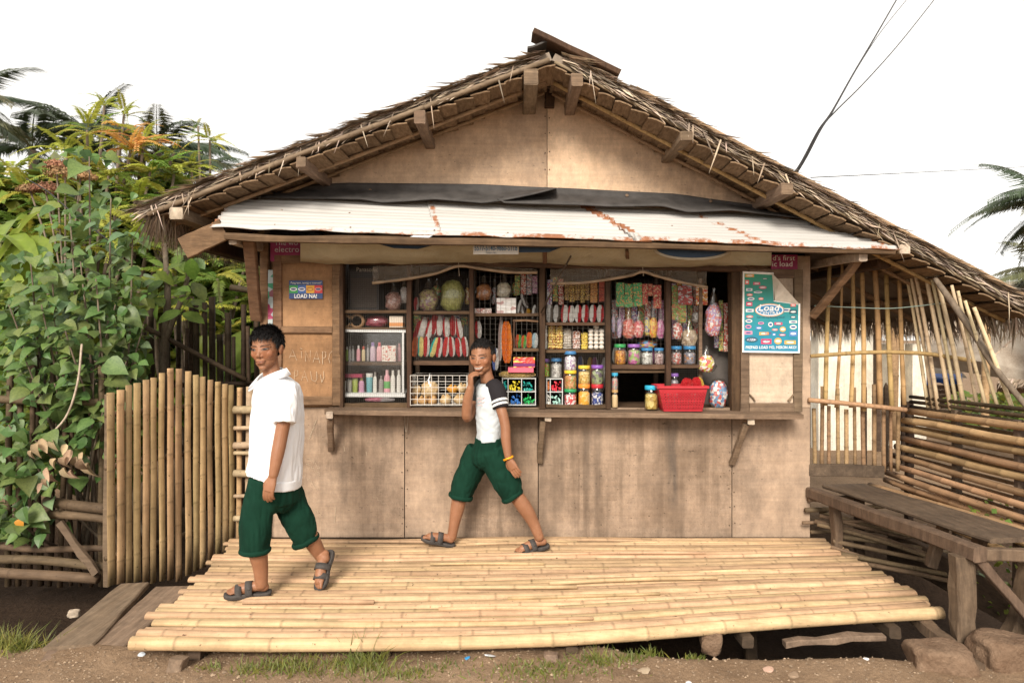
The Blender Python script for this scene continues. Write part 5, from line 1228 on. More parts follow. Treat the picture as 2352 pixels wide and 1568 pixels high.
MB().box((P(785, 0, 5).x, WY+.05, shz(905)), (P(930, 0, 5).x, 5.36, shz(903))).build('shelf', M['alu'], cab)
MB().box((P(785, 0, 5).x, WY+.05, CAM_H-(829-HY)/F*5.05-.012), (P(930, 0, 5).x, 5.36, CAM_H-(829-HY)/F*5.05-.002)).build('shelf', M['dark'], cab)
sheet('pane', [(792, 766), (922, 766), (922, 900), (792, 900)], WY+.026, .003, M['glass'], cab)
row1 = [(784, 793, 791, (.62, .55, .08), (.7, .65, .2), 'yellow bottle at the left end of the upper cabinet shelf'), (794, 800, 796, (.28, .42, .08), (.8, .8, .75), 'slim green bottle next to the yellow one in the cabinet'), (801, 807, 795, (.35, .36, .36), (.2, .2, .2), 'left of two slim grey bottles in the cabinet'), (808, 814, 794, (.40, .41, .41), (.2, .2, .2), 'right of two slim grey bottles in the cabinet'), (819, 828, 793, (.72, .36, .42), (.75, .72, .7), 'slim pink and white bottle on the upper cabinet shelf'), (831, 839, 795, (.62, .5, .3), (.6, .1, .06), 'slim cream bottle with red cap on the upper cabinet shelf'), (842, 848, 791, (.3, .28, .28), (.12, .1, .1), 'dark slim bottle on the upper cabinet shelf'), (850, 863, 786, (.55, .42, .52), (.25, .15, .4), 'lilac bottle with violet cap in the cabinet'), (865, 878, 786, (.72, .38, .42), (.6, .08, .1), 'pink bottle with red cap beside the floral box')]
for x0, x1, y0, c1, c2, lab in row1: bottle(x0, x1, y0, 829, c1, c2, lab, 5.07)
carton(879, 911, 793, 831, W_((.74, .66, .6), (.70, .6, .55), (.55, .14, .1), 70), 'white carton with red pattern on the upper cabinet shelf', 5.07, .08)
bottle(912, 922, 788, 831, (.42, .2, .22), (.35, .15, .15), 'dark pink bottle at the right end of the upper cabinet shelf', 5.09)
carton(784, 836, 858, 866, colmat((.36, .03, .09), .5), 'flat crimson box lying on tubs in the lower cabinet', 5.09, .12)
row2 = [(784, 795, 874, (.72, .70, .66), (.7, .68, .64), True, 'leftmost white tub on the lower cabinet shelf'), (797, 808, 872, (.74, .72, .68), (.72, .7, .66), True, 'second white tub on the lower cabinet shelf'), (809, 822, 868, (.40, .5, .10), (.5, .6, .2), True, 'lime green tub on the lower cabinet shelf'), (824, 837, 866, (.6, .32, .48), (.6, .5, .2), False, 'pink and violet bottle on the lower cabinet shelf'), (841, 856, 857, (.16, .42, .48), (.75, .75, .72), True, 'teal squeeze tube on the lower cabinet shelf'), (857, 866, 854, (.75, .74, .7), (.3, .28, .26), False, 'white bottle with dark cap right of the teal tube'), (870, 881, 862, (.33, .3, .3), (.2, .18, .18), False, 'dark translucent bottle on the lower cabinet shelf'), (882, 896, 849, (.76, .38, .46), (.76, .45, .5), False, 'tall pink bottle with green label in the cabinet'), (897, 908, 850, (.78, .76, .73), (.76, .74, .7), False, 'tall white bottle second from the right in the cabinet'), (911, 921, 849, (.78, .76, .74), (.76, .74, .7), False, 'tall white bottle at the right end of the lower cabinet shelf')]
for x0, x1, y0, c1, c2, tb, lab in row2: bottle(x0, x1, y0, 902, c1, c2, lab, 5.07, tub=tb, band=(.12, .4, .12) if 'green label' in lab else None)
packet(838, 906, 911, 923, packet_mesh((.55, .18, .25), (.4, .36, .36), .1), 'flat pink wrapped pack under the display cabinet', 5.0, .1, cat='pack', name='wrapped_pack')
# ============ bay B
bag(960, 1008, 640, 714, W_((.42, .34, .14), (.30, .15, .16), (.6, .5, .25), 90), 'clear bag of yellow puffed snacks in the second bay', 5.12)
bag(1011, 1069, 636, 714, W_((.38, .38, .10), (.48, .47, .15), (.3, .3, .07), 120), 'large bag of pale green pellets in the second bay', 5.1, tied=False)
up = [953, 965, 981, 994, 1008, 1025, 1041, 1057]
for i, x in enumerate(up):
    y0 = (735, 727, 731, 722, 725, 729, 725, 731)[i]; packet(x-7.5, x+8.5, y0, y0+46, packet_mesh(RED if i % 3 else (.34, .015, .02), WHT, (.18, -.30, -.22, .4, -.28, -.2, .32, -.05)[i]), 'red snack packet, %s from left in the upper row of the second bay' % ORD[i], 5.05, .06, ry=(.28, .22, .25, .1, .0, -.03, -.02, -.16)[i], grp='red hanging packets')
packet(1064, 1075, 745, 778, packet_mesh((.05, .06, .05)), 'dark packet at the right end of the upper row, second bay', 5.09)
lo = [(951, (.55, .12, .04), None, .1), (966, TEAL, YEL, .0), (978, RED, WHT, .05), (990, TEAL, YEL, .3), (1006, RED, WHT, .1), (1022, (.5, .03, .03), WHT, .12), (1039, RED, WHT, -.08), (1056, RED, WHT, -.14), (1070, RED, WHT, -.1)]
for i, (x, c1, c2, ry) in enumerate(lo):
    nm = 'teal and yellow' if c1 is TEAL else ('orange' if i == 0 else 'red and white')
    packet(x-7.5, x+7.5, 772+rnd(-3, 4), 818+rnd(-4, 3), packet_mesh(c1, c2, -.22 if c1 is TEAL else rnd(-.35, .3)), '%s snack packet, %s from left in the lower row of the second bay' % (nm, ORD[i]), 5.04, .06, ry=ry, grp='red hanging packets')
wb = thing('wire_bread_basket', 'white wire basket of bread standing on the counter sill', 'basket', P(1008, 930, 4.9))
x0, x1, z0, z1, ya, yb = P(943, 0, 4.9).x, P(1072, 0, 4.9).x, P(0, 930, 4.9).z, P(0, 862, 4.9).z, 4.89, 5.2
def wr(a, b, r=.0022): MB().tube([a, b], r, 5).build('wire', M['whitewire'], wb)
for i in range(9): x = lerp(x0, x1, i/8); wr((x, ya, z0), (x, ya, z1))
for j in range(6): z = lerp(z0, z1, j/5); wr((x0, ya, z), (x1, ya, z)); wr((x0, yb, z), (x1, yb, z)); wr((x0, ya, z), (x0, yb, z)); wr((x1, ya, z), (x1, yb, z))
for i in range(1, 5): y = lerp(ya, yb, i/5); wr((x0, y, z0), (x1, y, z0)); wr((x0, y, z0), (x0, y, z1)); wr((x1, y, z0), (x1, y, z1))
def bunfn(m):
    m.ell((0, 0, .42), (.5, .5, .46), seg=20, rings=14); m.v = [(x*(1+.25*noise.noise(V((x*2, y*2, z*2)))), y, max(.0, z*(1+.35*noise.noise(V((x*3, y*3, 5)))-(.25 if abs(x) < .08 and z > .5 else 0)))) for x, y, z in m.v]
BUN = unit(bunfn, 'bun', M['glass'])
def bread(a, b_):
    key = ('bread', a)
    if key not in M:
        k = NT('bread_crust'); n1 = k.noise((3.5, 3.5, 3.5), detail=5, lo=.35, hi=.65); M[key] = k.done(k.mix(n1, a, b_), .6, .3, bump=n1, bstr=.4, bdist=.006)
    return M[key]
cr1, cr2, cr3 = bread((.30, .13, .04), (.58, .38, .17)), bread((.42, .26, .11), (.64, .50, .30)), bread((.52, .20, .02), (.66, .36, .06))
for i, (px0, px1, y0, y1, m, lab) in enumerate(((944, 966, 882, 908, cr2, 'bread roll at the upper left of the wire basket'), (971, 1002, 880, 908, cr2, 'pale bread roll wrapped in plastic, upper middle of the wire basket'), (1024, 1050, 881, 902, cr3, 'orange bun in the wire basket'), (1047, 1070, 877, 901, cr2, 'pale bun at the upper right of the wire basket'), (943, 962, 906, 929, cr1, 'brown bun in the lower left of the wire basket'), (960, 984, 906, 930, cr1, 'brown bun with dark filling, lower row of the wire basket'), (985, 1008, 905, 929, cr1, 'glossy brown bun in the middle of the basket lower row'), (1012, 1039, 903, 929, cr2, 'beige bun right of the basket middle'), (1040, 1066, 902, 928, cr2, 'bun at the right end of the basket lower row'))):
    c, w, h = rect(px0, px1, y0, y1, 4.98+rnd(0, .05)); o = link('bread_bun', BUN, None, c, (0, rnd(-.3, .3), 0), (w, w*.9, h), m); tag(o, lab, 'bread', 'bread in the basket')
bag(966, 1010, 858, 912, cr2, 'clear bag with its knot standing up in the wire basket', 5.02)
# ============ bay C
bag(1093, 1131, 634, 690, W_((.36, .14, .05), (.45, .2, .08), (.3, .1, .03), 70), 'bag of brown sausages hanging in the third bay', 5.12)
bag(1140, 1175, 630, 686, W_((.62, .55, .40), (.68, .62, .48), (.5, .42, .3), 50), 'bag of cream coloured pieces hanging above a white carton', 5.12)
carton(1141, 1185, 684, 719, W_((.74, .71, .67), (.76, .73, .7), (.5, .3, .28), 30), 'white carton standing on the third bay shelf', 5.05, .12, base=shz(719))
for i in range(3): carton(1091+13*i, 1103+13*i, 707, 719, W_((.6, .5, .45), (.35, .08, .06), (.7, .66, .6), 60), 'small red and white matchbox, %s of three on the third bay shelf' % ORD[i], 5.05, .05, base=shz(719))
for i, (x0, x1, y0, y1, ry) in enumerate(((1186, 1196, 688, 719, .2), (1203, 1213, 673, 702, -.35), (1201, 1210, 700, 730, -.25), (1219, 1229, 700, 731, .18), (1208, 1219, 686, 706, -.6))):
    packet(x0, x1, y0, y1, packet_mesh(SIL, (.08, .06, .05), .1), 'silver and black packet, %s of five near the third post' % ORD[i], 5.03+.01*i, .05, ry, grp='silver packets')
for i, x in enumerate((1193, 1213, 1226)): packet(x-5, x+5, 709, 722, packet_mesh((.55, .28, .04)), 'small orange pouch, %s of three among the silver packets' % ORD[i], 5.08, .04)
packet(1092, 1107, 737, 777, packet_mesh(RED, WHT, -.1), 'single red and white packet behind the head of the walking boy', 5.05, .06, -.05)
packet(1143, 1153, 728, 829, packet_mesh((.30, .22, .2), (.5, .45, .42), .1), 'long clear strip of sweets hanging beside the orange bag', 5.04, .03, .03, name='sweet_strip', cat='sachets')
packet(1153, 1177, 738, 834, packet_mesh((.62, .13, .02), (.70, .2, .03), .2), 'tall orange bag hanging right of the boy in the grey shirt', 5.03, .06, -.02)
for i, (x0, x1, y0, c1, c2) in enumerate(((1183, 1197, 768, (.58, .09, .03), (.1, .3, .06)), (1196, 1209, 770, (.5, .1, .03), (.12, .35, .08)), (1208, 1222, 763, (.6, .1, .03), (.6, .2, .04)), (1221, 1235, 765, (.35, .5, .55), (.6, .62, .6)))):
    packet(x0, x1, y0, 799, packet_mesh(c1, c2, .0), ('orange and green' if i < 3 else 'pale blue') + ' pouch, %s of four in the small inner frame' % ORD[i], 5.03, .06, rnd(-.15, .15))
bx1 = carton(1179, 1228, 820, 843, W_((.5, .03, .03), (.55, .05, .03), (.75, .55, .1), 45), 'red biscuit box with yellow print lying on the stack', 4.99, .12, band=(.16, .02, .12))
carton(1167, 1225, 843, 854, colmat((.62, .12, .17), .4), 'long pink box under the red biscuit box', 4.99, .12)
packet(1146, 1229, 851, 868, packet_mesh((.62, .42, .14)), 'gold foil pack under the pink box', 4.99, .12)
def candy_case(x0, x1, y0, y1, xs_, lab, cells):
    t = thing('candy_case', lab, 'case', P((x0+x1)/2, y1, 4.98)); Ya = WY+.002; Yb = 5.12
    xs2 = [P(x, 0, Ya).x for x in xs_]; zz = [P(0, y, Ya).z for y in (y1, (y0+y1)/2, y0)]
    for x in xs2: MB().box((x-.0025, Ya, zz[0]), (x+.0025, Yb, zz[2])).build('divider', M['alu'], t)
    for z in zz: MB().box((xs2[0]-.004, Ya-.001, z-.0025), (xs2[-1]+.004, Yb, z+.0025)).build('divider', M['alu'], t)
    CND = unit(lambda m: m.ell((0, 0, 0), (.5, .5, .4), seg=7, rings=4), 'sweet', M['glass'], False)
    for ci, (col, r_, c_) in enumerate(cells):
        m = colmat(col, .3); random.seed(200+ci)
        for k_ in range(16):
            sx = lerp(xs2[c_]+.012, xs2[c_+1]-.012, random.random()); dz = (zz[1]-zz[0])*.62*random.random()**1.6
            link('sweet', CND, t, (sx, Ya+.018+.05*random.random(), zz[0 if r_ == 1 else 1]+.012+dz), (rnd(0, 3), rnd(0, 3), rnd(0, 3)), (.03, .015, .014), m)
candy_case(1153, 1230, 869, 930, (1154, 1167, 1198, 1230), 'left part of the clear candy case with yellow, teal, blue and green sweets', [((.02, .35, .32), 0, 0), ((.70, .56, .04), 0, 1), ((.02, .30, .26), 0, 2), ((.02, .3, .12), 1, 0), ((.03, .14, .42), 1, 1), ((.02, .36, .09), 1, 2)])
candy_case(1255, 1293, 870, 930, (1256, 1264, 1292), 'right part of the clear candy case with red, white and mint sweets', [((.65, .2, .06), 0, 0), ((.6, .03, .05), 0, 1), ((.7, .68, .62), 1, 0), ((.35, .58, .5), 1, 1)])
# ============ bay D
def strip(x0, x1, y0, y1, mat, lab, rows, Y=5.06, colsn=1):
    t = thing('sachet_strip', lab, 'sachets', P((x0+x1)/2, y1, Y))
    for r_ in range(rows):
        for q in range(colsn):
            a = lerp(y0, y1, r_/rows); b = lerp(y0, y1, (r_+1)/rows)-.6; xa = lerp(x0, x1, q/colsn); xb = lerp(x0, x1, (q+1)/colsn)-.4
            c, w, h = rect(xa, xb, a, b, Y+rnd(-.006, .006)); link('sachet', SAC, t, c, (rnd(-.05, .05), rnd(-.06, .06), rnd(-.2, .2)), (w, w*.5, h), mat)
    return t
brn, yb_ = W_((.22, .10, .04), (.5, .34, .1), (.06, .03, .02), 80), W_((.09, .05, .02), (.55, .42, .1), (.3, .1, .03), 80)
for i, (x0, x1, y1, m) in enumerate(((1297, 1307, 690, brn), (1308, 1320, 694, yb_), (1321, 1332, 690, brn), (1333, 1343, 696, yb_), (1344, 1354, 690, brn), (1356, 1372, 696, W_((.42, .18, .05), (.55, .32, .1), (.3, .1, .04), 70)), (1376, 1390, 693, W_((.35, .05, .03), (.4, .1, .05), (.2, .03, .02), 70)))):
    strip(x0, x1, 646, y1, m, 'strip of brown coffee sachets, %s from left at the top of the fourth bay' % ORD[i], 3)
for i, (x, c1, c2, s_) in enumerate(((1262, SIL, (.1, .08, .06), .1), (1278, SIL, (.1, .08, .06), .15), (1295, RED, WHT, -.2), (1311, RED, WHT, -.25), (1327, WHT, RED, .0), (1343, WHT, RED, -.1), (1361, WHT, RED, .02), (1378, WHT, RED, .1))):
    packet(x-8, x+8.5, 699+rnd(-3, 3), 740, packet_mesh(c1, c2, s_), '%s packet, %s from left in the chip row of the fourth bay' % ('silver' if i < 2 else 'red and white', ORD[i]), 5.03, .06, rnd(-.08, .1), grp='chip row packets')
def stack(x0, x1, y0, y1, n, mat, lab, cols=2, Y=5.05):
    t = thing('wrapped_stack', lab, 'packets', P((x0+x1)/2, y1, Y)); hh = (y1-y0)/n
    for r_ in range(n):
        for q in range(cols):
            xa = lerp(x0, x1, q/cols); xb = lerp(x0, x1, (q+1)/cols); c, w, h = rect(xa+rnd(-.6, .6), xb+rnd(-.6, .6), y1-hh*(r_+1), y1-hh*r_+1.0, Y+rnd(-.008, .008))
            link('wrapped_bar', packet_mesh((1, 1, 1)), t, c+V((w/2, 0, h/2)), (rnd(-.1, .1), R(-90), R(0)), (h*1.25, .06, w), mat)
stack(1249, 1257, 746, 800, 6, colmat((.6, .58, .54), .4), 'narrow pile of white sachets against the third post', 1); stack(1259, 1293, 748, 800, 8, W_((.62, .45, .09), (.3, .09, .03), (.68, .55, .2), 50), 'pile of gold and brown wafer bars in the fourth bay')
stack(1294, 1313, 756, 800, 9, W_((.42, .37, .3), (.5, .46, .4), (.25, .2, .16), 60), 'pile of greyish bars beside the wafer bars', 1); stack(1315, 1333, 760, 800, 7, W_((.26, .08, .04), (.66, .62, .58), (.3, .1, .05), 60), 'pile of brown and white bars in the fourth bay', 1); stack(1335, 1350, 764, 801, 6, W_((.65, .46, .05), (.7, .55, .1), (.2, .08, .03), 60), 'pile of yellow bars next to the white balls', 1)
EGG = unit(lambda m: m.ell((0, 0, .5), (.5, .5, .55), seg=12, rings=8), 'egg', M['glass'])
egt = thing('egg_pile', 'pile of white round eggs stacked in columns at the right of the fourth bay', 'eggs', P(1370, 801, 5.05))
for q in range(3):
    for r_ in range(6 if q == 1 else 5): c, w, h = rect(1351+12.3*q, 1363.3+12.3*q, 801-9.2*(r_+1), 801-9.2*r_+1, 5.04+.01*(q % 2)); link('egg', EGG, egt, c, None, (w*.98, w*.98, h), colmat((.70, .64, .56), .5))
cw = W_((.55, .55, .56), (.3, .18, .35), (.75, .74, .74), 90); 
jar(1249, 1263, 826, 868, (.25, .12, .42), W_((.25, .5, .04), (.35, .6, .08), (.6, .15, .05), 60), 'small jar of lime green sweets with violet lid by the third post', 5.1, P(0, 868, WY).z); jar(1264, 1292, 824, 869, (.04, .16, .34), W_((.45, .44, .42), (.6, .58, .55), (.3, .28, .27), 80), 'jar of silvery coins sweets with blue lid above the candy case', 5.06, P(0, 869, WY).z)
B = .925
jar(1295, 1325, 893, 936, (.03, .28, .10), W_((.5, .05, .06), (.75, .72, .7), (.6, .1, .1), 70), 'jar with green lid and red and white sweets, bottom of the left jar stack', 4.98, B); jar(1295, 1325, 850, 893.5, (.72, .48, .04), W_((.45, .2, .07), (.55, .3, .14), (.25, .3, .1), 70), 'jar with yellow lid and orange sweets, middle of the left jar stack', 4.98); jar(1295, 1325, 806, 850.5, (.05, .18, .38), cw, 'jar with blue lid and lollipop sticks on top of the left jar stack', 4.98)
jar(1327, 1356, 882, 936, (.75, .25, .04), W_((.72, .33, .03), (.75, .4, .06), (.7, .5, .2), 70), 'jar of orange sweets with orange lid under a gold one', 4.98, B); jar(1327, 1356, 839, 882.5, (.72, .48, .05), W_((.55, .36, .10), (.68, .52, .22), (.35, .2, .05), 70), 'jar of gold wrapped sweets with yellow lid', 4.98)
jar(1357, 1387, 882, 936, (.45, .03, .04), W_((.03, .06, .25), (.55, .55, .6), (.02, .03, .12), 70), 'jar of dark blue sweets with red lid', 4.98, B); jar(1357, 1387, 838, 882.5, (.22, .09, .38), W_((.2, .24, .12), (.3, .34, .2), (.12, .1, .12), 40), 'jar with violet lid and green sticks, right of the gold sweets', 4.98)
# ============ bay E
gs, rs = W_((.05, .30, .09), (.10, .38, .14), (.55, .3, .1), 60), W_((.45, .05, .05), (.5, .1, .06), (.6, .45, .25), 60)
for i, (x0, x1, y0, y1) in enumerate(((1415, 1434, 649, 705), (1435, 1454, 652, 706), (1455, 1475, 650, 704))): strip(x0, x1, y0, y1, gs, 'strip of green sachets, %s of three at the top of the fifth bay' % ORD[i], 2)
for i, (x0, x1, y0, y1) in enumerate(((1476, 1488, 652, 700), (1489, 1500, 652, 680), (1501, 1519, 655, 709))): strip(x0, x1, y0, y1, rs, 'strip of red sachets, %s of three at the top of the fifth bay' % ORD[i], 2)
for i, (x0, x1, y0, y1, m, d) in enumerate(((1404, 1414, 706, 764, W_((.4, .4, .45), (.15, .2, .35), (.5, .2, .2), 90), 'small silvery sweet bag at the left of the fifth bay'), (1417, 1429, 708, 776, W_((.3, .2, .35), (.5, .45, .5), (.2, .12, .25), 90), 'violet sweet bag, second in the hanging row of the fifth bay'), (1429, 1461, 708, 778, W_((.42, .08, .06), (.5, .16, .12), (.55, .35, .3), 70), 'big red sweet bag hanging in the fifth bay'), (1454, 1481, 716, 776, W_((.45, .06, .08), (.5, .12, .12), (.6, .4, .35), 70), 'red sweet bag right of the biggest one'), (1480, 1495, 708, 770, W_((.1, .12, .3), (.6, .5, .1), (.4, .35, .3), 80), 'blue and yellow sweet bag in the hanging row'), (1490, 1512, 706, 776, W_((.6, .35, .04), (.55, .15, .04), (.65, .45, .1), 70), 'orange sweet bag in the hanging row'), (1508, 1527, 712, 778, W_((.38, .08, .22), (.45, .18, .3), (.55, .4, .45), 70), 'magenta sweet bag at the right of the hanging row'))):
    bag(x0, x1, y0, y1, m, d, 5.05)
bag(1463, 1512, 780, 801, W_((.5, .06, .05), (.1, .3, .5), (.6, .5, .08), 60), 'loose heap of bright wrapped sweets above the jars', 5.16, tied=False, shell=False)
zE = shz(838)
jar(1410, 1438, 791, 838, (.04, .30, .09), W_((.45, .17, .04), (.6, .3, .05), (.3, .1, .03), 70), 'jar with green lid and orange sweets, leftmost on the fifth bay shelf', 5.04, zE); jar(1441, 1471, 791, 838, (.28, .12, .42), W_((.42, .10, .26), (.3, .42, .15), (.5, .2, .35), 50), 'jar with violet lid and pink sweets on the fifth bay shelf', 5.04, zE); jar(1472, 1500, 800, 838, (.04, .2, .42), W_((.5, .5, .48), (.62, .62, .6), (.25, .24, .22), 80), 'jar with blue lid and silver sweets on the fifth bay shelf', 5.04, zE); jar(1502, 1525, 800, 838, (.04, .2, .42), W_((.4, .28, .28), (.55, .45, .44), (.25, .14, .14), 80), 'jar with blue lid and pinkish sweets at the shelf end', 5.04, zE)
jar(1404, 1420, 896, 938, (.45, .28, .12), colmat((.62, .45, .25), .6), 'tub of toothpicks standing in the dark hatch', 4.96, B); jar(1404, 1420, 856, 896, (.04, .32, .5), W_((.5, .35, .25), (.25, .3, .3), (.6, .2, .2), 80), 'slim jar with blue lid stacked on the toothpick tub', 4.96)
jar(1480, 1512, 886, 941, (.03, .36, .55), W_((.5, .36, .10), (.62, .5, .2), (.35, .22, .05), 50), 'jar of gold toffees with bright blue lid beside the red basket', 4.9, .919)
# ============ bay F
strip(1543, 1558, 655, 735, W_((.08, .28, .06), (.45, .1, .05), (.3, .4, .1), 50), 'green and red sachet strip at the left of the last bay', 4); strip(1557, 1590, 656, 700, W_((.45, .04, .04), (.3, .06, .05), (.5, .5, .5), 50), 'red noodle sachets hanging in the last bay', 2); strip(1599, 1625, 658, 701, W_((.5, .07, .03), (.6, .3, .05), (.7, .6, .5), 50), 'orange and red sachets hanging right of the noodle sachets', 2); strip(1556, 1576, 700, 741, W_((.15, .3, .06), (.45, .12, .05), (.35, .42, .12), 50), 'lower green sachet strip in the last bay', 3)
bag(1544, 1569, 722, 780, W_((.5, .12, .09), (.65, .6, .56), (.4, .1, .08), 60), 'white and red pouch hanging in the last bay', 5.04); bag(1564, 1604, 735, 798, W_((.35, .27, .18), (.45, .36, .26), (.26, .18, .12), 60), 'bag of beige nuts hanging above the blue-lidded jars', 5.05); bag(1588, 1615, 705, 742, W_((.22, .2, .18), (.3, .28, .26), (.15, .13, .12), 60), 'dull grey bag behind the big mixed candy bag', 5.1)
bag(1619, 1660, 662, 772, W_((.5, .14, .12), (.35, .25, .4), (.62, .58, .55), 110), 'big clear bag of mixed bright candy hanging in front of the last bay', 4.99)
bag(1604, 1643, 796, 855, W_((.66, .62, .58), (.5, .1, .08), (.5, .45, .1), 60), 'small white printed bag hanging above the red basket', 4.97)
zF = shz(838); jar(1541, 1566, 796, 838, (.03, .2, .42), W_((.55, .52, .5), (.45, .1, .08), (.25, .22, .2), 80), 'jar with blue lid and red and white sweets in the last bay', 5.04, zF); jar(1569, 1599, 796, 838, (.03, .2, .42), W_((.16, .16, .2), (.25, .25, .3), (.4, .2, .1), 60), 'jar with blue lid and dark sweets at the right of the last bay', 5.04, zF); jar(1539, 1559, 857, 900, (.25, .12, .42), W_((.36, .33, .36), (.45, .42, .45), (.25, .22, .25), 60), 'small jar with violet lid behind the red basket', 5.02)
bag(1628, 1674, 868, 936, W_((.15, .25, .4), (.5, .1, .08), (.62, .6, .58), 70), 'clear bag of striped sweet packs right of the red basket', 4.98, tied=False)
# red slotted basket, with real holes
rb = thing('red_basket', 'red slotted plastic basket on the counter at the right', 'basket', P(1570, 944, 4.8))
mr_ = plain('red_plastic', (.42, .025, .035), .38, .5, var=.08)
def basket_wall(a0, a1, b0, b1, cols, rows):
    """a: bottom corners, b: top corners; lattice of bars leaves the slots open"""
    mb = MB(); th = V((0, 0, 0)); a0, a1, b0, b1 = map(V, (a0, a1, b0, b1))
    f = lambda u, v: a0.lerp(a1, u).lerp(b0.lerp(b1, u), v)
    us = [i/cols for i in range(cols+1)]; vs_ = [.10+.66*j/rows for j in range(rows+1)]
    n = (a1-a0).cross(b0-a0).normalized()*.003
    def quad(u0, u1, v0, v1):
        c = [f(u0, v0), f(u1, v0), f(u1, v1), f(u0, v1)]; mb.hexa([p-n for p in c]+[p+n for p in c])
    bu, bv = .28/cols, .66/rows*.28
    for u in us: quad(max(0, u-bu), min(1, u+bu), .10, .80)
    for v in vs_: quad(0, 1, v-bv, v+bv)
    quad(0, 1, 0, .1); quad(0, 1, .80, 1.0); return mb.build('slotted_side', mr_, rb)
zt, zbm = P(0, 889, 4.78).z, .917
xa0, xa1, xb0, xb1 = P(1527, 0, 4.78).x, P(1614, 0, 4.78).x, P(1513, 0, 4.78).x, P(1624, 0, 4.78).x
ya0, ya1, yb0, yb1 = 4.80, 4.95, 4.775, 4.975
basket_wall((xa0, ya0, zbm), (xa1, ya0, zbm), (xb0, yb0, zt), (xb1, yb0, zt), 15, 6); basket_wall((xa0, ya1, zbm), (xa0, ya0, zbm), (xb0, yb1, zt), (xb0, yb0, zt), 8, 6); basket_wall((xa1, ya0, zbm), (xa1, ya1, zbm), (xb1, yb0, zt), (xb1, yb1, zt), 8, 6); basket_wall((xa1, ya1, zbm), (xa0, ya1, zbm), (xb1, yb1, zt), (xb0, yb1, zt), 15, 6)
MB().box((xa0, ya0, zbm), (xa1, ya1, zbm+.006)).build('base', mr_, rb)
rim = [(xb0-.006, yb0-.006), (xb1+.006, yb0-.006), (xb1+.006, yb1+.006), (xb0-.006, yb1+.006)]
for i in range(4): a, b = rim[i], rim[(i+1) % 4]; MB().beam((*a, zt), (*b, zt), .014, .02, n=1, jit=0, bev=.25).build('rim', mr_, rb)
packet(1558, 1588, 868, 920, packet_mesh((.5, .02, .025), (.45, .02, .02), .2), 'left red pouch sticking out of the red basket', 4.87, .05, .12); packet(1590, 1621, 866, 918, packet_mesh((.5, .02, .025), (.6, .4, .05), .3), 'right red pouch with yellow edge sticking out of the red basket', 4.88, .05, -.1)
for i in range(5): packet(1530+15*i, 1545+15*i, 898, 938, packet_mesh((.6, .55, .5), (.5, .06, .05), .0), 'pale packet inside the red basket, %s from left' % ORD[i], 4.87, .05, rnd(-.2, .2))

# ============ clutter: back rows of goods
random.seed(150)
pals = [((.42, .03, .03), (.65, .6, .5), (.5, .12, .04)), ((.06, .25, .09), (.5, .45, .1), (.4, .05, .04)), ((.08, .12, .32), (.6, .58, .55), (.4, .06, .08)), ((.55, .36, .05), (.4, .08, .03), (.65, .55, .3)), ((.3, .09, .22), (.6, .5, .5), (.45, .2, .3)), ((.5, .48, .44), (.2, .2, .22), (.45, .1, .08))]
for (nm, bay, x0, x1, n, y0, y1, Y, rows) in (('sachet strip hanging at the back of the third bay', 'c', 1183, 1236, 4, 628, 672, 5.16, 3), ('sachet strip hanging at the upper left of the fourth bay', 'd', 1257, 1296, 3, 640, 694, 5.1, 3), ('sachet strip at the back of the fifth bay', 'e', 1406, 1526, 8, 690, 772, 5.2, 4), ('sachet strip at the back of the last bay', 'f', 1543, 1604, 5, 650, 778, 5.18, 5), ('sachet strip hanging by the right jamb', 'g', 1640, 1674, 3, 690, 800, 5.12, 5), ('sachet strip hanging behind the red snack packets', 'b', 950, 1076, 7, 725, 800, 5.22, 3)):
    for i in range(n):
        a = lerp(x0, x1, i/n); b = lerp(x0, x1, (i+1)/n)-1.5; q = pals[(i*5+len(nm)) % 6]
        strip(a, b, y0+rnd(-4, 6), y1+rnd(-8, 8), W_(*q, 60), '%s, %s from left' % (nm, ORD[i]), rows, Y+rnd(-.02, .02))
for (nm, x0, x1, n, y0, y1, Y) in (('small pouch standing behind the shelf jars of the fifth bay', 1406, 1526, 7, 800, 836, 5.2), ('small pouch standing in the lower part of the last bay', 1541, 1604, 4, 880, 932, 5.12), ('pouch standing behind the jar stacks of the fourth bay', 1290, 1390, 6, 818, 900, 5.16), ('pouch on the upper shelf of the second bay', 950, 962, 1, 680, 713, 5.1)):
    for i in range(n):
        a = lerp(x0, x1, i/n); b = lerp(x0, x1, (i+1)/n)-1; q = pals[(i*7+len(nm)) % 6]
        packet(a, b, y0+rnd(-5, 5), y1, packet_mesh(q[0], q[1], rnd(-.3, .3)), '%s, %s from left' % (nm, ORD[i]), Y, .05, rnd(-.12, .12), name='snack_pouch')
for i, (x0, x1, y0, y1) in enumerate(((990, 1016, 640, 690), (1066, 1080, 640, 700), (1128, 1142, 640, 700), (1175, 1192, 634, 680))):
    bag(x0, x1, y0, y1, W_(*pals[(i*2+1) % 6], 80), 'small hanging bag at the back of the upper shelves, %s from left' % ORD[i], 5.18)
for i, (x0, x1, y0, y1) in enumerate(((1094, 1112, 790, 835), (1112, 1130, 795, 838), (1130, 1146, 800, 850), (1094, 1120, 880, 930), (1120, 1148, 884, 930))):
    packet(x0, x1, y0, y1, packet_mesh(pals[i][0], pals[i][1], 0.0), 'packet behind the smiling boy in the third bay, %s in order' % ORD[i], 5.1, .06, rnd(-.1, .1))

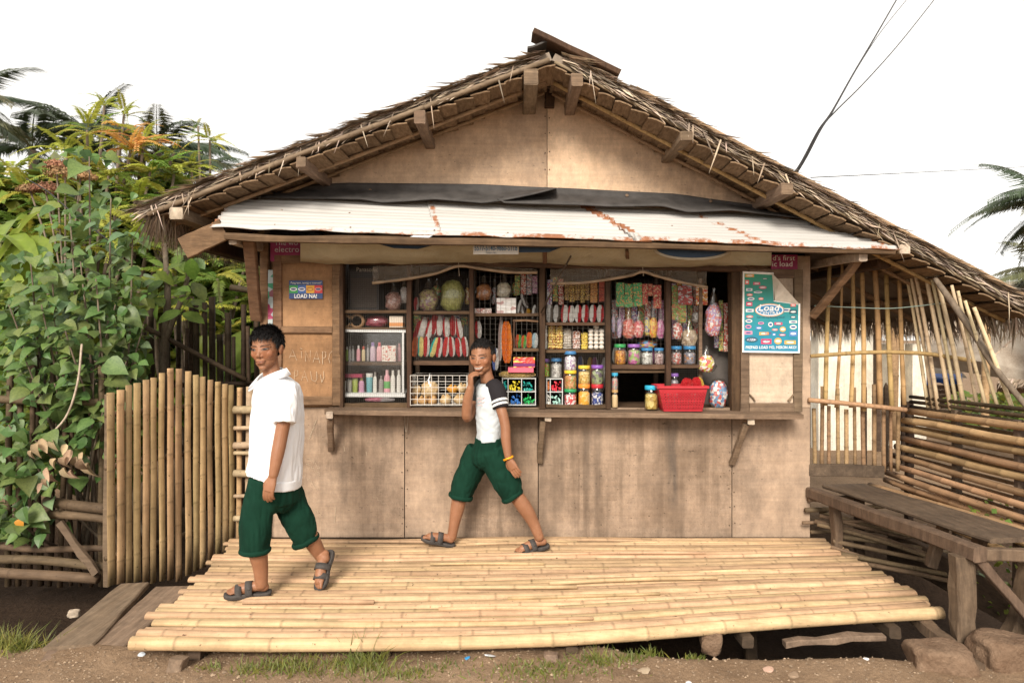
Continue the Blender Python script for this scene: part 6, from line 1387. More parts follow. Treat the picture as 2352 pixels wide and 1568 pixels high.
# ============ rolled plastic curtains, tarp, signs
k = NT('old_plastic_film'); g = k.noise((5, 5, 5), detail=5, lo=.35, hi=.65)
M['film'] = k.done(k.mix(g, (.26, .19, .12), (.36, .28, .2)), .25, .6, bump=g, bstr=.5, bdist=.02, alpha=.28)
M['filmroll'] = plain('rolled_film', (.30, .21, .13), .3, .6, var=.3, sc=12, bstr=.4)
for (pts, top, lab) in (([(855, 650), (930, 641), (1000, 628), (1053, 611), (1110, 618), (1170, 625), (1234, 626)], [(860, 612), (1053, 606), (1234, 618)], 'rolled up clear plastic curtain tied over the left shelves'), ([(1264, 651), (1330, 650), (1400, 641), (1450, 632), (1476, 624), (1510, 634), (1560, 647), (1625, 660)], [(1264, 618), (1476, 614), (1640, 626)], 'rolled up clear plastic curtain tied over the right shelves')):
    t = thing('plastic_curtain', lab, 'curtain', P(*pts[0], 4.87)); q = cr([P(x, y, 4.86) for x, y in pts], 5)
    MB().tube(q, [.011+.004*noise.noise(V((i*.6, 0, 0))) for i in range(len(q))], 8).build('rolled_edge', M['filmroll'], t, True)
    q2 = [p+V((0, .02, 0)) for p in q]; n = len(q2); vs = []
    for i, p in enumerate(q2):
        px = CX+p.x*F/p.y; ty = float(np.interp(px, [a for a, _ in top], [b for _, b in top])); tp = P(px, ty, 4.885)
        for k_ in range(5): m = p.lerp(tp, k_/4); m.y += .015*noise.noise(V((i*.4, k_*.7, 1))); vs.append(m)
    mb = MB(); mb.add(vs, [(i*5+j, i*5+j+1, (i+1)*5+j+1, (i+1)*5+j) for i in range(n-1) for j in range(4)]); mb.build('film', M['film'], t, True)
    px = 1053 if 'left' in lab else 1476; MB().tube([P(px, 596, 4.855), P(px, 612, 4.845), P(px+2, 634, 4.85)], .002, 4).build('tie_cord', M['pale_end'], t)
o = MB().tube([P(1311, 588, 4.62), P(1272, 660, 4.75), P(1243, 718, 4.86)], .0065, 6).build('prop_stick', M['dark'], None, True); tag(o, 'thin dark prop stick leaning from awning to the middle post', 'stick')
# tarp lining under the awning
k = NT('tarp'); g = k.noise((3, 3, 3), detail=6, lo=.35, hi=.65); g2 = k.noise((1.1, 1.1, 1.1), detail=2, lo=.45, hi=.5)
M['tarp'] = k.done(k.mix(g, (.34, .30, .20), (.46, .42, .30)), .55, .35, bump=g, bstr=.5, bdist=.03)
tp = thing('tarpaulin', 'sagging beige tarpaulin lining with blue print under the awning', 'tarp', P(1200, 600, 4.8))
mb = MB(); vs = []; cs = []; n = 70
for i in range(n+1):
    t = i/n; px = lerp(690, 1772, t); bot = 601+12*t+4*math.sin(t*11)+3*noise.noise(V((t*9, 0, 0)))
    for j in range(9):
        s_ = j/8; Y = lerp(4.52, 4.86, s_); ytop = lerp(556, 592, t)-26; z = P(px, lerp(ytop-4, bot, 1), Y).z
        p = V(((px-CX)/F*Y, Y, 0)); za = P(px, lerp(543, 566, t), 4.52).z; zb_ = P(px, bot, 4.86).z
        p.z = lerp(za, zb_, s_) - .04*math.sin(s_*math.pi)*(.8+.6*noise.noise(V((t*8, 1, 0)))) + .012*noise.noise(V((t*26, s_*3, 0))); vs.append(p)
mb.add(vs, [(i*9+j, i*9+j+1, (i+1)*9+j+1, (i+1)*9+j) for i in range(n) for j in range(8)]); mb.build('canvas', M['tarp'], tp, True)
sheet('wall_panel', [(783, 545), (1705, 560), (1705, 606), (783, 596)], WY-.0, .012, M['shut'], store)
blue = plain('navy_print', (.02, .045, .085), .5, .4)
def disc(cx, cy, rx, ry, Y, mat, par, name, a0=0, a1=2*math.pi, n=28, th=.002):
    pts = [P(cx+rx*math.cos(a0+(a1-a0)*i/n), cy+ry*math.sin(a0+(a1-a0)*i/n), Y) for i in range(n+(0 if a1-a0 > 6.2 else 1))]
    m = len(pts); mb = MB(); mb.add(pts+[p+V((0, th, 0)) for p in pts], [tuple(range(m))]+[(i, (i+1) % m, m+(i+1) % m, m+i) for i in range(m)]); return mb.build(name, mat, par)
cr_ = colmat((.42, .36, .26), .6)
disc(1592, 571, 92, 26, 4.51, cr_, tp, 'printed_rim', 0, math.pi); disc(1592, 570, 84, 22, 4.505, blue, tp, 'printed_disc', 0, math.pi)
sheet('printed_patch', [(1192, 560), (1300, 564), (1262, 579), (1192, 580)], 4.52, .002, blue, tp); sheet('printed_patch', [(860, 558), (1000, 562), (960, 572), (905, 570)], 4.52, .002, blue, tp)
MB().beam(P(1252, 566, 4.53), P(1252, 600, 4.75), .03, .03, (1, 0, 0), n=2).build('batten', M['frame'], tp); MB().beam(P(1441, 575, 4.53), P(1441, 600, 4.75), .02, .02, (1, 0, 0), n=2).build('batten', M['frame'], tp)
def board(x0, x1, y0, y1, Y, mat, name, lab, cat, th=.004, shape=None):
    t = thing(name, lab, cat, P((x0+x1)/2, y1, Y)); sheet('backing', shape or [(x0, y0), (x1, y0), (x1, y1), (x0, y1)], Y, th, mat, t); return t
wt = colmat((.80, .78, .74), .6); ink = colmat((.02, .03, .06), .6)
nb_ = board(1087, 1191, 556, 584, 4.47, colmat((.52, .48, .42), .6), 'number_sign', 'white card with a long printed number hanging behind the awning lip', 'sign')
lettering('5577-5140-9860-5118', 1090, 1188, 563, 576, 4.467, colmat((.04, .12, .22), .6), nb_, bold=.012); lettering('Contact No.', 1116, 1140, 578, 582, 4.467, ink, nb_)
mag = plain('magenta_card', (.26, .02, .085), .5, .4)
pl = board(621, 690, 546, 586, 4.90, mag, 'magenta_sign', 'magenta sign with white words above the left shutter', 'sign', shape=[(621, 546), (690, 546), (690, 586), (630, 586), (630, 600), (621, 600)]); lettering('The wo', 630, 684, 552, 563, 4.897, colmat((.55, .5, .5), .6), pl); lettering('electro', 631, 687, 566, 579, 4.897, colmat((.55, .5, .5), .6), pl)
sheet('side_strip', [(616, 620), (628, 620), (626, 745), (614, 745)], 4.905, .003, wrapmat((.05, .25, .14), (.3, .03, .09), (.35, .4, .4), 150), pl)
pr = board(1771, 1832, 585, 623, 4.90, mag, 'magenta_sign', 'magenta sign with white words above the right shutter', 'sign'); lettering("d's first", 1775, 1826, 586, 598, 4.897, wt, pr); lettering('ic load', 1774, 1820, 600, 612, 4.897, wt, pr)
# load sticker on the left shutter
st = board(664, 741, 644, 686, WY-.052, colmat((.02, .05, .16), .4), 'load_sticker', 'small blue sticker with four coloured logos on the left shutter', 'sticker', .001)
Ys = WY-.0535
lettering('Pang text, tawag o internet?', 668, 738, 647, 653, Ys-.0006, wt, st); lettering('LOAD NA!', 676, 728, 675, 684.5, Ys-.0006, wt, st, bold=.02)
for x0, x1, c1 in ((664.5, 684, (.03, .30, .06)), (684, 703, (.05, .13, .38)), (703, 722, (.72, .36, .02)), (722, 740.5, (.55, .03, .03))): sheet('logo_tile', [(x0, 655), (x1, 655), (x1, 673), (x0, 673)], Ys, .001, colmat(c1, .4), st)
for cx, c1 in ((674, (.8, .8, .78)), (693, (.8, .78, .8)), (712, (.45, .12, .02)), (731, (.7, .25, .2))): disc(cx, 664, 8, 4.2, Ys-.0006, colmat(c1, .4), st, 'logo_badge', th=.0004); disc(cx, 664, 6, 2.4, Ys-.0012, colmat((.08, .1, .2) if c1[0] > .5 else (.7, .4, .05), .4), st, 'logo_mark', th=.0004)
# load poster on the right shutter, upper corner peeling
k = NT('poster_print'); tc = k.n('ShaderNodeTexCoord'); sp_ = k.n('ShaderNodeSeparateXYZ'); k.l(tc.outputs['Object'], sp_.inputs[0])
mr = k.n('ShaderNodeMapRange'); mr.inputs['From Min'].default_value = P(0, 806, 4.86).z; mr.inputs['From Max'].default_value = P(0, 630, 4.86).z; k.l(sp_.outputs['Z'], mr.inputs[0])
ns = k.noise((12, 12, 12), detail=3, lo=.3, hi=.7)
M['poster'] = k.done(k.mix(ns, k.mix(mr.outputs[0], (.01, .17, .30), (.02, .22, .13)), k.mix(mr.outputs[0], (.015, .23, .38), (.03, .29, .17))), .45, .4)
YP = WY-.085
ps = board(1704, 1838, 622, 812, YP, wt, 'load_poster', 'green and blue poster of phone logos with a peeling corner on the right shutter', 'poster', .001, shape=[(1706, 623), (1777, 626), (1777, 690), (1838, 697), (1837, 811), (1705, 809)])
sheet('print_area', [(1710, 628), (1774, 631), (1777, 692), (1834, 700), (1833, 807), (1709, 805)], YP-.0008, .0005, M['poster'], ps)
mb = MB(); cl = [P(1773, 627, YP-.004), P(1780, 690, YP-.003), P(1836, 698, YP-.006), P(1806, 664, YP-.05), P(1790, 645, YP-.045)]; mb.add(cl+[p+V((0, .001, 0)) for p in cl], [(0, 1, 4), (1, 3, 4), (1, 2, 3), (9, 6, 5), (9, 8, 6), (8, 7, 6)]); mb.build('peeled_corner', colmat((.62, .55, .46), .7), ps)
disc(1768, 712, 34, 15, YP-.002, colmat((.75, .35, .2), .4), ps, 'logo_ring', th=.0006); disc(1768, 712, 32, 13.2, YP-.003, colmat((.72, .78, .82), .4), ps, 'logo_oval', th=.0006); disc(1768, 712, 29, 11, YP-.004, colmat((.03, .2, .42), .4), ps, 'logo_oval', th=.0006)
lettering('Load', 1742, 1792, 699, 714, YP-.0055, wt, ps, shear=.2, bold=.02); lettering('CENTRAL', 1745, 1794, 715.5, 722, YP-.0055, wt, ps, bold=.01); lettering('Your One Stop Reloading Station!', 1738, 1802, 726, 732, YP-.002, ink, ps); lettering('PREPAID LOAD MO, MERON AKO!', 1713, 1829, 794, 802, YP-.002, wt, ps, bold=.012)
random.seed(7)
pal = [(.75, .75, .73), (.55, .05, .12), (.7, .25, .35), (.75, .72, .66), (.08, .2, .45), (.7, .35, .08), (.72, .12, .1), (.02, .09, .12)]
for (x, y, w, h) in [(1722, 633, 20, 7), (1716, 648, 9, 10), (1738, 651, 16, 6), (1752, 660, 18, 7), (1721, 665, 14, 6), (1741, 671, 20, 5), (1722, 677, 14, 6), (1725, 686, 16, 7), (1748, 686, 12, 6), (1721, 698, 14, 9), (1722, 713, 18, 7), (1722, 727, 16, 6), (1720, 737, 16, 8), (1719, 750, 14, 9), (1719, 764, 18, 8), (1743, 753, 14, 7), (1748, 742, 14, 6), (1770, 745, 11, 11), (1788, 743, 18, 6), (1806, 712, 18, 8), (1822, 701, 12, 6), (1822, 716, 18, 10), (1822, 728, 14, 7), (1822, 739, 18, 6), (1822, 751, 16, 10), (1822, 766, 18, 12), (1755, 766, 22, 7), (1778, 768, 8, 6), (1797, 769, 16, 5), (1780, 757, 14, 5), (1798, 756, 14, 12), (1726, 780, 30, 13), (1760, 784, 24, 12), (1787, 783, 17, 15), (1815, 786, 26, 9), (1757, 640, 14, 4)]:
    c1 = random.choice(pal)
    if random.random() < .45: disc(x, y, w/2, h/2, YP-.002, colmat(c1, .4), ps, 'logo_badge', n=14, th=.0006)
    else: sheet('logo_badge', [(x-w/2, y-h/2), (x+w/2, y-h/2), (x+w/2, y+h/2), (x-w/2, y+h/2)], YP-.002, .0006, colmat(c1, .4), ps)
    c2 = (.03, .08, .25) if sum(c1) > 1.2 else (.75, .74, .7)
    disc(x, y, w*.36, h*.22, YP-.003, colmat(c2, .4), ps, 'logo_mark', n=10, th=.0004)
lettering('SMART', 1716, 1737, 776, 783, YP-.004, colmat((.02, .06, .22), .4), ps, bold=.01); lettering('SMART', 1751, 1770, 780, 785, YP-.004, colmat((.02, .06, .22), .4), ps)
lettering('PLDT', 1757, 1772, 763, 769, YP-.004, colmat((.2, .02, .2), .4), ps)

# ================================================================== PEOPLE
def remesh(mb, voxel, smooth_it, name, mats, parent=None, factor=.5):
    me = mb.mesh(name, mats); o = bpy.data.objects.new(name, me); COL.objects.link(o)
    m = o.modifiers.new('r', 'REMESH'); m.mode = 'VOXEL'; m.voxel_size = voxel; m.use_smooth_shade = True
    if smooth_it: s_ = o.modifiers.new('s', 'SMOOTH'); s_.iterations = smooth_it; s_.factor = factor
    dg = bpy.context.evaluated_depsgraph_get(); me2 = bpy.data.meshes.new_from_object(o.evaluated_get(dg))
    bpy.data.objects.remove(o); me2.name = name; me2.materials.clear()
    for x in (mats if isinstance(mats, list) else [mats]): me2.materials.append(x)
    me2.polygons.foreach_set('use_smooth', [True]*len(me2.polygons))
    return link(name, me2, parent)
def coords_of(me):
    n = len(me.vertices); a = np.empty(n*3, np.float32); me.vertices.foreach_get('co', a); return a.reshape(n, 3)
def normals_of(me):
    n = len(me.vertices); a = np.empty(n*3, np.float32); me.vertex_normals.foreach_get('vector', a); return a.reshape(n, 3)
def setcol(me, col):
    if 'Col' in me.color_attributes: me.color_attributes.remove(me.color_attributes['Col'])
    at = me.color_attributes.new('Col', 'FLOAT_COLOR', 'POINT'); c = np.ones((len(me.vertices), 4), np.float32); c[:, :3] = col; at.data.foreach_set('color', c.ravel())
def folds(me, amp, scale, seed, dirs=None):
    """cloth folds: displace along the normal by stretched noise"""
    co = coords_of(me); no = normals_of(me); out = co.copy()
    for i in range(len(co)):
        p = V(co[i]); q = V((p.x*scale[0], p.y*scale[1], p.z*scale[2]))+V((seed, 0, 0))
        d = noise.noise(q)*.65 + (abs(noise.noise(q*2.1+V((0, 5, 0))))-.25)*.7
        out[i] = co[i]+no[i]*amp*d
    me.vertices.foreach_set('co', out.ravel()); me.update()
def limb(mb, pts, radii, n=6, seg=18, ref=None):
    q = cr(pts, n)
    if isinstance(radii[0], (tuple, list)): rr = list(zip(crf([r[0] for r in radii], n), crf([r[1] for r in radii], n)))
    else: rr = crf(radii, n)
    mb.tube(q, rr, seg, True, ref=ref)
    for p, r in ((q[0], radii[0]), (q[-1], radii[-1])):
        if not isinstance(r, (tuple, list)): mb.ell(p, (r*.99, r*.99, r*.99), seg=14, rings=8)
k = NT('skin'); g = k.noise((30, 30, 30), detail=4, lo=.3, hi=.7); g2 = k.noise((4, 4, 4), detail=3, lo=.35, hi=.65)
c = k.mix(g, (.28, .128, .066), (.36, .175, .097)); c = k.mix(g2, c, (.255, .112, .056))
M['skin'] = k.done(k.mix(1.0, c, k.attr(), 'MULTIPLY'), .5, .4, sss=.08, bump=g, bstr=.06, bdist=.002)
k = NT('hair'); g = k.noise((90, 90, 20), detail=2, lo=.3, hi=.7)
M['hair'] = k.done(k.mix(g, (.006, .005, .005), (.015, .012, .011)), .6, .35)
def cloth(name, c1, c2, bs=.12):
    k = NT(name); g = k.noise((7, 7, 7), detail=5, lo=.3, hi=.7); w_ = k.noise((420, 420, 420), detail=1, lo=.3, hi=.7)
    return k.done(k.mix(1.0, k.mix(g, c1, c2), k.attr(), 'MULTIPLY'), .9, .15, bump=w_, bstr=bs, bdist=.002)
M['greencloth'] = cloth('green_school_cloth', (.003, .022, .0125), (.006, .036, .021))
M['whitecloth'] = cloth('white_shirt_cloth', (.78, .78, .80), (.84, .84, .85), .06)
M['greytee'] = cloth('pale_grey_jersey', (.46, .50, .52), (.54, .58, .60), .06)
M['blackjersey'] = cloth('dark_jersey', (1, 1, 1), (.9, .9, .9), .06)
M['sandal'] = plain('grey_rubber_sandal', (.06, .052, .047), .75, .3, var=.25, sc=40, bstr=.15)
def frame(f, u):
    f = V(f).normalized(); u = V(u); u = (u-f*u.dot(f)).normalized(); s_ = f.cross(u); return f, s_, u
def foot(mb, heel, f, u, L, side):
    """bare foot; heel = point under the heel on the sandal; side: +1 if the big toe is on +s"""
    f, s_, u = frame(f, u); T = lambda x, y, z: V(heel)+f*(x*L)+s_*(y*L)+u*(z*L)
    limb(mb, [T(.10, 0, .13), T(.28, 0, .16), T(.5, .01*side, .13), T(.68, .015*side, .085), T(.80, .01*side, .06)], [.115*L, .125*L, .14*L, .155*L, .13*L], ref=u)
    mb.ell(T(.70, .03*side, .06), (.15*L, .15*L, .06*L), Matrix((f, s_, u)).transposed())
    for i, (y, ln, r) in enumerate(((.115, .98, .052), (.045, .99, .038), (-.015, .965, .036), (-.07, .93, .034), (-.12, .885, .032))):
        limb(mb, [T(.72, y*side*.9, .05), T(lerp(.72, ln, .6), y*side, .065), T(ln, y*side*1.02, .04)], [r*L*1.05, r*L, r*L*.92], 4, 10)
    return T
def sandal(T, L, parent, side):
    sn = bpy.data.objects.new('sandal', None); COL.objects.link(sn); sn.location = T(.4, 0, 0); setpar(sn, parent)
    prof = [(-.06, .0), (-.05, .09), (.02, .135), (.15, .15), (.35, .135), (.5, .145), (.68, .19), (.85, .20), (.97, .155), (1.05, .07), (1.06, .0)]
    out = [(x, y*(1.06 if x > .5 else 1)) for x, y in prof]; ring = out + [(x, -y) for x, y in out[-2:0:-1]]
    n = len(ring); mb = MB(); vs = []
    for z, k_ in ((-.10, .94), (-.085, 1.0), (-.02, 1.03), (.025, 1.02), (.012, .93)):
        vs += [T(.5+(x-.5)*k_, y*k_, z+(.03*max(0, .15-x) if z > 0 else 0)) for x, y in ring]
    fs = [(a*n+j, a*n+(j+1) % n, (a+1)*n+(j+1) % n, (a+1)*n+j) for a in range(4) for j in range(n)]; fs += [tuple(range(n))[::-1], tuple(4*n+j for j in range(n))]
    mb.add(vs, fs); mb.build('sole', M['sandal'], sn, True)
    for x0, x1, h in ((.36, .53, .285), (.61, .77, .215)):
        mb = MB(); vs = []; m = 16
        for i in range(m+1):
            a = math.pi*i/m; yy = math.cos(a)*.195; zz = math.sin(a)**.8*h
            for xx, th in ((x0, 0), (x1, 0), (x1, .02), (x0, .02)): vs.append(T(xx+.03*math.sin(a), yy*(1+th*.9), -.03+(zz+.03)*(1+th*2.2)))
        mb.add(vs, [(i*4+j, i*4+(j+1) % 4, (i+1)*4+(j+1) % 4, (i+1)*4+j) for i in range(m) for j in range(4)]); mb.build('strap', M['sandal'], sn, True)
    MB().ell(T(.44, -.16*side, .16), (.045*L,)*3, seg=8, rings=6).build('buckle', M['sandal'], sn, True)
def hand(mb, wrist, d, n, L, thumb, curl=.6, spread=.05, fist=0.0):
    """d: towards the fingers, n: palm normal (fingers curl towards it), thumb: +1/-1 side along d x n"""
    d, s_, n = frame(d, n); s_ = s_*thumb; T = lambda a, b, c_: V(wrist)+d*(a*L)+s_*(b*L)+n*(c_*L)
    limb(mb, [T(-.06, 0, 0), T(.12, 0, .0), T(.32, .0, .0), T(.50, .0, .01)], [(.15*L, .13*L), (.19*L, .12*L), (.225*L, .105*L), (.215*L, .09*L)], ref=n)
    for i, (b, ln) in enumerate(((.155, .40), (.05, .45), (-.055, .42), (-.155, .33))):
        p = T(.46, b, .0); a = curl*(.8+.12*i); dirn = d; pts = [T(.36, b*.9, 0), p]
        for sgm, fr in enumerate((.45, .32, .26)):
            a2 = a*(.55+.55*sgm)+fist*(.7 if sgm else .9); dv = d*math.cos(a2)+n*math.sin(a2)+s_*(b*spread*4); pts.append(pts[-1]+dv.normalized()*ln*fr*L)
        r = .062*L*(1 if i < 3 else .88); limb(mb, pts, [r, r*1.05, r, r*.93, r*.8], 4, 10)
    tp = [T(.10, .13, .04), T(.26, .26, .10), T(.40, .30, .16+.1*fist), T(.52, .27-.12*fist, .20+.1*fist)]
    limb(mb, tp, [.085*L, .078*L, .068*L, .055*L], 4, 10)
    return T
def head(mb, c, f, u, H, smile=False, jaw=1.0):
    """ellipsoid head; c = point between the eyes' level and the skull centre. Local frame in units of H (chin to crown)"""
    f, s_, u = frame(f, u); Rm = Matrix((s_, f, u)).transposed()
    T = lambda r, fo, up: V(c)+s_*(r*H)+f*(fo*H)+u*(up*H)
    E = lambda p, r: mb.ell(T(*p), tuple(q*H for q in r), Rm, 20, 14)
    E((0, -.06, .14), (.335, .41, .37)); E((0, .09, -.05), (.29, .31, .36)); E((0, .13, -.31), (.20*jaw, .21, .16)); E((0, .245, -.43), (.10, .085, .072))
    for q in (-1, 1):
        E((q*.165, .225, -.10), (.115, .11, .12)); E((q*.36, -.01, -.045), (.034, .075, .125)); E((q*.385, -.04, -.01), (.028, .068, .10)); E((q*.14, .30, .0), (.075, .05, .055))
        E((q*.052, .375, -.155), (.040, .038, .032)); E((q*.155, .08, -.27), (.085, .13, .13))
        limb(mb, [T(q*.05, .362, .085), T(q*.15, .335, .10), T(q*.235, .27, .075)], [.024*H, .028*H, .022*H], 3, 10)
    limb(mb, [T(0, .355, .06), T(0, .375, -.04), T(0, .415, -.125), T(0, .40, -.155)], [.030*H, .036*H, .046*H, .043*H], 4, 12)
    E((0, .335, -.265), (.12, .055, .06)); zc_ = -.285; w = .115 if not smile else .15; cu = .012 if not smile else .045
    for dz, r in ((.017, .021), (-.026, .026)):
        limb(mb, [T(-w, .325-.03*smile, zc_+cu), T(-w*.5, .375, zc_+dz*(1.0 if not smile else 1.5)+cu*.2), T(0, .388, zc_+dz*(.9 if not smile else 1.7)), T(w*.5, .375, zc_+dz*(1.0 if not smile else 1.5)+cu*.2), T(w, .325-.03*smile, zc_+cu)], [r*.5*H, r*H, r*H, r*H, r*.5*H], 4, 10)
    return T, Rm
def paint_head(me, c, f, u, H, smile=False):
    f, s_, u = frame(f, u); co = coords_of(me)-np.array(V(c)); r = co@np.array(s_)/H; fo = co@np.array(f)/H; up = co@np.array(u)/H
    col = np.ones((len(co), 3), np.float32); front = fo > .17; skin = np.array((.235, .095, .042))
    def put_(mask, rgb): col[mask] = np.array(rgb)/np.array((.32, .15, .08))
    def tint(mask, t): col[mask] *= np.array(t)
    ar = np.abs(r)
    tint(front & (np.hypot((ar-.19)/.14, (up+.12)/.10) < 1), (1.06, .96, .92))
    # sockets, eyes
    ex = (ar-.148)/.070; tint(front & (np.hypot((ar-.148)/.105, (up-.012)/.05) < 1), (.88, .84, .84))
    tilt = up-.10*(ar-.148); up_lim = .026*np.sqrt(np.clip(1-ex**2, 0, 1))*(.80 if smile else 1)-.001; lo_lim = -.018*np.sqrt(np.clip(1-ex**2, 0, 1))*(.7 if smile else 1)
    eye = front & (np.abs(ex) < 1) & (tilt < up_lim) & (tilt > lo_lim); put_(eye, (.20, .155, .125))
    put_(eye & (np.abs(ar-.148-.008*np.sign(r)) < .036), (.012, .008, .006))
    put_(front & (np.abs(ex) < 1.08) & (tilt >= up_lim-.004) & (tilt < up_lim+.012), (.02, .013, .01))
    # brows
    bx = (ar-.045)/.19; by = .078+.026*np.sin(np.clip(bx, 0, 1)*2.4); put_(front & (bx > 0) & (bx < 1) & (np.abs(up-by) < .014*(1-.6*np.clip(bx, 0, 1))+.004), (.085, .042, .026))
    # nostrils
    put_(front & (np.hypot((ar-.03)/.018, (up+.195)/.010) < 1) & (fo > .38), (.05, .02, .012))
    zc_ = -.285; w = .12 if not smile else .155; cu = .012 if not smile else .045; yl = up-zc_-cu*(r/w)**2
    inside = front & (np.abs(r) < w) & (fo < .415)
    tint(inside & (yl < .034*(1-.6*(r/w)**2)+ (.012 if smile else 0)) & (yl > -.050*(1-(r/w)**2)-(.012 if smile else 0)-.004), (.92, .78, .78))
    if smile:
        op = .027*np.sqrt(np.clip(1-(r/(w*.92))**2, 0, 1)); put_(inside & (yl < op*.75) & (yl > -op), (.06, .018, .014)); put_(inside & (yl < op*.72) & (yl > -op*.55) & (np.abs(r) < w*.8), (.62, .58, .52))
    else: put_(inside & (np.abs(yl+.004) < .0065), (.07, .025, .018))
    tint((fo < .06) & (np.hypot((fo+.03)/.05, (up+.05)/.08) < 1) & (ar > .34), (.78, .70, .68))
    return col
def hairdo(T, Rm, H, parent, seed, line, lift=.10, length=(.10, .17), n=3200, comb=(0, .8, .2)):
    """cap plus strands; line(r, fo, up) -> True where hair grows"""
    random.seed(seed); cen = (0, -.06, .14); rad = (.345, .42, .38); mb = MB(); rings, seg = 22, 36; idx = {}; vs = []
    for i in range(rings+1):
        a = math.pi*i/rings
        for j in range(seg):
            b = 2*math.pi*j/seg; d = V((math.sin(a)*math.cos(b), math.sin(a)*math.sin(b), math.cos(a))); kx = 1.04+.01*noise.noise(d*3)
            vs.append((cen[0]+d.x*rad[0]*kx, cen[1]+d.y*rad[1]*kx, cen[2]+d.z*rad[2]*(kx+.02)))
    fs = []
    for i in range(rings):
        for j in range(seg):
            q = (i*seg+j, i*seg+(j+1) % seg, (i+1)*seg+(j+1) % seg, (i+1)*seg+j)
            if all(line(*vs[k_]) for k_ in q): fs.append(q)
    mb.add([T(*v) for v in vs], fs)
    done = 0
    while done < n:
        d = V((random.gauss(0, 1), random.gauss(0, 1), random.gauss(0, 1))).normalized(); p = (cen[0]+d.x*rad[0]*1.02, cen[1]+d.y*rad[1]*1.02, cen[2]+d.z*rad[2]*1.03)
        if not line(*p): continue
        done += 1; ln = rnd(*length)*(.55 if p[2] < .12 else 1); front_ = smooth(.0, .35, p[1])
        fl_ = V(comb)*(1 if p[2] > .22 else .3)+V((rnd(-.28, .28), rnd(-.2, .2), -.9*(1-smooth(.2, .42, p[2]))-.8*front_)); fl_ = fl_-d*fl_.dot(d); dv = (fl_.normalized()+d*(lift+rnd(0, .45)*smooth(.2, .45, p[2]))).normalized()
        tg = dv.cross(V((rnd(-1, 1), rnd(-1, 1), rnd(-1, 1)))).normalized()*.009; e = V(p)+dv*ln; m = V(p)+dv*ln*.55+d*.012
        mb.add([T(*(V(p)-tg)), T(*(V(p)+tg)), T(*(m+tg*.7)), T(*(m-tg*.7)), T(*e)], [(0, 1, 2, 3), (3, 2, 4)])
    return mb.build('hair', M['hair'], parent)
def rings_loft(mb, rings, seg=40, cap=True):
    """rings: (centre, vector a, vector b[, power]) closed ellipses"""
    vs = []
    for r_ in rings:
        c_, a, b = r_[:3]; pw = r_[3] if len(r_) > 3 else 1.0
        for j in range(seg):
            t = 2*math.pi*j/seg; ca, sa = math.cos(t), math.sin(t); vs.append(V(c_)+V(a)*math.copysign(abs(ca)**pw, ca)+V(b)*math.copysign(abs(sa)**pw, sa))
    n = len(rings); fs = [(i*seg+j, i*seg+(j+1) % seg, (i+1)*seg+(j+1) % seg, (i+1)*seg+j) for i in range(n-1) for j in range(seg)]
    if cap: fs += [tuple(range(seg))[::-1], tuple((n-1)*seg+j for j in range(seg))]
    mb.add(vs, fs)
def cuff(pts_c, axis, r1, r2, h, mat, parent, seed, name='rolled_cuff', ref=(0, 1, 0)):
    """rolled trouser cuff: a fat uneven ring round axis"""
    random.seed(seed); ax = V(axis).normalized(); a = ax.cross(V(ref)).normalized(); b = ax.cross(a); mb = MB(); q = []; n = 40; o = rnd(0, 50)
    for i in range(n):
        t = 2*math.pi*i/n; w = .004*noise.noise(V((math.cos(t)*2, math.sin(t)*2, o))); q.append(V(pts_c)+a*math.cos(t)*(r1+w)+b*math.sin(t)*(r2+w)+ax*w*1.5)
    vs = []; m = 10
    for i in range(n):
        t = 2*math.pi*i/n; out = (a*math.cos(t)+b*math.sin(t)).normalized(); hh = h*(1+.16*noise.noise(V((math.cos(t)*3, math.sin(t)*3, o+9))))
        for j in range(m): s_ = 2*math.pi*j/m; vs.append(q[i]+out*math.cos(s_)*h*.42+ax*math.sin(s_)*hh*.62)
    mb.add(vs, [(i*m+j, ((i+1) % n)*m+j, ((i+1) % n)*m+(j+1) % m, i*m+(j+1) % m) for i in range(n) for j in range(m)]); return mb.build(name, mat, parent, True)
X_, Y_, Z_ = V((1, 0, 0)), V((0, 1, 0)), V((0, 0, 1))
def ring_px(x0, x1, y0, y1, Y, dep, tilt=0, pw=.9):
    """ring whose left edge is drawn at (x0,y0) and right edge at (x1,y1); dep: half depth"""
    a, b = P(x0, y0, Y), P(x1, y1, Y); return ((a+b)/2, (b-a)/2, V((tilt*dep, dep, 0)), pw)

# ------------------------------------------------------------------ boy in the white shirt
random.seed(301)
b1 = thing('person', 'boy in a white shirt and rolled green trousers walking left across the deck', 'person', P(610, 1365, 3.86))
mb = MB(); Yc = 3.87
HF, HU = V((-.13, -.99, -.05)), V((-.06, -.04, 1)); HC = P(612, 801, 3.86); HH = .232
Th, Rm = head(mb, HC, HF, HU, HH, jaw=1.06)
limb(mb, [Th(0, -.10, -.15), P(622, 846, 3.88), P(632, 880, 3.89)], [.047, .047, .06])
limb(mb, [P(634, 872, 3.89), P(640, 930, 3.89), P(640, 1010, 3.89), P(638, 1075, 3.89)], [(.07, .10), (.08, .12), (.08, .11), (.085, .11)], ref=(0, 1, 0))
limb(mb, [P(650, 902, 3.80), P(655, 942, 3.735), P(645, 1004, 3.71), P(638, 1040, 3.695), P(628, 1090, 3.68)], [.036, .038, .036, .035, .0255])
hand(mb, P(626, 1095, 3.68), P(614, 1137, 3.665)-P(626, 1095, 3.68), (.35, 1, .1), .155, -1, curl=.55)
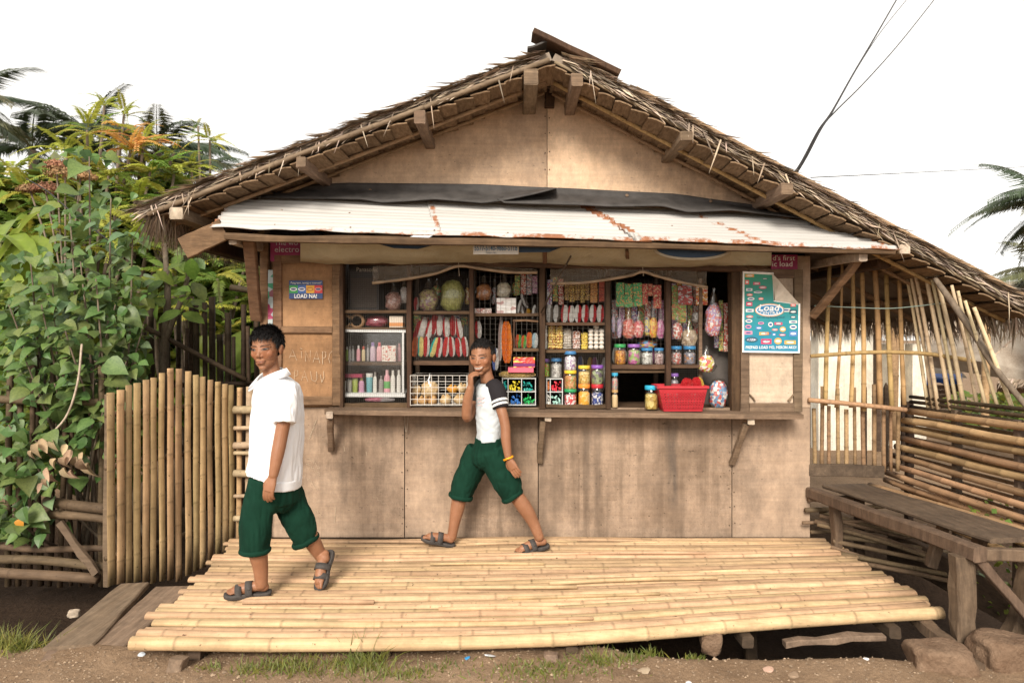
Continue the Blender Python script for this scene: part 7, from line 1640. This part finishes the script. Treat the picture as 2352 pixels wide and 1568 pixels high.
limb(mb, [P(628, 888, 4.02), P(650, 950, 4.08), P(660, 1005, 4.1), P(648, 1060, 4.12)], [.048, .04, .035, .025]); hand(mb, P(647, 1064, 4.12), V((-.2, 0, -1)), (0, -1, 0), .15, 1)
limb(mb, [P(630, 1070, 3.82), P(604, 1140, 3.80), P(588, 1205, 3.79), P(592, 1262, 3.80), P(598, 1300, 3.81), P(601, 1340, 3.82)], [.06, .06, .052, .052, .042, .034])
limb(mb, [P(640, 1070, 3.96), P(665, 1135, 3.95), P(693, 1195, 3.94), P(716, 1240, 3.99), P(738, 1277, 4.04)], [.06, .058, .05, .048, .036])
f1 = P(524, 1367, 3.80)-P(622, 1362, 3.84); f1.z = 0
TA = foot(mb, P(617, 1358, 3.835)*1.0, f1, Z_, .222, 1)
h2 = P(757, 1268, 4.05); t2 = P(734, 1344, 3.93); TB = foot(mb, h2, t2-h2, V((-.55, -.75, .35)), .215, -1)
limb(mb, [P(736, 1272, 4.03), TB(.22, 0, .12)], [.037, .034])
body = remesh(mb, .0026, 3, 'body', M['skin'], b1)
setcol(body.data, paint_head(body.data, HC, HF, HU, HH))
def line1(r, fo, up):
    if up < .30 and fo > .12+.35*max(0, up-.12): return False
    if fo > .12: return up > .255+.04*math.sin(r*23)
    if fo > -.12: return up > .06
    return up > -.14
hairdo(Th, Rm, HH, b1, 302, line1, n=4200, comb=(-.12, .85, .05), length=(.13, .21), lift=.10)
sandal(TA, .222, b1, 1); sandal(TB, .215, b1, -1)
# shirt
mb = MB()
rings_loft(mb, [ring_px(612, 652, 862, 862, 3.885, .075), ring_px(600, 664, 872, 872, 3.885, .135), ring_px(590, 680, 887, 887, 3.885, .172), ring_px(586, 688, 910, 910, 3.885, .170), ring_px(585, 693, 950, 952, 3.885, .165), ring_px(583, 694, 1000, 1004, 3.885, .162), ring_px(578, 692, 1045, 1056, 3.885, .164), ring_px(573, 690, 1072, 1095, 3.885, .166), ring_px(571, 688, 1078, 1110, 3.885, .166)])
limb(mb, [P(655, 893, 3.80), P(658, 925, 3.745), P(655, 972, 3.715)], [(.070, .075), (.071, .066), (.070, .062)], ref=(1, 0, 0))
limb(mb, [P(628, 893, 4.0), P(648, 940, 4.06), P(655, 972, 4.09)], [.075, .07, .068])
sh = remesh(mb, .006, 6, 'shirt', M['whitecloth'], b1); folds(sh.data, .016, (12, 12, 4.5), 3.3)
mb = MB(); rings_loft(mb, [ring_px(590, 690, 1085, 1098, 3.885, .160), ring_px(597, 688, 1108, 1121, 3.885, .158)]); us = remesh(mb, .006, 3, 'undershirt', M['whitecloth'], b1)
for me in (sh.data, us.data): setcol(me, np.ones((len(me.vertices), 3)))
for sd_ in (-1, 1):                                  # spread camp collar
    mb = MB(); n = 10; vs = []
    for i in range(n+1):
        t = i/n; an = lerp(.15, 1.0, t)*math.pi*.98*sd_; fx = V((-.80, -.60, 0)); sx = V((-.60, .80, 0))
        c0 = P(628, 856, 3.885); rr = .066; dirv_ = -fx*math.cos(an)+sx*math.sin(an)*1.0
        base_ = c0+dirv_*rr*(1+.35*(t**2))+V((0, 0, .022-.075*t**2)); tip_ = base_+dirv_*(.026+.02*t)+V((0, 0, -.034-.012*t))
        vs += [base_, tip_, tip_+dirv_*.004+V((0, 0, .004)), base_+dirv_*.006+V((0, 0, .006))]
    mb.add(vs, [(i*4+j, i*4+(j+1) % 4, (i+1)*4+(j+1) % 4, (i+1)*4+j) for i in range(n) for j in range(4)]+[(0, 1, 2, 3), tuple(n*4+j for j in (3, 2, 1, 0))]); mb.build('collar', M['whitecloth'], b1, True)
# trousers
mb = MB()
rings_loft(mb, [ring_px(594, 682, 1066, 1078, 3.885, .140), ring_px(582, 682, 1095, 1105, 3.885, .150), ring_px(568, 686, 1130, 1135, 3.885, .158), ring_px(580, 686, 1148, 1150, 3.885, .14), ring_px(600, 665, 1170, 1170, 3.885, .10)])
limb(mb, [P(612, 1105, 3.82), P(594, 1165, 3.80), P(587, 1215, 3.795), P(585, 1262, 3.80)], [(.097, .092), (.090, .088), (.088, .086), (.078, .080)], ref=(0, 1, 0))
limb(mb, [P(648, 1105, 3.95), P(668, 1155, 3.95), P(688, 1196, 3.95), P(702, 1243, 3.98)], [(.098, .092), (.092, .090), (.088, .084), (.066, .070)], ref=(0, 1, 0))
tr1 = remesh(mb, .006, 8, 'trousers', M['greencloth'], b1); folds(tr1.data, .016, (15, 15, 4), 8.1); setcol(tr1.data, np.ones((len(tr1.data.vertices), 3)))
cuff(P(585, 1263, 3.80), (0.02, 0, 1), .077, .079, .023, M['greencloth'], b1, 5); cuff(P(702, 1241, 3.98), (-.38, -.1, .9), .072, .072, .026, M['greencloth'], b1, 6)

# ------------------------------------------------------------------ boy in the grey raglan shirt
random.seed(311)
b2_ = thing('person', 'smiling boy in a pale grey shirt with black sleeves striding left, hand at his mouth', 'person', P(1120, 1262, 4.64))
mb = MB()
HF2, HU2 = V((-.34, -.94, -.04)), V((-.08, -.06, 1)); HC2 = P(1108, 821, 4.64); HH2 = .232
Th2, Rm2 = head(mb, HC2, HF2, HU2, HH2, True)
limb(mb, [Th2(0, -.10, -.15), P(1117, 860, 4.65), P(1124, 892, 4.66)], [.044, .043, .055])
limb(mb, [P(1124, 885, 4.66), P(1127, 925, 4.66), P(1125, 975, 4.66), P(1122, 1020, 4.66)], [(.055, .09), (.068, .105), (.065, .095), (.07, .095)], ref=(0, 1, 0))
limb(mb, [P(1138, 902, 4.57), P(1149, 932, 4.525), P(1160, 975, 4.50), P(1162, 1008, 4.49), P(1167, 1048, 4.475)], [.032, .036, .033, .033, .0245])
hand(mb, P(1168, 1053, 4.475), P(1186, 1087, 4.46)-P(1168, 1053, 4.475), (.3, 1, .25), .15, -1, curl=.35)
limb(mb, [P(1110, 892, 4.78), P(1090, 930, 4.70), P(1073, 958, 4.60), P(1074, 920, 4.55), P(1081, 890, 4.515)], [.034, .036, .034, .033, .025])
hand(mb, P(1081.5, 887, 4.51), V((-.05, -.1, 1)), V((.85, .45, .2)), .140, 1, curl=.75, fist=.75)
limb(mb, [P(1110, 1035, 4.74), P(1085, 1075, 4.735), P(1062, 1112, 4.73), P(1052, 1160, 4.725), P(1044, 1200, 4.72), P(1038, 1232, 4.715)], [.055, .055, .048, .050, .038, .033])
limb(mb, [P(1130, 1035, 4.58), P(1150, 1080, 4.575), P(1174, 1122, 4.57), P(1205, 1165, 4.58), P(1225, 1200, 4.59), P(1238, 1232, 4.60)], [.05, .055, .048, .050, .039, .033])
hA = P(1040, 1249, 4.715); fA = P(978, 1237, 4.69)-P(1042, 1252, 4.715); TA2 = foot(mb, hA, fA, V((.25, -.1, 1)), .21, -1)
hB = P(1256, 1251, 4.63); fB = P(1192, 1266, 4.57)-P(1262, 1248, 4.63); TB2 = foot(mb, hB, fB, V((-.2, -.05, 1)), .215, 1)
body2 = remesh(mb, .0026, 3, 'body', M['skin'], b2_); setcol(body2.data, paint_head(body2.data, HC2, HF2, HU2, HH2, True))
def line2(r, fo, up):
    if fo > .12: return up > .30+.02*math.cos(r*9)
    if fo > -.10: return up > .10
    return up > -.12
hairdo(Th2, Rm2, HH2, b2_, 312, line2, n=3000, length=(.05, .09), comb=(0, .25, .3))
sandal(TA2, .21, b2_, -1); sandal(TB2, .215, b2_, 1)
mb = MB()
rings_loft(mb, [ring_px(1102, 1132, 878, 878, 4.66, .065), ring_px(1096, 1146, 888, 886, 4.66, .125), ring_px(1093, 1158, 905, 905, 4.66, .150), ring_px(1092, 1164, 930, 930, 4.66, .150), ring_px(1093, 1163, 960, 960, 4.66, .140), ring_px(1095, 1157, 990, 990, 4.66, .135), ring_px(1095, 1154, 1012, 1008, 4.66, .138)])
sh2 = remesh(mb, .005, 5, 'shirt', M['greytee'], b2_); folds(sh2.data, .009, (9, 9, 12), 5.5); co = coords_of(sh2.data); col = np.ones((len(co), 3))
zc2 = P(0, 884, 4.66).z; col[co[:, 2] > zc2+.012] = (.06, .055, .055); setcol(sh2.data, col)
mb = MB(); ax0, ax1 = P(1136, 886, 4.57), P(1150, 938, 4.515)
limb(mb, [P(1130, 882, 4.60), P(1141, 898, 4.555), P(1147, 920, 4.53), P(1150, 937, 4.515)], [(.050, .055), (.062, .062), (.057, .057), (.055, .055)], ref=(1, 0, 0))
sl2 = remesh(mb, .0035, 3, 'sleeve', M['blackjersey'], b2_); co = coords_of(sl2.data); d = np.array((ax1-ax0).normalized()); s_ = (co-np.array(ax0))@d/(ax1-ax0).length; col = np.full((len(co), 3), .02); col[:] = (.022, .019, .021)
for lo_, hi_ in ((.66, .75), (.82, .91)): col[(s_ > lo_) & (s_ < hi_)] = (.75, .74, .73)
setcol(sl2.data, col)
mb = MB(); limb(mb, [P(1112, 884, 4.73), P(1100, 905, 4.76), P(1094, 925, 4.73)], [.058, .06, .056]); slf = remesh(mb, .005, 3, 'sleeve', M['blackjersey'], b2_); setcol(slf.data, np.full((len(slf.data.vertices), 3), .022))
MB().tube([P(1127, 878, 4.575), P(1138, 872, 4.60), P(1150, 885, 4.585), P(1160, 905, 4.565), P(1163, 925, 4.56)], .004, 6).build('shoulder_piping', M['greytee'], b2_, True) if False else None
pk = colmat((.62, .32, .30), .7)
for q in ([(1096, 916), (1101, 913), (1106, 917), (1112, 913), (1118, 915)], [(1097, 923), (1103, 921), (1108, 925), (1113, 922)], [(1097, 931), (1104, 929), (1108, 932)]):
    stroke(q, 4.515, .0016, pk, b2_, 'chest_print')
mb = MB()
rings_loft(mb, [ring_px(1093, 1158, 1004, 1002, 4.66, .130), ring_px(1089, 1159, 1020, 1022, 4.66, .140), ring_px(1082, 1163, 1042, 1045, 4.66, .145), ring_px(1084, 1160, 1060, 1062, 4.66, .13), ring_px(1100, 1145, 1074, 1074, 4.66, .10)])
limb(mb, [P(1106, 1035, 4.72), P(1084, 1075, 4.725), P(1066, 1110, 4.725), P(1058, 1140, 4.725)], [(.105, .10), (.098, .095), (.090, .088), (.076, .078)], ref=(0, 1, 0))
limb(mb, [P(1130, 1035, 4.60), P(1150, 1078, 4.59), P(1166, 1112, 4.58), P(1178, 1140, 4.58)], [(.105, .10), (.100, .095), (.092, .088), (.070, .074)], ref=(0, 1, 0))
tr2 = remesh(mb, .006, 8, 'trousers', M['greencloth'], b2_); folds(tr2.data, .015, (14, 14, 5), 2.2); setcol(tr2.data, np.ones((len(tr2.data.vertices), 3)))
cuff(P(1058, 1139, 4.725), (.25, 0, 1), .076, .078, .026, M['greencloth'], b2_, 7); cuff(P(1177, 1138, 4.58), (-.62, 0, 1), .070, .074, .026, M['greencloth'], b2_, 8)
cuff(P(1168, 1052, 4.475), P(1168, 1053, 4.475)-P(1184, 1087, 4.46), .0315, .031, .011, colmat((.75, .30, .01), .4), b2_, 9, 'bracelet')

# ================================================================== BACKGROUND RIGHT, WIRES
random.seed(401)
cream = plymat('cream_render', (.78, .72, .60), (.84, .79, .69), (.6, .52, .4), .2, False, .2)
nh = thing('cream_house', 'cream plastered house with square pillars seen through the pole screen', 'house', P(2000, 1080, 9.6))
def bxp(x0, x1, y0, y1, Y, dep, mat, name, par):
    a, b = P(x0, y1, Y), P(x1, y0, Y); return MB().box((a.x, Y, a.z), (b.x, Y+dep, b.z)).build(name, mat, par)
bxp(1880, 2006, 735, 1120, 9.6, .25, cream, 'wall', nh); bxp(2014, 2024, 760, 1120, 9.5, .15, M['dark'], 'door_post', nh)
for x0, x1 in ((2040, 2078), (2096, 2128)): bxp(x0, x1, 790, 1120, 9.7, .3, cream, 'pillar', nh)
bxp(1880, 2200, 722, 742, 9.6, .3, M['dark'], 'lintel', nh); bxp(2024, 2096, 960, 1120, 11, .2, cream, 'rear_wall', nh)
mb = MB()
a, b = P(1860, 742, 9.55), P(2240, 752, 9.55); a2, b2x = V((a.x, 12.5, a.z+1.0)), V((b.x, 12.5, b.z+1.0)); mb.hexa([a, b, b2x, a2, a+Z_*.12, b+Z_*.12, b2x+Z_*.12, a2+Z_*.12]); mb.build('thatch_roof', M['thatch'], nh)
def nfr(): 
    p = a.lerp(b, random.random())+V((0, rnd(-.1, .3), rnd(0, .1))); return p, V((rnd(-.3, .3), -.3, -1)), rnd(.1, .3), V((0, -1, .2))
blades(700, nfr, 'eave_fringe', nh, 402, (.006, .014))
# blue tarp stall
ts = thing('tarp_stall', 'low stall with a blue tarp edge and grey board wall behind the screen', 'stall', P(2130, 1000, 12))
bluet = plain('blue_tarp', (.02, .10, .42), .5, .4, var=.25, sc=6)
mb = MB(); vs = []
for i in range(17):
    t = i/16; x = lerp(2052, 2210, t); p0, p1 = P(x, 858+rnd(-1, 1), 12.2), P(x, 880+3*math.sin(t*17)+rnd(-1.5, 1.5), 11.9); vs += [p0, p1]
mb.add(vs, [(2*i, 2*i+1, 2*i+3, 2*i+2) for i in range(16)]); o = mb.build('tarp_edge', bluet, ts, True); md = o.modifiers.new('t', 'SOLIDIFY'); md.thickness = .02
for j in range(5): bxp(2060, 2205, 884+j*11, 894+j*11, 12.4, .05, M['grey'], 'wall_board', ts)
for x in (2064, 2200): bxp(x-4, x+4, 862, 1020, 12.3, .08, M['dark'], 'post', ts)
mb = MB(); r0, r1, r2 = P(2044, 862, 12.6), P(2130, 790, 13.6), P(2222, 868, 12.6)
mb.hexa([r0, r2, r2+V((0, 3, 0)), r0+V((0, 3, 0)), r1+V((-.2, 0, 0)), r1+V((.2, 0, 0)), r1+V((.2, 2, 0)), r1+V((-.2, 2, 0))]); mb.build('thatch_roof', M['thatch'], ts)
# hut at the right edge
hu = thing('thatched_hut', 'brown thatched hut roof at the right edge behind the pole screen', 'hut', P(2330, 960, 10))
mb = MB(); A = [P(2268, 832, 10), P(2480, 640, 11), P(2480, 880, 10), P(2300, 868, 10)]; mb.add(A+[p+V((.0, 2.0, .1)) for p in A], [(0, 1, 2, 3), (7, 6, 5, 4), (0, 4, 5, 1), (3, 2, 6, 7), (0, 3, 7, 4)]); mb.build('roof', M['thatch'], hu)
bxp(2300, 2480, 880, 1010, 10.6, .1, M['frame'], 'wall', hu)
def hfr():
    t = random.random(); p = A[0].lerp(A[1], t) if random.random() < .6 else A[3].lerp(A[2], t); return p, V((-.6, -.3, -rnd(.2, 1))), rnd(.08, .22), V((0, -1, .3))
blades(500, hfr, 'roof_straw', hu, 403, (.006, .014))
mb = MB()
for _ in range(900):
    px = rnd(2180, 2420); py = rnd(905, 985); leafquad(mb, P(px, py, rnd(7.5, 9.5)), rnd(.06, .14))
tag(mb.build('far_shrubs', M['under']), 'low green plants in the yard beyond the pole screen', 'foliage', kind='stuff')
# ---- power wires tied to the roof purlin
def wire(pts, r, lab):
    q = cr([P(*p) for p in pts], 8); o = MB().tube(q, r, 5).build('power_wire', M['cable'], None, True); tag(o, lab, 'wire', 'wires to the roof')
wire([(1800, 428, 4.55), (1838, 378, 4.62), (1880, 300, 4.9), (1912, 255, 5.2), (1960, 170, 6.2), (2010, 85, 7.5), (2066, -12, 9)], .008, 'left and thickest of the wires rising from the roof to the top edge')
wire([(1806, 420, 4.56), (1846, 372, 4.64), (1886, 296, 4.9), (1910, 262, 5.2), (1952, 185, 6.2), (2020, 78, 7.5), (2092, -12, 9)], .004, 'thin middle wire rising from the roof to the top edge')
wire([(1812, 425, 4.57), (1850, 365, 4.66), (1890, 290, 4.9), (1920, 255, 5.3), (1990, 185, 6.6), (2070, 95, 8), (2155, -12, 9.5)], .006, 'right of the wires rising from the roof to the top edge')
wire([(1862, 408, 4.7), (1990, 402, 5.5), (2150, 394, 7), (2420, 380, 9)], .0035, 'thin wire running level from the roof to the right edge')
wire([(60, 410, 7.0), (110, 440, 6.6), (180, 500, 6.0), (260, 560, 5.6)], .006, 'thin wire sloping down through the shrub on the left')
o = MB().tube(cr([P(1790, 415, 4.47), P(1810, 408, 4.44), P(1828, 420, 4.47), P(1812, 440, 4.44), P(1792, 430, 4.47), P(1806, 412, 4.44)], 6), .007, 6).build('wire_tie', M['cable'], None, True); tag(o, 'knot of black cable wound round the right purlin end', 'cable')
